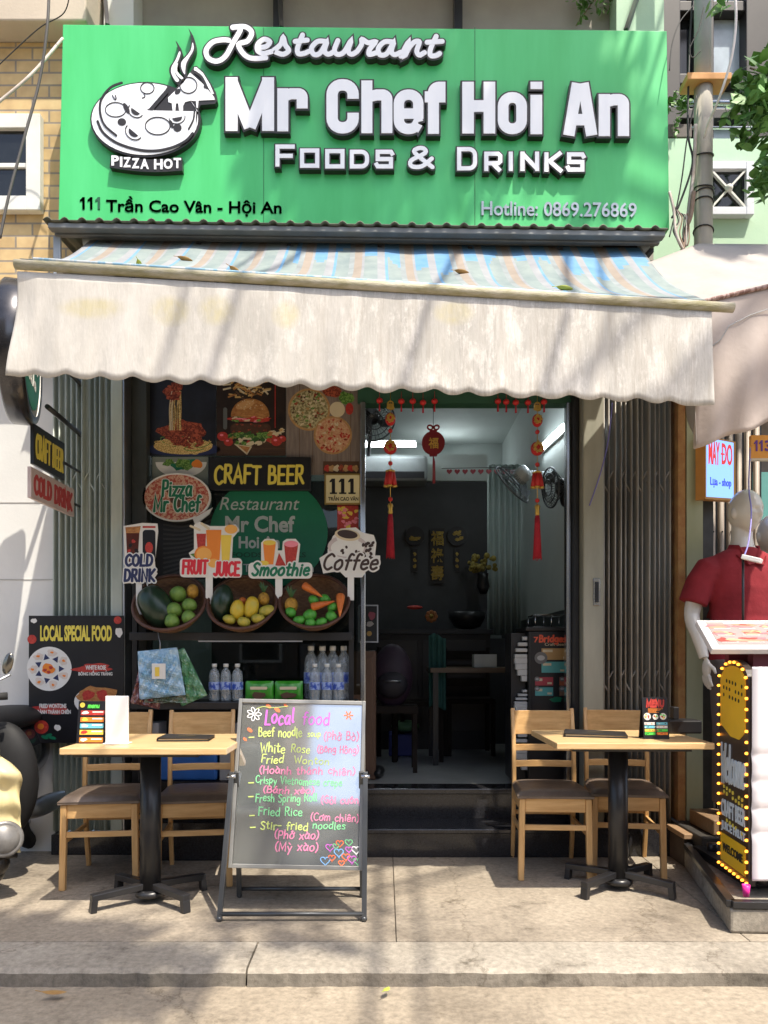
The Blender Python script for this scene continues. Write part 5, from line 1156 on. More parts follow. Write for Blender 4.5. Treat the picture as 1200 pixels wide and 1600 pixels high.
rail(.715, .852, .245, 'top_rail', .018); rail(.625, .662, .205, 'slat'); rail(.535, .572, .193, 'slat')
def px_place(o, px, d, rz, label=None): return place(o, (P(px,0,d).x, d, 0), rz, label)
px_place(ch, 170, 3.92, 7); ch.scale = (.91,.95,1)
c2 = copy_tree(ch); px_place(c2, 309, 3.94, 8, 'beech chair at the inner side of the left table, partly behind the menu board')
c3 = copy_tree(ch); px_place(c3, 858, 4.06, -3, 'beech chair at the right table, nearest the doorway')
c4 = copy_tree(ch); px_place(c4, 972, 4.10, -8, 'beech chair at the right table, nearest the lit cart')

tb = thing('cafe_table', 'small cafe table with a pale wood top standing left of the menu board', 'table', (0,0,0), 'pedestal cafe tables')
mb = MB(); mb.box((-.365,-.30,.735), (.365,.30,.765)); mb.build('table_top', m_top, tb, bevel=.004)
mb = MB(); mb.box((-.28,-.22,.715), (.28,.22,.733)); mb.lathe([(.16,.706),(.16,.714)], n=24); mb.build('top_plate', m_blackm, tb)
mb = MB(); mb.lathe([(.048,.045),(.048,.708)], n=24); mb.lathe([(.07,.03),(.07,.05),(.052,.06)], n=24); mb.build('column', m_blackm, tb)
for k in range(4):
    a = R(38 if k == 0 else (142 if k == 1 else (218 if k == 2 else 322))); d_ = Vector((math.cos(a), math.sin(a), 0)); mb = MB()
    mb.bar(d_*.04 + Vector((0,0,.078)), d_*.275 + Vector((0,0,.068)), .040, .030); mb.bar(d_*.262 + Vector((0,0,.056)), d_*.268, .038, .028, up=(d_.x,d_.y,0)); mb.build('foot', m_blackm, tb, bevel=.003)
px_place(tb, 255, 3.55, 0)
t2 = copy_tree(tb); px_place(t2, 962, 3.74, 0, 'small cafe table with a pale wood top beside the lit cart')
for t_, dx in ((tb, -.06), (t2, .012)):
    for c_ in t_.children:
        if c_.name.split('.')[0] in ('column', 'foot', 'top_plate'): c_.location.x += dx
# things on the tables
def folder(label, px, py, d, rz, w=.24, h=.17):
    o = thing('menu_folder', label, 'menu', P(px, py, d))
    o.rotation_euler = (0,0,R(rz)); ORG[o] = Vector((0,0,0)); mb = MB(); mb.box((-w/2,-h/2,.001), (w/2,h/2,.006)); mb.box((-w/2,-h/2,.0125), (w/2,h/2,.017), 0, Matrix.Rotation(R(1.2),4,'Y')); mb.box((-w/2-.003,-h/2,.001), (-w/2,h/2,.015)); mb.build('cover', mat('black leatherette', (.022,.02,.02), .42, var=.3, scale=30, bump=.1, bscale=150), o, bevel=.002)
    mb = MB(); mb.box((-w/2+.005,-h/2+.005,.0065), (w/2-.006,h/2-.006,.0115)); mb.build('pages', c_cream, o)
    mb = MB(); mb.box((-.04,-.012,.0174), (.04,.012,.0182)); mb.build('title_strip', flat('dull gilt', (.16,.12,.06), .4, metal=.5), o); return o
o = folder('closed black menu folder lying on the left table', 0, 0, 1, 3); o.location = (P(292,0,3.58).x, 3.58, .7655)
o = folder('closed black menu folder lying on the right table', 0, 0, 1, -14, .30, .21); o.location = (P(930,0,3.76).x, 3.76, .7655)
def tent(label, px0, px1, pyb, h, d, zt_, MA, art, lean=.03, nm='table_card', cat='menu card'):
    xa_, xb_ = P(px0,0,d).x, P(px1,0,d).x; w_ = xb_-xa_; pl = Pl((xa_, d+lean, zt_+h), (w_/100,0,0), (0, -lean/100, -h/100), Vector((0,-1,-lean/h)).normalized())
    mb = MB(); mb.prism(pl, rect2(0,0,100,100), -.003, 0, 0)
    pb = Pl((xa_, d+lean+.003, zt_+h), (w_/100,0,0), (0, (lean+.01)/100, -h/100), (0,-1,0)); mb.prism(pb, rect2(0,0,100,100), -.002, 0, 0); art(mb, pl)
    o = mb.build(nm, MA); tag(o, label, cat); return o
def art1(mb, pl):
    lay(mb, ell2(14,9,9,6), 3, pl)
    for i, (k, y) in enumerate(((2,22),(4,38),(5,53),(3,68),(4,86))):
        lay(mb, rect2(10,y,94,y+11), k, pl); lay(mb, rect2(52,y+2,90,y+5), 1, pl, .001); lay(mb, blob2(26,y+5,12,4,rnd,12,.2), (1,3,1,2,1)[i], pl, .001)
    hand(mb, 'menu', pl, 34, 15, 76, 9, 3.2, .0005, .0018, 6)
tent('small colourful drinks card standing on the left table', 119, 163, 0, .192, 3.42, .7655, [c_blk, c_pwhite, c_red, c_yel, c_org, flat('print cyan', (.15,.50,.62), .4), flat('print bright green', (.1,.62,.08), .4)], art1)
mb = MB(); xa_, xb_ = P(165,0,3.40).x, P(201,0,3.40).x; mb.box((xa_, 3.395, .7655), (xb_, 3.407, .985)); mb.box((xa_-.004, 3.37, .7655), (xb_+.004, 3.44, .772)); tag(mb.build('white_stand', [flat('white acrylic', (.82,.82,.82), .25)], bevel=.003), 'blank white acrylic stand beside the colourful card on the left table', 'stand')
def art2(mb, pl):
    hand(mb, 'MENU', pl, 16, 22, 86, 14, 6, .0004, .0014, 2)
    for i in range(5): lay(mb, rect2(22,27+i*2.2,22+rnd.uniform(30,60),28+i*2.2), 4, pl)
    for cx, cy, r_ in ((18,46,14),(80,46,13),(50,47,11)):
        lay(mb, ell2(cx,cy,r_,r_*.62), 1, pl)
        for i in range(9): lay(mb, blob2(cx+rnd.uniform(-.6,.6)*r_, cy+rnd.uniform(-.35,.35)*r_, rnd.uniform(1.5,4), rnd.uniform(1,2.4), rnd, 9, .35), rnd.choice((3,4,2,6)), pl)
    for k, y in enumerate((60,68,76,84)):
        lay(mb, rect2(5,y,46,y+6), (1,5,3,6)[k], pl); lay(mb, rect2(52,y,95,y+6), (5,1,6,4)[k], pl)
        for i in range(6): lay(mb, blob2(rnd.uniform(8,92), y+3+rnd.uniform(-1,1), 3, 1.3, rnd, 8, .4), rnd.choice((0,2,4,1)), pl)
tent('dark menu card with food pictures standing on the right table', 1006, 1046, 0, .20, 3.60, .7655, [c_blk, c_pwhite, c_red, c_yel, c_org, flat('print cyan', (.15,.50,.62), .4), flat('print bright green', (.1,.62,.08), .4)], art2)
nk = thing('napkin_box', 'black napkin box at the back right corner of the right table', 'box', (P(1066,0,3.9).x, 3.9, .7655))
x_ = ORG[nk].x; mb = MB(); mb.box((x_-.09, 3.84, .7655), (x_+.08, 3.97, .835)); mb.build('box_body', m_black, nk, bevel=.008); mb = MB(); mb.box((x_-.05, 3.89, .836), (x_-.02, 3.94, .90)); mb.build('handle', m_black, nk, bevel=.004)

# ================================================================ street menu board
mbd = thing('menu_board', 'glossy black menu easel covered in bright chalk pen writing', 'menu board', (-.4, 3.45, 0))
BL, BR, TL, TR = P(357,1356,3.36), P(556,1357,3.36), P(374,1092,3.55), P(571.5,1096,3.55)
def bp_(a, b): return (TL.lerp(TR, a)).lerp(BL.lerp(BR, a), b)
NRM = (TR-TL).cross(BL-TL).normalized(); NRM = NRM if NRM.y < 0 else -NRM
U_ = (TR-TL)/1000; V_ = (BL-TL)/1000; bpl = Pl(TL, U_, V_, NRM)
m_board = mat('glossy black board', (.25,.262,.245), .06, spec=1.0, var=.15, coat=1.0); m_board.node_tree.nodes['Principled BSDF'].inputs['IOR'].default_value = 3.2; m_board.node_tree.nodes['Principled BSDF'].inputs['Coat IOR'].default_value = 1.8
mb = MB(); mb.prism(bpl, rect2(30,25,970,975), -.012, 0, 0); mb.build('writing_panel', m_board, mbd)
mb = MB(); w_ = 27
for r_ in (rect2(0,0,w_,1000), rect2(1000-w_,0,1000,1000)): mb.prism(bpl, r_, -.018, .010)
for r_ in (rect2(w_,0,1000-w_,24), rect2(w_,976,1000-w_,1000)): mb.prism(bpl, r_, -.018, .0095)
mb.build('panel_frame', mat('pale aluminium', (.34,.335,.315), .4, .6, var=.15), mbd, bevel=.002)
hL, hR = P(362,1213,3.425), P(571,1213,3.425); fL, fR = P(343,1440,3.275), P(569,1441,3.275); rL, rR = P(374,1404,3.60), P(566,1404,3.60); fL.z = fR.z = rL.z = rR.z = .012
m_tubeg = mat('dark grey tube', (.10,.105,.11), .35, .6, var=.15)
for a, b in ((hL,fL),(hR,fR),(hL+Vector((.02,.02,0)),rL),(hR+Vector((-.02,.02,0)),rR)):
    mb = MB(); mb.bar(a + (a-b).normalized()*.02, b, .022, .022); mb.ell(b, .014, 10, 8); mb.build('leg', m_tubeg, mbd, bevel=.002)
for a, b in ((fL+Vector((0,.003,.02)), fR+Vector((0,.003,.02))), (rL+Vector((0,0,.03)), rR+Vector((0,0,.03)))):
    mb = MB(); mb.tube([a, b], .010, 10); mb.build('crossbar', m_tubeg, mbd)
for a in (hL, hR):
    mb = MB(); mb.tube([a+Vector((-.02,-.004,0)), a+Vector((.02,-.004,0))], .009, 10); mb.build('hinge_bolt', m_chrome, mbd)
# writing, on a 4x grid of the photographed panel
zU = (TR-TL)/790; zV = ((BL-TL) + zU*68)/1056; zpl = Pl(TL - zU*136 - zV*128, zU, zV, NRM)
def chalk(n, c): return emis(n, c, 0) if False else flat(n, c, .6, var=.05)
k_mag = mat('chalk magenta', (.72,.14,.68), .6, c2=(.50,.16,.52), scale=60, detail=6); k_yel = mat('chalk yellow green', (.62,.72,.18), .6, c2=(.42,.52,.20), scale=60, detail=6); k_pk = mat('chalk pink', (.86,.22,.42), .6, c2=(.58,.24,.36), scale=60, detail=6); k_gr = mat('chalk green', (.22,.70,.30), .6, c2=(.22,.48,.28), scale=60, detail=6); k_wh = chalk('chalk white', (.85,.85,.85)); k_or = chalk('chalk orange', (.88,.20,.08)); k_bl = chalk('chalk blue', (.25,.50,.85))
rc = random.Random(8); grp = {}
def wr(s, a, b, y, size, m_, w=8, sl=0.0):
    mb = MB(); hand(mb, s, zpl, a, y, b, size, w*.8, .0004, .0014, rnd=rc, wob=1.1, slope=sl + rc.uniform(-.02,.02), shear=.1 + rc.uniform(-.04,.08)); mb.build('chalk_line', m_, mbd)
wr('Local', 292, 478, 286, 92, k_mag, 15); wr('food', 525, 700, 286, 80, k_mag, 11)
wr('Beef noodle', 252, 525, 366, 58, k_yel, 9); wr('soup', 555, 640, 366, 40, k_yel, 7); wr('(Phở Bò)', 655, 876, 384, 54, k_pk, 8)
wr('White', 262, 420, 470, 60, k_yel, 10); wr('Rose', 450, 572, 470, 50, k_yel, 7); wr('(Bông Hồng)', 612, 872, 466, 46, k_pk, 8)
wr('Fried', 266, 408, 538, 50, k_yel, 9); wr('Wonton', 468, 690, 536, 44, k_yel, 7); wr('(Hoành thánh chiên)', 256, 846, 604, 46, k_pk, 9)
wr('Crispy Vietnamese crepe', 232, 762, 668, 46, k_gr, 8); wr('(Bánh xèo)', 276, 590, 724, 42, k_pk, 9)
wr('Fresh Spring Roll', 230, 606, 782, 48, k_gr, 8); wr('(Gỏi cuốn)', 626, 876, 786, 46, k_pk, 9)
wr('Fried Rice', 246, 516, 864, 52, k_gr, 8); wr('(Cơm chiên)', 560, 856, 888, 46, k_pk, 8)
wr('Stir- fried', 258, 548, 948, 48, k_yel, 9); wr('noodles', 570, 772, 940, 44, k_gr, 8); wr('(Phở xào)', 340, 610, 1002, 50, k_pk, 9); wr('(Mỳ xào)', 342, 606, 1080, 52, k_pk, 9)
for x, y in ((196,378),(192,666),(190,752),(196,868),(200,940)): grp.setdefault('chalk yellow green', (MB(), k_yel))[0].stroke(zpl, [(x,y),(x+28,y-2)], 8, .0004, .0016)
mw = grp.setdefault('chalk white', (MB(), k_wh))[0]; mo = grp.setdefault('chalk orange', (MB(), k_or))[0]; mbl = grp.setdefault('chalk blue', (MB(), k_bl))[0]
for i in range(7):
    a = R(i*51.4); mw.stroke(zpl, ell2(228+26*math.cos(a), 226+26*math.sin(a), 19, 10, 12, math.degrees(a)), 5, .0004, .0015, closed=True, rnd=False)
for i in range(6):
    a = R(i*60); mo.stroke(zpl, [(815+10*math.cos(a), 222+10*math.sin(a)), (815+26*math.cos(a), 222+26*math.sin(a))], 8, .0004, .0015)
mo.stroke(zpl, ell2(815,222,9,9,10), 5, .0004, .0015, closed=True, rnd=False)
for x, y, r_ in ((318,172,16),(372,195,18),(425,165,12),(200,330,16),(170,390,12)): mo.prism(zpl, ell2(x,y,r_*1.2,r_*.7,12,40), .0004, .0016)
grp['chalk yellow green'][0].stroke(zpl, [(v.x,v.y) for v in crv([Vector(p) for p in ((245,190),(285,176),(330,182),(370,180),(440,170))],5)], 4, .0004, .0015)
hs = [(672,1050,24,k_mag),(708,1042,18,k_gr),(732,1025,22,k_or),(786,1018,22,k_gr),(828,1062,26,k_wh),(724,1080,28,k_bl),(785,1060,20,k_mag),(642,1130,28,k_bl),(682,1112,20,k_or),(765,1105,24,k_or),(800,1118,26,k_mag),(834,1130,22,k_gr),(738,1142,18,k_or)]
for x, y, r_, m_ in hs:
    mb = MB(); pts = [(x + r_*.062*16*math.sin(t)**3, y - r_*.062*(13*math.cos(t)-5*math.cos(2*t)-2*math.cos(3*t)-math.cos(4*t))) for t in [2*math.pi*i/22 for i in range(22)]]
    mb.stroke(zpl, pts, 6, .0004, .0015, closed=True, rnd=False); mb.build('chalk_heart', m_, mbd)
for nm, (mb, m_) in grp.items():
    if mb.v: mb.build('chalk_ornament', m_, mbd)

# ================================================================ inside the room
def tube_lamp(label, a, b, s=9):
    o = thing('tube_lamp', label, 'lamp', a); mb = MB(); mb.tube([a, b], .019, 10); mb.build('tube', emis('lit tube', (.86,.95,1.0), 15), o)
    mb = MB(); off = Vector((0,.03,.028)); mb.bar(Vector(a)+off, Vector(b)+off, .05, .03); mb.build('lamp_body', m_white, o)
a, b = P(540,695,6.6), P(650,695,6.6); tube_lamp('lit tube lamp above the air conditioner', a, b, 14)
o = thing('tube_lamp', 'lit tube lamp slanting along the right interior wall', 'lamp', (1.27,5.3,2.76)); mb = MB(); mb.tube([(1.262,5.25,2.78),(1.262,6.05,2.84)], .021, 10); mb.build('tube', emis('lit tube', (.86,.95,1.0), 15), o); mb = MB(); mb.bar((1.284,5.22,2.78),(1.284,6.08,2.845),.02,.06); mb.build('lamp_body', m_white, o)
o = thing('ceiling_lamp', 'small round lit lamp high on the back wall', 'lamp', P(697,727,7.9)); mb = MB(); mb.ell(P(697,727,7.9), (.13,.06,.055), 20, 10); mb.build('diffuser', emis('lit diffuser', (.9,.97,1.0), 16), o); mb = MB(); mb.ell(P(697,722,7.95), (.10,.06,.04), 20, 8); mb.build('lamp_base', m_white, o)
ac = thing('air_conditioner', 'wall air conditioner on the beam above the dark partition', 'air conditioner', P(610,750,6.75)); a, b = P(552,752,6.75), P(668,712,6.75)
mb = MB(); mb.box((a.x,6.72,a.z), (b.x,6.99,b.z)); mb.build('ac_body', mat('grey plastic', (.22,.24,.24), .4), ac, bevel=.03); mb = MB(); mb.box((a.x+.03,6.712,a.z+.02),(b.x-.03,6.722,a.z+.08)); mb.build('air_vent', m_blackm, ac)
mb = MB(); mb.box((-1.62, 7.0, 2.81), (.97, 7.08, 3.06)); mb.build('beam', m_in_wall, bld)
def fan(label, c, r, nrm, mcol, back):
    o = thing('wall_fan', label, 'fan', c); M = mtx(c, nrm, (0,0,1)); mb = MB()
    for k in (r, r*.72, r*.4): mb.tube([M @ Vector((k*math.cos(t), k*math.sin(t), .03*(1-k/r))) for t in [2*math.pi*i/30 for i in range(30)]], .004 if k < r else .007, 5, closed=True)
    for i in range(30): t = 2*math.pi*i/30; mb.tube([M @ Vector((.03*math.cos(t),.03*math.sin(t),.035)), M @ Vector((r*math.cos(t),r*math.sin(t),0))], .0016, 4)
    for i in range(30): t = 2*math.pi*i/30; mb.tube([M @ Vector((.05*math.cos(t),.05*math.sin(t),-.09)), M @ Vector((r*math.cos(t),r*math.sin(t),0))], .0016, 4)
    mb.build('grille', mat('fan wire', (.10,.11,.12), .4, .5), o)
    mb = MB()
    for i in range(3):
        t0 = i*2.094; vs = [M @ Vector((rr*math.cos(t0+da), rr*math.sin(t0+da), -.03+dz)) for rr, da, dz in ((.03,0,0),(r*.6,-.15,-.015),(r*.92,.1,-.02),(r*.9,.75,.02),(r*.5,.7,.02))]; mb.add(vs, [(0,1,2,3,4)])
    mb.build('blade', mat('fan blade', (.06,.07,.08), .3), o, solid=.003)
    mb = MB(); mb.lathe([(.001,-.16),(.05,-.155),(.062,-.12),(.06,-.06),(.03,-.05),(.001,-.05)], M, 20); mb.build('motor', mcol, o)
    mb = MB(); mb.tube([M @ Vector((0,0,-.13)), Vector(back) + Vector((0,0,.02)), back], .018, 8); mb.ell(back, (.03,.05,.07), 12, 8); mb.build('wall_bracket', mcol, o)
fan('wall fan with a pale grey motor leaning out from the right interior wall', P(800,757,5.5), .172, (-.62,.42,-.55), mat('pale grey motor', (.45,.50,.52), .4), (1.28,5.75,2.55))
fan('dark wall fan seen edge on further along the right interior wall', P(860,762,5.3), .14, (-.97,-.2,-.1), m_blackm, (1.285,5.32,2.30))
fan('dark ceiling side fan behind the top of the doorway', P(585,657,5.7), .16, (.2,-.75,-.6), m_blackm, (-.15,6.98,2.95))
# charms on the dark partition
m_gold = mat('dull gold', (.45,.32,.08), .35, .7, c2=(.22,.15,.04), scale=60)
pd = front(6.985)
for px, lb in ((648,'round black and gold charm on the partition, left of the tall gold plaque'),(714,'round black and gold charm on the partition, right of the tall gold plaque')):
    o = thing('wall_charm', lb, 'charm', P(px,838,6.98)); mb = MB(); mb.prism(pd, ell2(px,838,15,15,28), 0, .02); mb.build('disc', m_black, o)
    mb = MB()
    for i in range(9): mb.prism(pd, blob2(px+rnd.uniform(-7,7),838+rnd.uniform(-7,7),3.2,2.2,rnd,9,.3), .019, .026 + i*.0003)
    mb.build('gold_figure', m_gold, o); mb = MB(); mb.prism(pd, rect2(px-4,858,px+4,893), 0, .012); 
    for k in range(3): mb.prism(pd, blob2(px,866+k*9.5,2.6,3,rnd,9,.3), .011, .018, 1)
    mb.build('hanging_strip', [m_black, m_gold], o)
o = thing('gold_plaque', 'tall gold plaque of characters in the middle of the partition', 'plaque', P(683,905,6.98)); mb = MB(); mb.prism(pd, rect2(672,826,694,912), 0, .012); mb.build('backing', m_black, o)
for k, ch_ in enumerate('福祿壽'): mb = MB(); mb.text(ch_, pd, 673, 830+k*27, 693, 853+k*27, .011, .03, bold=.02); mb.build('gold_character', m_gold, o)
o = thing('flower_vase', 'dark vase of yellowish flowers on the ledge at the right of the partition', 'vase', P(755,930,6.8)); mb = MB(); c = P(755,925,6.8); mb.lathe([(.03,-.02),(.06,.05),(.045,.13),(.05,.17)], mtx(c), 16); mb.build('vase', m_black, o); mb = MB()
for i in range(40): mb.ell(c + Vector((rnd.uniform(-.12,.12), rnd.uniform(-.06,.06), .2+rnd.uniform(0,.14))), rnd.uniform(.015,.03), 7, 5)
mb.build('flowers', mat('dusty yellow flowers', (.25,.20,.04), .7, var=.3), o)
# altar ledge with small things
sb = thing('sideboard', 'low black sideboard against the dark partition', 'sideboard', (.1,6.7,FL)); mb = MB(); mb.box((-.9,6.55,1.36),(.96,6.99,1.40)); mb.build('top', m_black, sb); mb = MB(); mb.box((-.88,6.58,FL),(.94,6.98,1.357)); mb.build('cabinet', flat('dark brown cabinet', (.028,.022,.02), .5, var=.2), sb)
mb = MB()
for k in range(3): mb.box((-.86+.6*k,6.572,.5),(-.30+.6*k,6.579,1.3))
mb.build('door', flat('dark door', (.035,.028,.025), .45), sb, bevel=.004)
o = thing('bowl', 'large dark round bowl on the sideboard', 'bowl', P(730,940,6.7)); mb = MB(); mb.lathe([(.04,0),(.12,.03),(.16,.10),(.165,.16),(.155,.16),(.15,.10),(.1,.04),(.001,.03)], mtx((P(730,940,6.7).x,6.72,1.401)), 28); mb.build('bowl_body', m_black, o)
mb = MB(); mb.ell(P(648,949,6.53), (.07,.03,.018), 14, 8); tag(mb.build('red_ornament', c_red), 'small flat red ornament on the front of the sideboard', 'ornament')
o = thing('gold_ornament', 'orange and gold rosette hanging on the sideboard front', 'ornament', P(674,964,6.54)); mb = MB()
for i in range(8): a = i*.785; mb.ell(P(674,963,6.545)+Vector((.035*math.cos(a),0,.035*math.sin(a))), (.022,.012,.022), 10, 6)
mb.ell(P(674,963,6.54), .022, 10, 8, 1); mb.build('rosette', [flat('dull orange', (.35,.12,.03), .5), m_gold], o)
# curtain at the right of the partition
mb = MB(); mb.grid(lambda u, v: (.985+.30*u, 6.99+.018*math.sin(u*34), 1.36+1.6*v), 60, 2); o = mb.build('curtain', mat('pale teal curtain', (.36,.45,.43), .8, c2=(.44,.52,.49), scale=3), solid=.003); tag(o, 'pale teal curtain at the right of the dark partition', 'curtain')
# string of small red hearts and dots
hs_ = front(6.5); o = thing('heart_string', 'string of small red hearts across the top of the room', 'garland', P(750,735,6.5)); mb = MB(); mb.tube([P(690,732,6.5), P(745,731,6.5), P(806,730,6.5)], .003, 5); mb.build('string', m_black, o)
for i in range(9):
    x = 702+i*12.3; y = 737; mb = MB(); mb.prism(hs_, [(x+4.4/16*16*math.sin(t)**3, y-4.4/16*(13*math.cos(t)-5*math.cos(2*t)-2*math.cos(3*t)-math.cos(4*t))) for t in [2*math.pi*k/16 for k in range(16)]], 0, .012); mb.build('heart', flat('dull red', (.25,.02,.03), .5), o)
# dining things deep in the room
dt = thing('dining_table', 'dark dining table inside the room with a white box on it', 'table', (.85,5.9,FL)); mb = MB(); mb.box((.35,5.6,1.04),(1.2,6.2,1.075)); mb.build('table_top', wood('dark table wood', (.10,.065,.04), (.15,.10,.06), 0), dt)
for x, y in ((.39,5.64),(1.16,5.64),(.39,6.16),(1.16,6.16)): mb = MB(); mb.box((x-.02,y-.02,FL),(x+.02,y+.02,1.038)); mb.build('leg', m_black, dt)
o = thing('white_box', 'open white box on the dark dining table', 'box', (.77,5.75,1.076)); mb = MB(); 
for f_ in (((-.085,-.07,0),(.085,-.064,.10)),((-.085,.064,0),(.085,.07,.10)),((-.085,-.064,0),(-.079,.064,.10)),((.079,-.064,0),(.085,.064,.10)),((-.079,-.064,0),(.079,.064,.006))): mb.box(Vector(f_[0])+Vector((.77,5.72,1.078)), Vector(f_[1])+Vector((.77,5.72,1.078)))
mb.build('box_body', mat('dim white card', (.50,.53,.52), .6), o)
m_mattb = mat('matt dark brown', (.022,.017,.014), .8, spec=.15, var=.3)
def dark_chair(label, x, y, rz):
    o = thing('dark_chair', label, 'chair', (0,0,0), 'dark chairs inside the room'); mb = MB(); mb.box((-.2,-.2,.43),(.2,.2,.47)); mb.build('seat', m_mattb, o, bevel=.01); mb = MB()
    for z_ in (.56,.68,.80): mb.box((-.18,.18,z_),(.18,.2,z_+.07))
    mb.box((-.2,.178,.475),(-.17,.203,.90)); mb.box((.17,.178,.475),(.2,.203,.90)); mb.build('backrest', m_mattb, o, bevel=.004)
    for a_, b_ in ((-.18,-.18),(.18,-.18),(-.18,.18),(.18,.18)): mb = MB(); mb.box((a_-.016,b_-.016,0),(a_+.016,b_+.016,.428)); mb.build('leg', m_mattb, o)
    return place(o, (x,y,FL), rz)
dark_chair('dark chair inside the room, pushed in behind the dining table', .72, 6.32, 0); dark_chair('dark chair inside the room with a teal cloth over it', .30, 6.0, 80); dark_chair('dark chair deep inside the room at the left', -.15, 5.9, 20)
mb = MB(); mb.grid(lambda u, v: (.345+.13*u, 5.73+.012*math.sin(u*19)-.03*v, 1.32-.55*v+.02*math.sin(u*5)), 24, 20); tag(mb.build('teal_cloth', mat('teal cloth', (.03,.11,.10), .85), solid=.004), 'teal cloth hanging over a dark chair', 'cloth')
bp = thing('backpack', 'dark purple backpack on a dark chair inside the room', 'bag', (.06,5.35,.9)); mb = MB(); mb.ell((.06,5.40,1.02), (.15,.10,.21), 20, 14, fn=lambda p: 1+.12*abs(p.z)**3); mb.build('bag_body', mat('dark purple nylon', (.03,.015,.03), .6, var=.3), bp); mb = MB(); mb.ell((.06,5.32,.96), (.11,.05,.10), 16, 10); mb.build('pocket', mat('black nylon', (.014,.012,.018), .6), bp); mb = MB(); mb.tube([(.0,5.27,.985),(.06,5.262,.99),(.12,5.27,.985)], .006, 6); mb.build('zip_strip', m_steel, bp)
dk_c = thing('stool', 'dark stool under the purple backpack', 'stool', (.06,5.4,FL)); mb = MB(); mb.box((-.12,5.25,.76),(.24,5.55,.81)); mb.build('seat', m_mattb, dk_c)
for x,y in ((-.1,5.27),(.22,5.27),(-.1,5.53),(.22,5.53)): mb = MB(); mb.box((x-.015,y-.015,FL),(x+.015,y+.015,.758)); mb.build('leg', m_mattb, dk_c)
bx = MB(); bx.box((.04,6.1,FL+.005),(.27,6.4,.52)); tag(bx.build('blue_box', mat('dark blue plastic', (.03,.04,.20), .5), bevel=.01), 'dark blue box on the floor inside the room', 'box')
bx = MB(); bx.ell((.18,6.25,.575), (.12,.12,.055), 16, 8); tag(bx.build('green_bag', mat('dull green plastic', (.10,.22,.10), .4)), 'dull green bag lying on the dark blue box', 'bag')
cbn = thing('brown_cabinet', 'narrow brown cabinet just inside the doorway at its left', 'cabinet', (-.1,4.9,FL)); mb = MB(); mb.box((-.45,4.95,FL+.004),(-.055,5.3,1.20)); mb.build('cabinet_body', wood('reddish brown wood', (.10,.05,.03), (.14,.075,.045), 2), cbn, bevel=.005); mb = MB(); mb.box((-.43,4.935,FL+.04),(-.075,4.948,1.16)); mb.build('door', wood('reddish brown wood', (.10,.05,.03), (.14,.075,.045), 2), cbn, bevel=.003)
fpic = thing('framed_picture', 'small dark framed picture standing on the narrow brown cabinet', 'picture', (-.09,4.95,1.2)); pf = front(4.96)
mb = MB(); mb.prism(pf, rect2(560,945,591,1004), -.012, 0); mb.build('frame', m_steel, fpic); mb = MB(); mb.prism(pf, rect2(562,947,589,1002), -.001, .001, 0); lay(mb, blob2(581,962,6,6,rnd,12,.2), 1, pf, .001); lay(mb, blob2(578,975,6,4,rnd,12,.2), 2, pf, .001); lay(mb, ell2(577,990,4,4), 3, pf, .001); mb.build('picture_print', [c_blk, flat('dim pink', (.25,.05,.08), .5), flat('dim white', (.3,.28,.27), .5), flat('dim ochre', (.35,.22,.06), .5)], fpic)
# beer display cabinet in the doorway
bc = thing('beer_cabinet', 'tall black craft beer display cabinet at the right of the doorway', 'cabinet', (.9,4.9,FL)); d_ = 4.72; pb = front(d_)
xa, xb = P(826,0,d_).x, P(904,0,d_).x; zt = P(0,986,d_).z
mb = MB(); mb.box((xa,d_,FL+.004),(xb,d_+.36,zt)); mb.build('cabinet_body', m_black, bc, bevel=.006); mb = MB(); mb.box((xa-.02,d_-.012,zt+.001),(xb+.01,d_+.37,zt+.025)); mb.build('cabinet_top', m_black, bc, bevel=.004)
mb = MB(); mb.prism(pb, rect2(829,990,902,1130), 0, .003, 0)
for k, (r_, i) in enumerate(((rect2(846,1013,889,1031),1),(rect2(846,1034,884,1051),2),(rect2(836,1058,864,1071),3),(rect2(836,1074,864,1087),2),(rect2(874,1058,902,1071),4),(rect2(874,1074,902,1087),5))):
    lay(mb, r_, i, pb, .003); x0_, y0_ = r_[0]; x1_, y1_ = r_[2]; lay(mb, rect2(x0_+2,y0_+2,x0_+(x1_-x0_)*.4,y0_+6), 6, pb, .004); lay(mb, rect2(x1_-9,y1_-5,x1_-2,y1_-2), 6, pb, .004)
for cx, cy, r_ in ((845,1028,10),(893,1036,9),(839,1061,4),(839,1076,4),(878,1061,4),(878,1076,5)): lay(mb, ell2(cx,cy,r_,r_*.95), 7, pb, .005); lay(mb, ell2(cx,cy,r_*.6,r_*.4), 8, pb, .006)
lay(mb, ell2(895,1000,6,6), 1, pb, .003); lay(mb, blob2(869,1093,10,4,rnd,14,.2), 9, pb, .003)
pn = mb.build('beer_print', [c_blk, flat('print tan', (.46,.28,.11), .5), flat('print teal', (.10,.38,.38), .5), flat('print crimson', (.42,.05,.07), .5), flat('print rust', (.42,.12,.06), .5), flat('print mocha', (.22,.13,.08), .5), c_cream, flat('print grey', (.16,.16,.16), .5), flat('print light grey', (.45,.45,.45), .5), c_pgreen], bc)
mb = MB(); hand(mb, '7' if False else 'Bridges', pb, 842, 1003, 886, 10, 2.6, .003, .005, 0, shear=.05); mb.text('7', pb, 834, 995, 841, 1004, .003, .005, 0, bold=.03); mb.text('Craft Beer', pb, 851, 1004.5, 884, 1009, .003, .0048, 1); mb.build('lettering', [flat('print coral', (.75,.11,.05), .5), c_cream], pn)
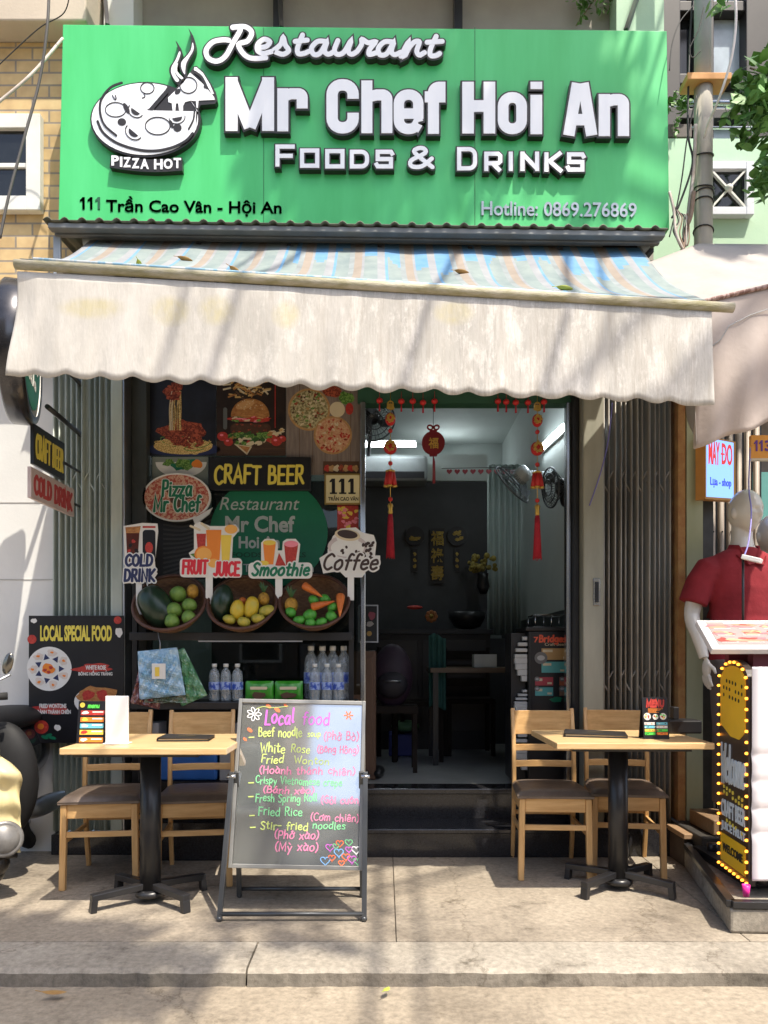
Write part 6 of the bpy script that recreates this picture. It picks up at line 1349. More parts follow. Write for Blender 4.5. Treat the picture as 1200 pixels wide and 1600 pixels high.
# white and black moulded side
mb = MB(); 
def sidefin(z0, z1, k):
    n = 8
    for i in range(n):
        z = z0 + (z1-z0)*i/n; mb.box((xa-.085*math.sin(math.pi*(i+.6)/n)**.5, d_+.02, z), (xa-.004, d_+.06, z+(z1-z0)/n*(.62 if i > 3 else .97)), 0)
sidefin(zt-.32, zt-.02, 0); sidefin(FL+.42, FL+.62, 1); sidefin(FL+.1, FL+.38, 2); mb.box((xa-.10,d_+.07,FL+.03),(xa-.005,d_+.30,zt-.01),1); mb.build('side_trim', [mat('white trim', (.52,.53,.53), .4), m_black], bc, bevel=.003)
wr_ = thing('wire_basket', 'chrome wire tray on top of the black beer cabinet', 'wire tray', P(865,984,d_+.1)); mb = MB(); zz = zt+.030
xA, xB = P(834,0,d_+.1).x, P(884,0,d_+.1).x
for z in (zz, zz+.075): mb.tube([(xA,d_+.05,z),(xB,d_+.05,z),(xB,d_+.28,z),(xA,d_+.28,z)], .005, 6, closed=True)
for x in (xA, xB, (xA+xB)/2):
    for y in (d_+.05, d_+.28): mb.tube([(x,y,zz),(x,y,zz+.075)], .0045, 6)
mb.build('wire', m_chrome, wr_)
o = thing('entry_shoes', 'pair of dark shoes on the floor just inside the doorway', 'shoes', (-.05,4.95,FL)); 
for k, (x, y) in enumerate(((.0,5.42),(.09,5.45))):
    mb = MB(); mb.ell((x-.13,y-.4,FL+.045), (.045,.13,.04), 14, 8); mb.build('shoe', m_black, o)

# ================================================================ festive hangings in the doorway
m_fred = mat('festive red', (.55,.025,.025), .5, var=.15); m_fgold = mat('festive gold', (.72,.46,.10), .32, .6, var=.2, scale=40); m_tass = mat('tassel red', (.50,.02,.04), .7, scale=80, stretch=(6,6,.4), var=.35, bump=.5, bscale=120)
def hanging(label, px, d, y0):
    o = thing('firecracker_hanging', label, 'hanging', P(px, y0, d), 'red and gold festive hangings'); k = d/F
    def Q(x, y, dy=0): return P(px+x, y, d) + Vector((0,dy,0))
    mb = MB(); mb.tube([Q(0,y0-14), Q(0,y0+206)], .0022, 6); mb.build('cord', m_fgold, o)
    mb = MB(); pl = front(d); 
    mb.stroke(pl, ell2(px,y0+4,4.5,5,14), 2, -.004, .004, closed=True, rnd=False); mb.prism(pl, blob2(px,y0+8,6,5,random.Random(2),16,.2), -.004, .0045); mb.build('top_knot', m_fgold, o)
    for yy, r_, rr_ in ((27,8.2,(1,1,1.25)), (71,10.5,(1,.8,1.05))):
        mb = MB(); mb.ell(Q(0,y0+yy), (r_*k*rr_[0], r_*k*rr_[1], r_*k*rr_[2]), 18, 12); b = mb.build('charm', m_fred, o); mb = MB()
        for i in range(7): a = i*.9; mb.prism(pl, blob2(px+r_*.5*math.cos(a), y0+yy+r_*.6*math.sin(a), 2.6, 2.2, rnd, 9, .3), r_*k*.62, r_*k*.97+.0003*i)
        mb.prism(pl, [(px-r_*.9,y0+yy+1),(px,y0+yy-r_*1.2),(px+r_*.9,y0+yy+1),(px,y0+yy-r_*.6)], -.004, r_*k*.6); mb.build('gold_pattern', m_fgold, b)
    for yy in (45, 96, 152): mb = MB(); mb.ell(Q(0,y0+yy), 3.6*k, 12, 8); mb.build('bead', m_fred, o)
    for j, (x, a, dy) in enumerate(((-5,8,0),(5,-8,0),(0,2,-.02))):
        mb = MB(); p = Q(x*.6, y0+108, dy); q = Q(x*.6 - a*.5, y0+133, dy); mb.tube([p, q], 3.9*k, 12); c = mb.build('firecracker', m_fred, o); mb = MB()
        for t in (0, .93): mb.tube([p.lerp(q,t-.02), p.lerp(q,t+.09)], 4.2*k, 12)
        mb.build('gold_band', m_fgold, c)
    mb = MB(); mb.lathe([(2.5*k,0),(4*k,3*k),(3.2*k,8*k),(4.6*k,14*k),(3*k,17*k)], mtx(Q(0,y0+176)), 14); mb.build('tassel_cap', m_fgold, o)
    mb = MB(); mb.lathe([(6.2*k,0),(6.0*k,8*k),(4.6*k,50*k),(3.4*k,66*k),(.5*k,68*k)], mtx(Q(0,y0+242)), 18); 
    for i in range(26): a = i*2.4; mb.tube([Q(0,y0+180)+Vector((3.6*k*math.cos(a),3.6*k*math.sin(a),0)), Q(0,y0+243+rnd.uniform(-1,3))+Vector((6.6*k*math.cos(a),6.6*k*math.sin(a),0))], .0016, 4)
    mb.build('tassel', m_tass, o)
hanging('tall red and gold firecracker hanging with a long tassel at the left of the doorway', 610, 4.52, 628); hanging('tall red and gold firecracker hanging with a long tassel at the right of the doorway', 839.5, 4.52, 630)
fu = thing('lucky_plaque', 'round dark red plaque with a gold lucky character hanging in the doorway', 'plaque', P(677,690,4.55)); pf = front(4.55)
mb = MB(); mb.prism(pf, ell2(677,692,18,18.5,36), -.012, .004); mb.prism(pf, rrect(671,672,683,676,1.5), -.008, .0045); mb.prism(pf, rrect(671,709,683,713,1.5), -.008, .0045); mb.stroke(pf, ell2(672,668,4,3.4,12,20), 2.4, -.004, .004, closed=True, rnd=False); mb.stroke(pf, ell2(682,668,4,3.4,12,-20), 2.4, -.004, .0042, closed=True, rnd=False); mb.build('disc', mat('dark red lacquer', (.16,.012,.018), .4, var=.15), fu)
mb = MB(); mb.text('福', pf, 669.5, 684, 685, 701, .004, .007, bold=.02); mb.build('gold_character', m_fgold, fu)
mb = MB(); mb.tube([P(677,628,4.55), P(677,668,4.55)], .0018, 5); mb.build('cord', m_black, fu); mb = MB(); mb.tube([P(677,713,4.55), P(678,722,4.55), P(678,755,4.55)], [.004,.008,.010], 10); mb.build('tassel', mat('dark red tassel', (.18,.015,.025), .7), fu)
ln = thing('small_lantern', 'tiny red lantern on the string under the doorway lintel', 'lantern', (0,0,0), 'tiny red lanterns under the lintel'); mb = MB(); mb.ell((0,0,0), (.020,.020,.017), 12, 8); mb.build('lantern_body', m_fred, ln); mb = MB(); mb.tube([(0,0,-.016),(0,0,-.062)], [.004,.0065], 6); mb.tube([(0,0,.016),(0,0,.06)], .0015, 4); mb.build('tassel', m_tass, ln)
for i, (px, py) in enumerate(((593,626),(627,627),(645,627),(661,629),(679,627),(778,627),(791,628),(806,629),(825,629),(850,628))):
    o = ln if i == 0 else copy_tree(ln); o.location = P(px, py, 4.5)

# ================================================================ right hand neighbour: screen, number sign, dummies, cart, parasol
scn = thing('lit_screen', 'lit white advertising screen under the parasol', 'screen', P(1125,770,4.45)); A_, B2, C2, D2 = P(1104,684,4.32), P(1146,692,4.58), P(1146,764,4.58), P(1104,776,4.32)
U2 = (B2-A_)/100; V2 = (D2-A_)/100; N2 = U2.cross(V2).normalized(); N2 = N2 if N2.y < 0 else -N2; spl = Pl(A_, U2, V2, N2)
mb = MB(); mb.prism(spl, rect2(-3,-3,110,104), -.06, -.002); mb.build('screen_case', mat('orange case', (.55,.25,.05), .5), scn); mb = MB(); mb.prism(spl, rect2(0,0,100,100), -.002, .001); sf = mb.build('screen_panel', emis('lit screen', (.25,.47,1.0), .8), scn)
mb = MB(); mb.text('MAY', spl, 6, 4, 46, 44, .001, .003, 0, bold=.02); mb.text('DO', spl, 54, 4, 94, 42, .001, .003, 0, bold=.02); mb.prism(spl, rect2(51,22,64,25), .001, .0034, 0); mb.text('Lụa - shop', spl, 12, 66, 90, 84, .001, .003, 1, bold=.02); mb.build('lettering', [emis('lit red lettering', (.75,.05,.05), .5), emis('lit blue lettering', (.05,.08,.65), .6)], sf)
n13 = thing('number_sign', 'orange sign with purple house number 113', 'number sign', P(1215,715,4.5)); pn_ = front(4.5); mb = MB(); mb.prism(pn_, rect2(1174,680,1262,716), -.03, 0); mb.prism(pn_, rect2(1174,716,1262,719), -.03, .001, 1); mb.build('sign_board', [mat('orange board', (.80,.34,.03), .5), c_cream], n13); mb = MB()
mb.text('3', pn_, 1195, 688, 1206, 705, 0, .003, bold=.03)
for k in range(2): one(mb, pn_, 1178+8*k, 688, 705, 2.6, 0, .003)
mb; mb.build('lettering', flat('purple lettering', (.13,.03,.25), .5), n13)

# tailor's dummies
m_dummy = mat('cream dummy gloss', (.66,.63,.57), .25, var=.05, coat=.3); m_polo = mat('dark red knit', (.20,.010,.016), .88, c2=(.30,.02,.03), scale=6, bump=1.0, bscale=9)
dm = thing('shop_dummy', 'cream shop dummy wearing a dark red polo shirt, nearest the restaurant', 'dummy', (0,0,0), None); H0_ = 0.0
body = MB()
def loft(mb, secs, n=20, mi=0):
    vs = []; fs = []
    for (x,y,z,rx,ry) in secs:
        for j in range(n): a = 2*math.pi*j/n; vs.append((x+rx*math.cos(a), y+ry*math.sin(a), z))
    for i in range(len(secs)-1):
        for j in range(n): fs.append((i*n+j, i*n+(j+1) % n, (i+1)*n+(j+1) % n, (i+1)*n+j))
    fs.append(tuple(range(n))[::-1]); fs.append(tuple((len(secs)-1)*n+j for j in range(n))); mb.add(vs, fs, mi, True)
# feet at z=0, crown at 1.80
def headfn(p):
    k = 1.0
    if p.y < -.2 and abs(p.x) < .45: k += .17*math.exp(-((p.z+.20)/.15)**2)*math.exp(-(p.x/.13)**2)      # nose
    if p.y < -.2: k += .05*math.exp(-((p.z-.12)/.08)**2)*math.exp(-(p.x/.5)**2) - .11*math.exp(-((p.z+.03)/.09)**2)*(math.exp(-((p.x-.36)/.17)**2)+math.exp(-((p.x+.36)/.17)**2)) - .05*math.exp(-((p.z+.50)/.03)**2)*math.exp(-(p.x/.22)**2)
    if p.y < 0: k += .06*math.exp(-((p.z+.50)/.08)**2)*math.exp(-(p.x/.25)**2) + .08*math.exp(-((p.z+.85)/.15)**2)*math.exp(-(p.x/.4)**2)
    if p.z < -.3: k *= 1 - .12*(-.3-p.z)*(abs(p.x)**.5)
    return k
HR = Matrix.Rotation(R(16), 3, 'Z')
body.ell((0,-.012,1.685), (.078,.100,.120), 48, 44, 0, HR, headfn)
for s_ in (-1,1): body.ell(Vector((0,-.012,1.67)) + HR @ Vector((s_*.074,.012,0)), (.016,.020,.030), 12, 8)
body.tube([(0,.015,1.61),(0,.018,1.54),(0,.02,1.44)], [.056,.056,.075], 20)
loft(body, [(0,.02,1.36,.15,.09),(0,.02,1.45,.12,.08),(0,.02,1.49,.07,.065)])
for s_ in (-1,1):
    sh = Vector((s_*.19,.02,1.40)); el = Vector((s_*.285,.045,1.11)); wr2 = Vector((s_*.262,-.04,.87)); 
    body.tube([Vector(v) for v in crv([sh, sh.lerp(el,.5)+Vector((s_*.012,0,0)), el, el.lerp(wr2,.45)+Vector((s_*.004,-.01,0)), wr2],4)], [.056,.056,.055,.053,.051,.049,.047,.044,.041,.041,.041,.040,.038,.035,.031,.028,.026], 16)
    pc_ = wr2 + Vector((-s_*.006,-.012,-.055)); body.ell(pc_, (.017,.036,.055), 14, 10)
    for k in range(4):
        y = pc_.y - .026 + k*.018; l = (.062,.074,.078,.066)[3-k] if k else .060; b0_ = Vector((pc_.x, y, pc_.z-.040)); 
        body.tube([b0_, b0_+Vector((-s_*.003,-.002,-l*.45)), b0_+Vector((-s_*.010,-.004,-l*.8)), b0_+Vector((-s_*.018,-.004,-l))], [.0105,.0098,.009,.006], 9)
    t0 = pc_ + Vector((0,-.026,.018)); body.tube([t0, t0+Vector((-s_*.012,-.024,-.02)), t0+Vector((-s_*.018,-.034,-.048))], [.0125,.011,.007], 9)
body.build('dummy_body', m_dummy, dm, remesh=.0042)
sh_ = MB(); loft(sh_, [(0,.02,.80,.185,.125),(0,.02,.95,.182,.122),(0,.02,1.10,.178,.118),(0,.015,1.25,.196,.125),(0,.02,1.36,.212,.118),(0,.02,1.415,.20,.10),(0,.02,1.45,.15,.09),(0,.02,1.47,.105,.085),(0,.02,1.485,.07,.07)], 28)
for s_ in (-1,1): sh_.tube([(s_*.13,.02,1.40),(s_*.20,.022,1.365),(s_*.245,.03,1.29),(s_*.282,.04,1.175)], [.05,.074,.076,.078], 20)
sh_.build('polo_shirt', m_polo, dm, remesh=.008)
cl_ = MB()
for s_ in (-1,1):
    cl_.add([(0,-.100,1.385),(s_*.060,-.045,1.49),(s_*.075,.02,1.50),(s_*.10,.015,1.462),(s_*.085,-.07,1.43),(s_*.045,-.112,1.375)], [(0,1,2,3,4,5)])
cl_.build('collar', m_polo, dm, solid=.006)
tr_ = MB()
for s_ in (-1,1): tr_.tube([(s_*.085,.02,.86),(s_*.092,.015,.5),(s_*.10,.03,.06)], [.105,.078,.065], 18)
loft(tr_, [(0,.02,.74,.16,.11),(0,.02,.86,.168,.115),(0,.02,.90,.165,.112)]); tr_.build('trousers', mat('grey brown cloth', (.13,.10,.09), .8), dm, remesh=.01)
place(dm, (2.005, 4.15, .285), 8)
d2 = copy_tree(dm); place(d2, (2.30, 4.42, .20), -12, 'second cream shop dummy behind the one in the dark red polo shirt')
mb = MB(); mb.box((1.70, 3.98, 0), (2.9, 4.75, .198)); tag(mb.build('dummy_plinth', flat('dark plinth', (.05,.045,.04), .6, var=.3), bevel=.008), 'low dark plinth the shop dummies stand on', 'plinth')
mb = MB(); mb.box((1.77,4.0,.20), (2.24,4.32,.283)); tag(mb.build('wood_block', wood('old plank', (.22,.14,.08), (.30,.20,.12), 0), bevel=.006), 'wooden block under the front shop dummy', 'block')
bx = MB(); bx.box((P(1058,0,4.22).x, 4.12, 0), (P(1118,0,4.22).x+.02, 4.34, .155)); bx.box((P(1058,0,4.22).x-.01, 4.10, .156), (P(1118,0,4.22).x+.03, 4.36, .185), 1); tag(bx.build('wooden_crate', [flat('dark crate wood', (.06,.04,.03), .7, var=.3), wood('crate lid wood', (.30,.19,.11), (.42,.28,.17), 0)], bevel=.004), 'small dark wooden crate beside the foot of the lit cart', 'crate')

# cart
ca = thing('street_cart', 'lit food cart with a bulb edged sign, glossy white front and sloping picture menu', 'cart', (1.9, 3.5, 0))
def bx_skew(mb, pts, z0, z1, mi=0): mb.prism(Pl((0,0,0),(1,0,0),(0,1,0),(0,0,1)), pts, z0, z1, mi)
mb = MB(); q = [(P(1141,0,3.13).x,3.13),(3.0,3.05),(3.0,4.10),(1.66,4.12)]; bx_skew(mb, q, 0, .105); mb.build('concrete_base', m_kerb, ca, bevel=.012)
mb = MB(); lo_ = [Vector((q[0][0]+.01,q[0][1]+.012,0)), Vector((2.98,3.07,0)), Vector((2.98,4.08,0)), Vector((1.67,4.10,0))]
for a_, b_ in zip(lo_, lo_[1:]+lo_[:1]): mb.bar(a_+Vector((0,0,.122)), b_+Vector((0,0,.122)), .04, .03)
mb.build('base_frame', m_blackm, ca, bevel=.003)
mb = MB(); mb.box((1.66,3.40,.108),(2.9,4.0,.150)); mb.build('base_tray', m_black, ca)
for a_, b_ in ((3.35,1.70),(3.9,1.72),(3.35,2.6),(3.9,2.6)):
    mb = MB(); mb.lathe([(.02,.139),(.028,.145),(.028,.185),(.02,.19)], mtx((b_,a_,0)), 14); mb.build('caster', m_blackm, ca)
mb = MB(); mb.box((1.64,3.275,.185),(2.75,3.60,1.10)); mb.build('cart_body', mat('grey cart body', (.12,.11,.11), .5), ca)
pf2 = []; 
def cartfront(u, v):
    z = .19 + .93*v; dz = min(abs(z-g_) for g_ in (.395,.50,.62,.735)); return (1.600+.95*u, 3.248 - .010*min(1, dz/.035)**.6, z)
mb = MB(); mb.grid(cartfront, 24, 90); mb.build('front_panel', mat('glossy white acrylic', (.80,.76,.79), .18, var=.04, coat=.5), ca, solid=.006)
cs = Pl((1.590, 3.25, 0), (.03/.35*1,1,0), (0,0,1), Vector((-1,.03/.35,0)).normalized())   # drawn as (depth offset, height)
def arch(inset, zb=.162, zs=1.045, h=.105, w=.355): return [(w-inset, zb+inset),(w-inset,zs)] + [(w/2 + (w/2-inset)*math.cos(R(a)), zs + (h-inset)*math.sin(R(a))) for a in range(12,180,12)] + [(inset,zs),(inset,zb+inset)]
mb = MB(); mb.prism(cs, arch(0), -.03, 0); side_p = mb.build('bulb_sign', flat('brown black sign face', (.035,.024,.02), .35), ca)
mb = MB(); mb.prism(cs, [p for p in arch(.028) if p[1] > .80] + [(.028,.83),(.10,.79),(.20,.795),(.327,.845)], -.001, .003); mb.build('yellow_field', mat('amber field', (.80,.50,.02), .4, var=.06), side_p); mb = MB(); mb.prism(cs, rect2(.03,.195,.325,.325), -.001, .003); mb.build('yellow_field', mat('amber field', (.80,.50,.02), .4, var=.06), side_p)
# lettering runs from the far edge towards the street edge as read from the pavement
rl = Pl(cs.pt(.355,0,0), -cs.U, -cs.V, cs.N)
LM = [flat('pale blue letters', (.62,.72,.80), .4), m_black, m_ylet]
mb = MB(); hand(mb, 'Welcome', rl, .035, -.58, .33, .17, .016, .001, .005, 0, shear=.15); mb.build('lettering', LM, side_p)
for w_, a_, b_, h_, k_ in (('CRAFT BEER',-.49,-.41,.001,0), ('JUICE FRUIT',-.385,-.335,.001,0), ('WELCOME',-.285,-.245,.003,1)):
    mb = MB(); mb.text(w_, rl, .04 if k_ == 0 else .06, a_, .325 if k_ == 0 else .30, b_, h_, h_+.003, k_, bold=.03); mb.build('lettering', LM, side_p)
mb = MB(); md = MB()
for k, z in enumerate((1.055, 1.02, .985, .55, .525, .40)):
    for i in range(7):
        if (i*3+k) % 5: (mb if z > .9 else md).prism(rl, ell2(.075+.036*i, -z+.004*i, .007, .009, 8), .003 if z > .9 else .0, .005, 1 if z > .9 else 2)
mb.build('dot_pattern', LM, side_p); md.build('dot_pattern', LM, side_p)
# small amber bulbs round the edge
outl = arch(.010); pts3 = [cs.pt(a_,b_,.004) for a_, b_ in outl]; dense = []
for i in range(len(pts3)):
    a_, b_ = pts3[i], pts3[(i+1) % len(pts3)]; n_ = max(1, int((b_-a_).length/.004)); dense += [a_.lerp(b_, t/n_) for t in range(n_)]
tot = len(dense); nbulb = 52; m_led = emis('lit amber bulb', (1.0,.33,.03), 2.6)
first = None
for i in range(nbulb):
    p = dense[int(i*tot/nbulb)]
    if first is None:
        mb = MB(); mb.ell(p, (.009,.0065,.0065), 8, 6); first = mb.build('bulb', m_led, side_p); first_p = p
    else:
        c_ = first.copy(); col.objects.link(c_); c_.parent = side_p; c_.location = p - first_p; ORG[c_] = ORG[first]
# picture menu on top
TLm, TRm, BLm = P(1088,969,3.47), P(1088,969,3.47)+Vector((.95,0,0)), P(1113,1014,3.29)
Um = (TRm-TLm)/100; Vm = (BLm-TLm)/100; Nm = Um.cross(Vm).normalized(); Nm = Nm if Nm.z > 0 else -Nm; mpl = Pl(TLm, Um, Vm, Nm)
mb = MB(); mb.prism(mpl, rect2(0,0,100,100), -.03, 0); ml = mb.build('menu_lightbox', flat('white light frame', (.75,.72,.72), .3), ca, bevel=.004)
mb = MB(); mb.prism(mpl, rect2(4,8,41,86), -.001, .002, 0); mb.prism(mpl, rect2(46,8,84,86), -.001, .002, 0)
for ox in (0, 42):
    for i in range(9):
        cx, cy = 10+12*(i % 3)+ox, 22+24*(i//3); [lay(mb, blob2(cx+rnd.uniform(-3,3),cy+rnd.uniform(-5,5),rnd.uniform(2,5),rnd.uniform(2,6),rnd,12,.35), rnd.choice((1,2,1,4,3)), mpl, .002) for _ in range(5)]; lay(mb, rect2(cx-4,cy+9,cx+4,cy+10.5), 5, mpl, .003)
    lay(mb, rect2(12+ox,10,32+ox,14), 5, mpl, .002)
mb.build('menu_print', [flat('print warm grey', (.30,.26,.25), .4), flat('print salmon', (.72,.24,.16), .4), flat('print rose', (.70,.16,.18), .4), flat('print apricot', (.78,.40,.20), .4), c_red, c_pwhite], ml)
mb = MB(); mb.box((1.66,3.35,1.10),(2.6,3.40,1.19)); mb.box((1.62,3.50,1.10),(2.6,3.54,1.30)); mb.build('menu_support', flat('dark red support', (.14,.02,.03), .6), ca)
o = thing('clip_lamp', 'small white clip lamp on a thin black pole behind the sloping menu', 'lamp', P(1160,1090,3.55)); mb = MB(); mb.tube([P(1161,1005,3.56), P(1161,868,3.56)], .006, 8); mb.build('pole', m_blackm, o); mb = MB(); mb.bar(P(1160,870,3.55), P(1190,877,3.50), .05, .022); mb.build('lamp_head', m_white, o, bevel=.004); mb = MB(); mb.tube(crv([P(1163,868,3.57), P(1170,845,3.6), P(1174,800,3.7), P(1170,760,3.9), P(1172,700,4.0)],5), .004, 6); mb.build('cable', flat('lilac cable', (.25,.22,.55), .5), o)
mb = MB(); mb.lathe([(.013,.0),(.017,.05),(.016,.05),(.012,.003),(.001,.002)], mtx((P(1164,0,3.2).x,3.19,.138)), 14); tag(mb.build('pink_cup', flat('hot pink plastic', (.75,.03,.30), .35)), 'small hot pink cup on the black cart frame', 'cup')

# parasol of the neighbour
um = thing('parasol', 'faded pinkish grey parasol sagging between the awning and the right edge', 'parasol', (2.75, 3.75, 0)); m_par = mat('faded mauve canvas', (.36,.325,.30), .9, c2=(.43,.395,.365), scale=5, bump=.15, bscale=40); m_par2 = mat('faded mauve canvas flap', (.45,.385,.35), .9, c2=(.53,.46,.42), scale=5, bump=.15, bscale=40)
ua, ub, uc, ue, uf = P(1003,414,3.95), P(1091,381,4.12), P(1420,384,4.12), P(1420,398,3.45), P(1090,475,3.45)
def par(u, v):
    t = ua.lerp(ub, min(1,u*4)) if u < .25 else ub.lerp(uc, (u-.25)/.75); b = uf.lerp(ue, u); p = t.lerp(b, v); p.z -= .07*math.sin(math.pi*v)*(1-.5*u) + .012*math.sin(v*9+u*5)*math.sin(math.pi*v); p.y += .03*math.sin(u*20)*v*(1-v); return p
mb = MB(); mb.grid(par, 48, 20); mb.build('canopy', m_par, um, solid=.003)
fbl, fbr = P(1086,700,3.52), P(1420,585,3.40)
def flap(u, v):
    t = uf.lerp(ue, u); b = fbl.lerp(fbr, u); p = t.lerp(b, v); p.y += -.022*math.sin(math.pi*v)*math.sin(u*9+.6) + .012*math.sin(v*9+u*23)*v + .014*math.sin(u*38+v*2)*v; p.z += -.008*math.sin(u*30)*v; return p
mb = MB(); mb.grid(flap, 48, 26); mb.build('hanging_flap', m_par2, um, solid=.003)
def flap2(u, v):
    a_ = uf.lerp(fbl, v); b_ = P(1062,490,3.75).lerp(P(1074,640,3.85), v); p = a_.lerp(b_, u); p.y += .02*math.sin(u*5+v*4); return p
mb = MB(); mb.grid(flap2, 12, 20); mb.build('side_flap', m_par, um, solid=.003)
mb = MB(); mb.tube([uf.lerp(ue, t/24) + Vector((0,-.006,.004)) for t in range(25)], .010, 8); mb.build('piping', mat('brown twisted piping', (.20,.11,.09), .8, c2=(.42,.30,.27), scale=22, stretch=(3,1,1), sharp=True), um)
mb = MB(); mb.tube([(2.75,3.75,0),(2.75,3.75,3.05)], .022, 12); mb.build('pole', m_steel, um)
mb = MB(); mb.tube([ub.lerp(uc,.02)+Vector((0,.012,-.03)), uc+Vector((0,.012,-.03))], .009, 6); mb.build('rib', m_steel, um)
# faint crack line across the flap
mb = MB(); mb.tube([flap(u_, v_) + Vector((0,-.006,0)) for u_, v_ in ((.0,.42),(.04,.34),(.10,.30),(.14,.22),(.25,.17),(.45,.14))], .002, 5); mb.build('loose_thread', m_galv, um)

# metal pole with bracket and its cables
po = thing('service_pole', 'grey metal service pole with an orange bracket beside the green sign', 'pole', P(1099,380,4.25)); mp_ = mat('weathered pole paint', (.36,.33,.27), .6, c2=(.46,.43,.36), scale=9, stretch=(1,1,.3), bump=.1); xx_ = P(1099,0,4.25).x
mb = MB(); mb.tube([(xx_,4.25,2.6),(xx_,4.25,4.42)], .050, 20); mb.build('shaft', mp_, po); mb = MB(); mb.tube([(xx_-.004,4.25,4.46),(xx_-.004,4.25,6.6)], .046, 20); mb.build('upper_shaft', mat('blue grey pole paint', (.32,.37,.40), .5, c2=(.40,.45,.48), scale=6), po)
mb = MB(); mb.box((P(1072,0,4.2).x,4.18,P(0,128,4.2).z), (P(1141,0,4.2).x,4.30,P(0,117,4.2).z)); mb.build('bracket', mat('orange rust paint', (.52,.24,.07), .7, c2=(.62,.33,.12), scale=15), po, bevel=.004)
for y in (245,295,305,318,362):
    mb = MB(); z = P(0,y,4.25).z; mb.tube([(xx_+.054*math.cos(t), 4.25+.054*math.sin(t), z+.012*math.sin(t+y)) for t in [2*math.pi*i/16 for i in range(16)]], .004, 6, closed=True); mb.build('wire_tie', m_blackm, po)
mb = MB(); mb.bar((xx_,4.25,3.0),(xx_,4.78,3.0),.03,.03); mb.build('wall_bracket', m_steel, po)
m_cab = flat('black cable', (.02,.02,.02), .6); m_cabw = mat('dirty white cable', (.55,.50,.45), .6, c2=(.40,.34,.28), scale=20); m_cabb = mat('brown cable wrap', (.34,.24,.17), .8, c2=(.18,.12,.09), scale=20)
def cable(label, pts, r_, m_, group=None, n=8):
    mb = MB(); mb.tube(crv([P(*p) if len(p) == 3 and abs(p[0]) > 8 or p[0] == 0 else Vector(p) for p in pts], n), r_, 7); o = mb.build('cable', m_, loc=None); tag(o, label, 'cable', group); return o
cable('thick dirty white cable wrapped down beside the service pole', [(1087,195,4.2),(1085,250,4.2),(1081,290,4.19),(1076,330,4.18),(1070,385,4.16)], .011, m_cabw)
cable('black cable bowing beside the service pole', [(1082,0,4.3),(1077,90,4.26),(1075,205,4.2),(1082,255,4.2),(1062,318,4.15),(1050,340,4.1)], .006, m_cab)
cable('thin black cable dropping from the service pole to the sign corner', [(1088,150,4.2),(1074,215,4.2),(1066,275,4.15),(1058,320,4.12),(1046,370,4.08)], .004, m_cab)
cable('dirty white cable bundle curling at the right corner of the sign', [(1046,300,4.12),(1053,330,4.1),(1056,365,4.08),(1068,392,4.1)], .008, m_cabw)
cable('brown wrapped cable hanging at the foot of the service pole', [(1084,300,4.16),(1080,335,4.14),(1072,358,4.12),(1066,395,4.1)], .012, m_cabb)
cable('looped black wire by the orange bracket', [(1084,8,4.2),(1062,35,4.18),(1050,70,4.16),(1046,110,4.14)], .003, m_cab)
cable('thin wire curled on the upper service pole', [(1100,10,4.18),(1092,45,4.17),(1078,75,4.17),(1082,90,4.17),(1094,80,4.17)], .003, m_cab)
cable('white cable falling from the top right past the orange bracket', [(1147,-30,3.9),(1150,30,3.9),(1143,90,3.92),(1125,150,3.98),(1108,190,4.1),(1100,215,4.18)], .007, mat('clean white cable', (.75,.70,.68), .5))
for i in range(6):
    cable('short frayed wire at the right corner of the sign', [(1050+i*4,318+i*5,4.13),(1060+i*3,345-i*2,4.11),(1052+i*5,360+i*2,4.1),(1064+i*2,384,4.1)], .004, (m_cab, m_cabw, m_cabb)[i % 3], 'frayed wires at the sign corner')
cable('pale rope cable slanting across the brick wall to the sign', [(-60,205,3.9),(0,158,3.95),(50,115,4.0),(98,60,4.15)], .008, m_cabw)
cable('dark cable hanging in front of the brick wall', [(77,-30,3.9),(74,40,3.9),(62,125,3.92),(38,215,3.92),(14,305,3.92),(0,372,3.92)], .0075, mat('dark grey cable', (.09,.085,.08), .6))
cable('thin dark wire crossing the brick wall near the sign', [(110,-20,4.0),(100,20,4.05),(60,45,4.1),(0,100,4.1),(-50,150,4.1)], .003, m_cab)
cable('violet cable tied down the shutter post by the doorway', [(957,630,4.33),(950,690,4.33),(938,740,4.33),(921,790,4.33)], .004, flat('violet cable', (.16,.15,.42), .5))

# ================================================================ scooter
sc_ = thing('motor_scooter', 'dark scooter half in view with a cream rain cape draped over its front', 'scooter', (0,0,0)); m_sblk = mat('gloss black fairing', (.018,.018,.02), .15, coat=.8, var=.2); m_cape = mat('cream rain cape', (.66,.55,.28), .45, c2=(.74,.63,.36), scale=7, bump=.2, bscale=25)
def wheel(y, parent):
    M = mtx((0,y,.25), (1,0,0), (0,1,0)); mb = MB(); mb.tube([M @ Vector((.205*math.cos(t),.205*math.sin(t),0)) for t in [2*math.pi*i/36 for i in range(36)]], .048, 12, closed=True); w = mb.build('wheel', flat('tyre rubber', (.02,.02,.02), .8), parent)
    mb = MB(); mb.lathe([(.165,-.03),(.17,0),(.165,.03)], M, 32, caps=False); mb.lathe([(.001,-.04),(.04,-.04),(.04,.04),(.001,.04)], M, 18)
    for i in range(5): a = i*1.2566; mb.bar(M @ Vector((.035*math.cos(a),.035*math.sin(a),0)), M @ Vector((.168*math.cos(a),.168*math.sin(a),0)), .03, .016)
    mb.build('rim', m_steel, w)
wheel(-.60, sc_); wheel(.62, sc_)
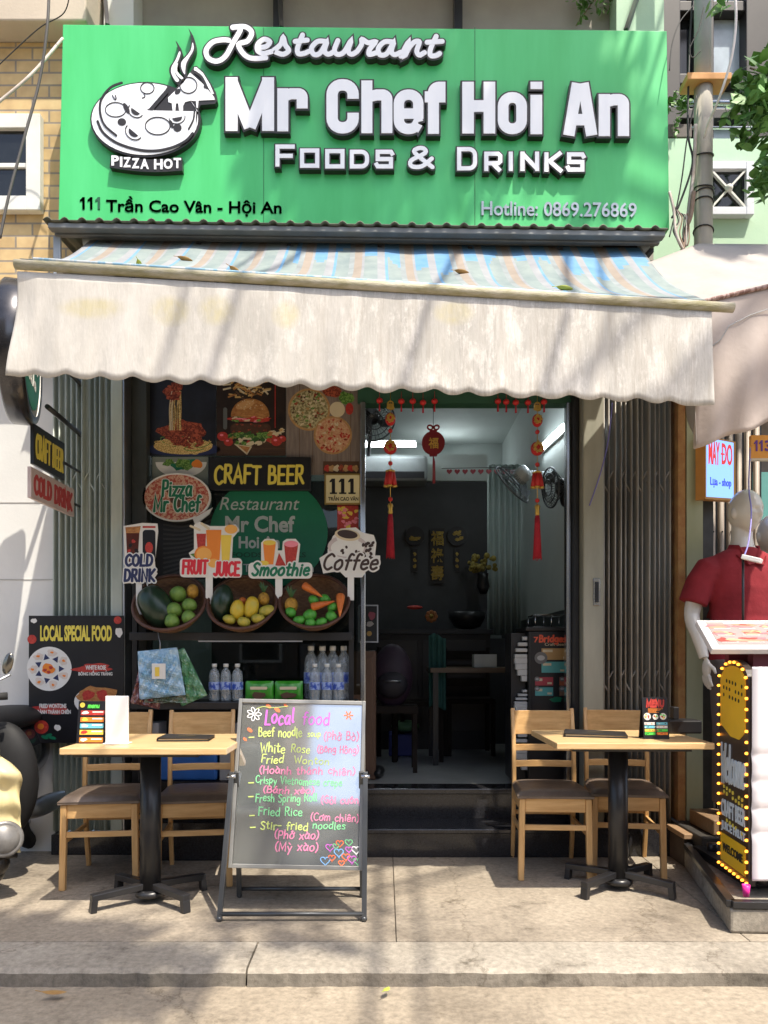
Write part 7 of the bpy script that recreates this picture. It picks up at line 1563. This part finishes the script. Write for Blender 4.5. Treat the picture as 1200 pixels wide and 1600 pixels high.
mb = MB(); mb.grid(lambda u, v: ((u-.5)*2*(.14+.12*math.sin(math.pi*min(1,v*.9+.1))), -.42 + .09*(2*u-1)**2 - .10*v + .12*v*v, .30+.68*v), 20, 20); mb.build('leg_shield', m_sblk, sc_, solid=.012)
mb = MB(); mb.ell((0,-.36,.98), (.20,.14,.10), 20, 12); mb.ell((0,-.47,.93), (.10,.05,.07), 16, 10); mb.build('handlebar_cowl', m_sblk, sc_)
mb = MB(); mb.tube([(-.30,-.24,.97),(-.16,-.30,.96),(.16,-.30,.96),(.25,-.26,.97)], .012, 10); mb.build('handlebar', m_steel, sc_)
for s_ in (-1,1):
    mb = MB(); mb.tube([(s_*.19,-.28,.965),(s_*.27,-.25,.97)], .019, 12); mb.build('grip', flat('grip rubber', (.02,.02,.02), .8), sc_)
    mb = MB(); mb.tube([(s_*.19,-.29,.97),(s_*.20,-.27,1.03),(s_*.285,-.25,1.075)], .006, 8); mb.ell((s_*.19,-.29,.985),(.022,.022,.03),12,8); m_ = mb.build('mirror', m_steel, sc_); mb = MB(); mb.ell((s_*.272,-.25,1.13), (.026,.012,.055), 18, 12, 0, Matrix.Rotation(R(15*s_),3,'Y')); mb.build('mirror_head', mat('smoky chrome', (.20,.19,.17), .18, .9), m_)
mb = MB(); mb.ell((0,-.62,.47), (.085,.22,.07), 20, 12); mb.tube([(.06,-.45,.9),(.06,-.60,.25)], .018, 8); mb.tube([(-.06,-.45,.9),(-.06,-.60,.25)], .018, 8); mb.build('front_fender', mat('silver fender', (.35,.35,.36), .3, .7), sc_)
mb = MB(); mb.ell((-.04,.30,.62), (.19,.52,.20), 24, 16); mb.ell((0,.0,.40), (.20,.40,.10), 20, 12); mb.build('body_shell', m_sblk, sc_); mb = MB(); mb.ell((0,.22,.82), (.16,.46,.07), 24, 12); mb.build('seat', mat('black seat vinyl', (.02,.02,.02), .6), sc_)
mb = MB(); mb.ell((.22,.28,.33), (.045,.30,.055), 18, 10); mb.build('exhaust', m_steel, sc_)
mb = MB(); mb.lathe([(.002,-.10),(.055,-.095),(.075,-.06),(.082,.0),(.078,.03),(.070,.045),(.05,.062),(.002,.07)], mtx((.325,-.40,.305),(.55,-.8,.1)), 22); mb.lathe([(.079,.028),(.086,.032),(.084,.046),(.072,.048)], mtx((.325,-.40,.305),(.55,-.8,.1)), 22); mb.build('lamp_pod', mat('grey silver pod', (.15,.145,.14), .4, .3, c2=(.26,.25,.24), scale=14), sc_)
mb = MB(); mb.ell((.175,-.10,.53), (.175,.10,.30), 30, 20); mb.build('side_panel', mat('satin black panel', (.013,.013,.014), .62, var=.3, spec=.3), sc_)
def cape(u, v):
    x = (u-.5)*2; top = .96 - .10*max(0,x)**2; bot = .40 + .10*math.sin(x*4+1) - .06*x
    z = top + (bot-top)*v; w = (.20 + .20*min(1,v*2.4)**.7) if x > 0 else .24
    fold = .018*math.sin(x*11+v*5) + .012*math.sin(x*23-v*9) + .010*math.sin(v*26+x*7)
    y = -.52 + .20*max(0,abs(x)-.25)**1.6 + fold - .04*math.exp(-((v-.22)/.08)**2) + .03*math.exp(-((v-.33)/.05)**2)
    return (x*w - .06*math.exp(-((v-.30)/.06)**2)*max(0,x) + .006*math.sin(v*31), y, z + .012*math.sin(x*13+v*4))
mb = MB(); mb.grid(cape, 60, 60); mb.build('rain_cape', m_cape, sc_, solid=.004)
mb = MB()
for q in ([(.30,-.34,.28),(.28,-.36,.16),(.22,-.40,.10)], [(.22,-.38,.30),(.20,-.40,.18)], [(.10,-.45,.28),(.24,-.40,.22),(.34,-.30,.20)]): mb.tube(crv(q,4), .014, 8)
mb.ell((.26,-.34,.17), (.06,.07,.06), 14, 10); mb.ell((.20,-.30,.10), (.07,.10,.05), 14, 10); mb.build('engine_part', mat('oily dark metal', (.06,.055,.05), .4, .6, var=.4, scale=20, bump=.4), sc_)
place(sc_, (-2.125, 3.92, 0.0), 0)

# ================================================================ greenery, street tree and the far side of the road
m_leaf = mat('tree leaf', (.055,.14,.025), .5, c2=(.10,.22,.045), scale=3, sub=0); m_leaf2 = mat('light tree leaf', (.11,.25,.06), .5, c2=(.17,.34,.09), scale=4)
def leaves(mb, c, r, n, size, rr, mi_fn, aspect=.55):
    c = Vector(c)
    for i in range(n):
        d_ = Vector((rr.gauss(0,1), rr.gauss(0,1), rr.gauss(0,1))).normalized() * (rr.random()**.45); p = c + Vector((d_.x*r[0], d_.y*r[1], d_.z*r[2]))
        n_ = Vector((rr.uniform(-1,1), rr.uniform(-1,.3), rr.uniform(.1,1))).normalized(); u = n_.orthogonal().normalized(); u = Matrix.Rotation(rr.uniform(0,6.28),3,n_) @ u; w = n_.cross(u); s_ = size*rr.uniform(.6,1.25)
        mb.add([p-u*s_, p-u*s_*.3+w*s_*aspect*.9-n_*s_*.1, p+u*s_*.4+w*s_*aspect*.75-n_*s_*.1, p+u*s_*1.1-n_*s_*.2, p+u*s_*.4-w*s_*aspect*.75-n_*s_*.1, p-u*s_*.3-w*s_*aspect*.9-n_*s_*.1], [(0,1,2,3),(0,3,4,5)], mi_fn(i))
rr = random.Random(3)
vt = thing('leafy_tree', 'broad leaved green tree reaching in at the upper right edge', 'tree', (3.0, 4.35, 0)); mb = MB(); mb.tube([(3.0,4.35,0),(2.95,4.3,2.0),(2.75,4.2,3.4),(2.5,4.1,4.1)], [.07,.06,.045,.025], 10); mb.tube([(2.75,4.2,3.4),(2.25,4.02,3.8),(2.02,3.97,4.0)], [.03,.018,.006], 8); mb.tube([(2.6,4.13,3.9),(2.2,4.0,4.25),(1.95,3.97,4.3)], [.025,.012,.004], 8); mb.tube([(2.6,4.13,3.9),(2.15,4.0,4.7),(1.8,4.0,4.7)], [.02,.01,.004], 8); mb.build('trunk', mat('grey bark', (.16,.12,.09), .9, bump=.4), vt)
mb = MB(); mfn = lambda i: 0 if i % 3 else 1
for c, r, n in (((2.08,4.0,4.22),(.20,.22,.17),190),((1.98,3.95,4.03),(.17,.18,.12),110),((2.14,4.05,3.86),(.13,.2,.13),80),((2.03,3.95,3.70),(.10,.14,.09),50),((2.5,4.2,4.3),(.4,.3,.35),200),((1.95,3.95,4.20),(.08,.10,.08),22),((1.87,3.95,4.08),(.06,.08,.05),14),((1.80,4.0,4.68),(.08,.08,.05),10)): leaves(mb, c, r, n, .046, rr, mfn, .6)
mb.build('crown', [m_leaf2, m_leaf], vt)
st = thing('street_tree', 'tall street tree beside the road whose shade dapples the sign', 'tree', (5.4, 2.4, -.06)); mb = MB(); mb.tube(crv([(5.4,2.4,-.06),(5.38,2.35,2.8),(5.3,2.2,5.4),(5.1,2.0,7.6),(4.6,1.7,9.4)],5), [.17,.165,.16,.155,.15,.145,.14,.135,.13,.125,.12,.115,.11,.105,.1,.09,.08,.07,.06,.05,.04], 14)
tops = [((.55,2.9,7.45),(.38,.30,.45),230),((1.10,2.75,7.6),(.48,.34,.50),330),((1.70,2.9,7.55),(.46,.30,.42),210),((2.05,2.85,7.75),(.28,.2,.25),60),((2.2,2.9,7.2),(.22,.2,.30),40),((1.0,-.35,7.3),(.60,.55,.4),800),((.6,.0,7.2),(.40,.35,.35),380),((2.0,-.1,7.9),(.5,.5,.4),70),((3.4,2.6,7.6),(.6,.5,.5),150)]
tops = [((c[0]+.93, c[1]-1.26, c[2]+3.0), r, n) for c, r, n in tops]
for c, r, n in tops: a_ = Vector((4.9,1.9,8.5)); mb.tube([a_, a_.lerp(Vector(c),.5)+Vector((0,0,.12)), Vector(c)], [.045,.026,.010], 7)
mb.build('trunk', mat('brown bark', (.14,.10,.075), .9, bump=.4), st); mb = MB()
for c, r, n in tops: leaves(mb, c, r, n, .085, rr, mfn, .5)
mb.build('crown', [m_leaf, m_leaf2], st)
bp2 = thing('potted_vine', 'small trailing plant on the balcony rail beside the service pole', 'plant', P(1060,170,4.84)); mb = MB(); leaves(mb, P(1060,160,4.8), (.09,.05,.07), 60, .028, rr, mfn); leaves(mb, P(1058,195,4.76), (.03,.03,.12), 20, .022, rr, mfn); mb.build('foliage', [m_leaf, m_leaf2], bp2); mb = MB(); mb.box((P(1042,0,4.84).x,4.81,4.52),(P(1078,0,4.84).x,4.90,4.60)); mb.build('planter', flat('planter', (.12,.10,.09), .7), bp2)
bp3 = thing('hanging_creeper', 'sparse green creeper hanging on the upper wall near the right stay rod', 'plant', P(930,10,4.6)); mb = MB(); leaves(mb, P(925,0,4.62), (.16,.03,.09), 70, .022, rr, mfn); leaves(mb, P(908,20,4.62), (.05,.03,.1), 26, .02, rr, mfn); mb.build('foliage', [m_leaf2, m_leaf], bp3); mb = MB(); mb.tube([P(900,40,4.66), P(925,5,4.66), P(960,-30,4.66)], .004, 5); mb.build('stem', m_cabb, bp3)
# houses over the road, seen only as reflections in the glossy board
def far_house(label, x0, x1, h, c, y=-8.6):
    o = thing('street_house', label, 'building', ((x0+x1)/2, y-3, -.06)); mb = MB(); mb.box((x0,y-6,-.06),(x1,y,h)); mb.build('wall', mat(label[:20], c, .85, var=.1, scale=1.5), o); mb = MB(); mb.box((x0-.1,y-6.1,h+.002),(x1+.1,y+.15,h+.18)); mb.build('roof', m_grey_conc, o)
    n_ = int((x1-x0)/1.6)
    for i in range(n_):
        xc = x0+(x1-x0)*(i+.5)/n_
        for z in [k for k in (1.0,4.0,7.0) if k+1.6 < h]:
            mb = MB(); mb.box((xc-.5,y+.001,z),(xc+.5,y+.06,z+1.5)); w = mb.build('window', m_wframe, o); mb = MB(); mb.box((xc-.44,y+.055,z+.06),(xc+.44,y+.065,z+1.44)); mb.build('pane', m_dark_glass, w)
far_house('tall brown house across the road', -9.0, -2.05, 9.5, (.16,.13,.11)); far_house('low grey house across the road', -2.0, 4.4, 4.0, (.20,.20,.21)); far_house('yellow house across the road', 4.45, 11, 5.2, (.42,.32,.14))

# service cables crossing the street high above the picture; their shadows fall on the valance and the paving
for x_, z_, r_, lb in ((1.84,8.0,.021,'thick black service cable crossing the street, lowest of the bundle'), (2.48,8.1,.021,'black service cable crossing the street to the upper wall of the shop house'), (2.68,8.15,.015,'thinner black service cable beside the thick ones over the street'), (1.02,8.05,.020,'black service cable over the street toward the brick house side'), (.84,8.2,.016,'thin black service cable over the street toward the brick house side')):
    pts = [Vector((x_ + .05*math.sin(t*3), 4.72 - t*14, z_ + .25*(2*t-1)**2 + (.9*t*t))) for t in [k/24 for k in range(25)]]
    mb = MB(); mb.tube(pts, r_, 8); tag(mb.build('service_cable', m_cab, loc=pts[0]), lb, 'cable', 'service cables over the street')
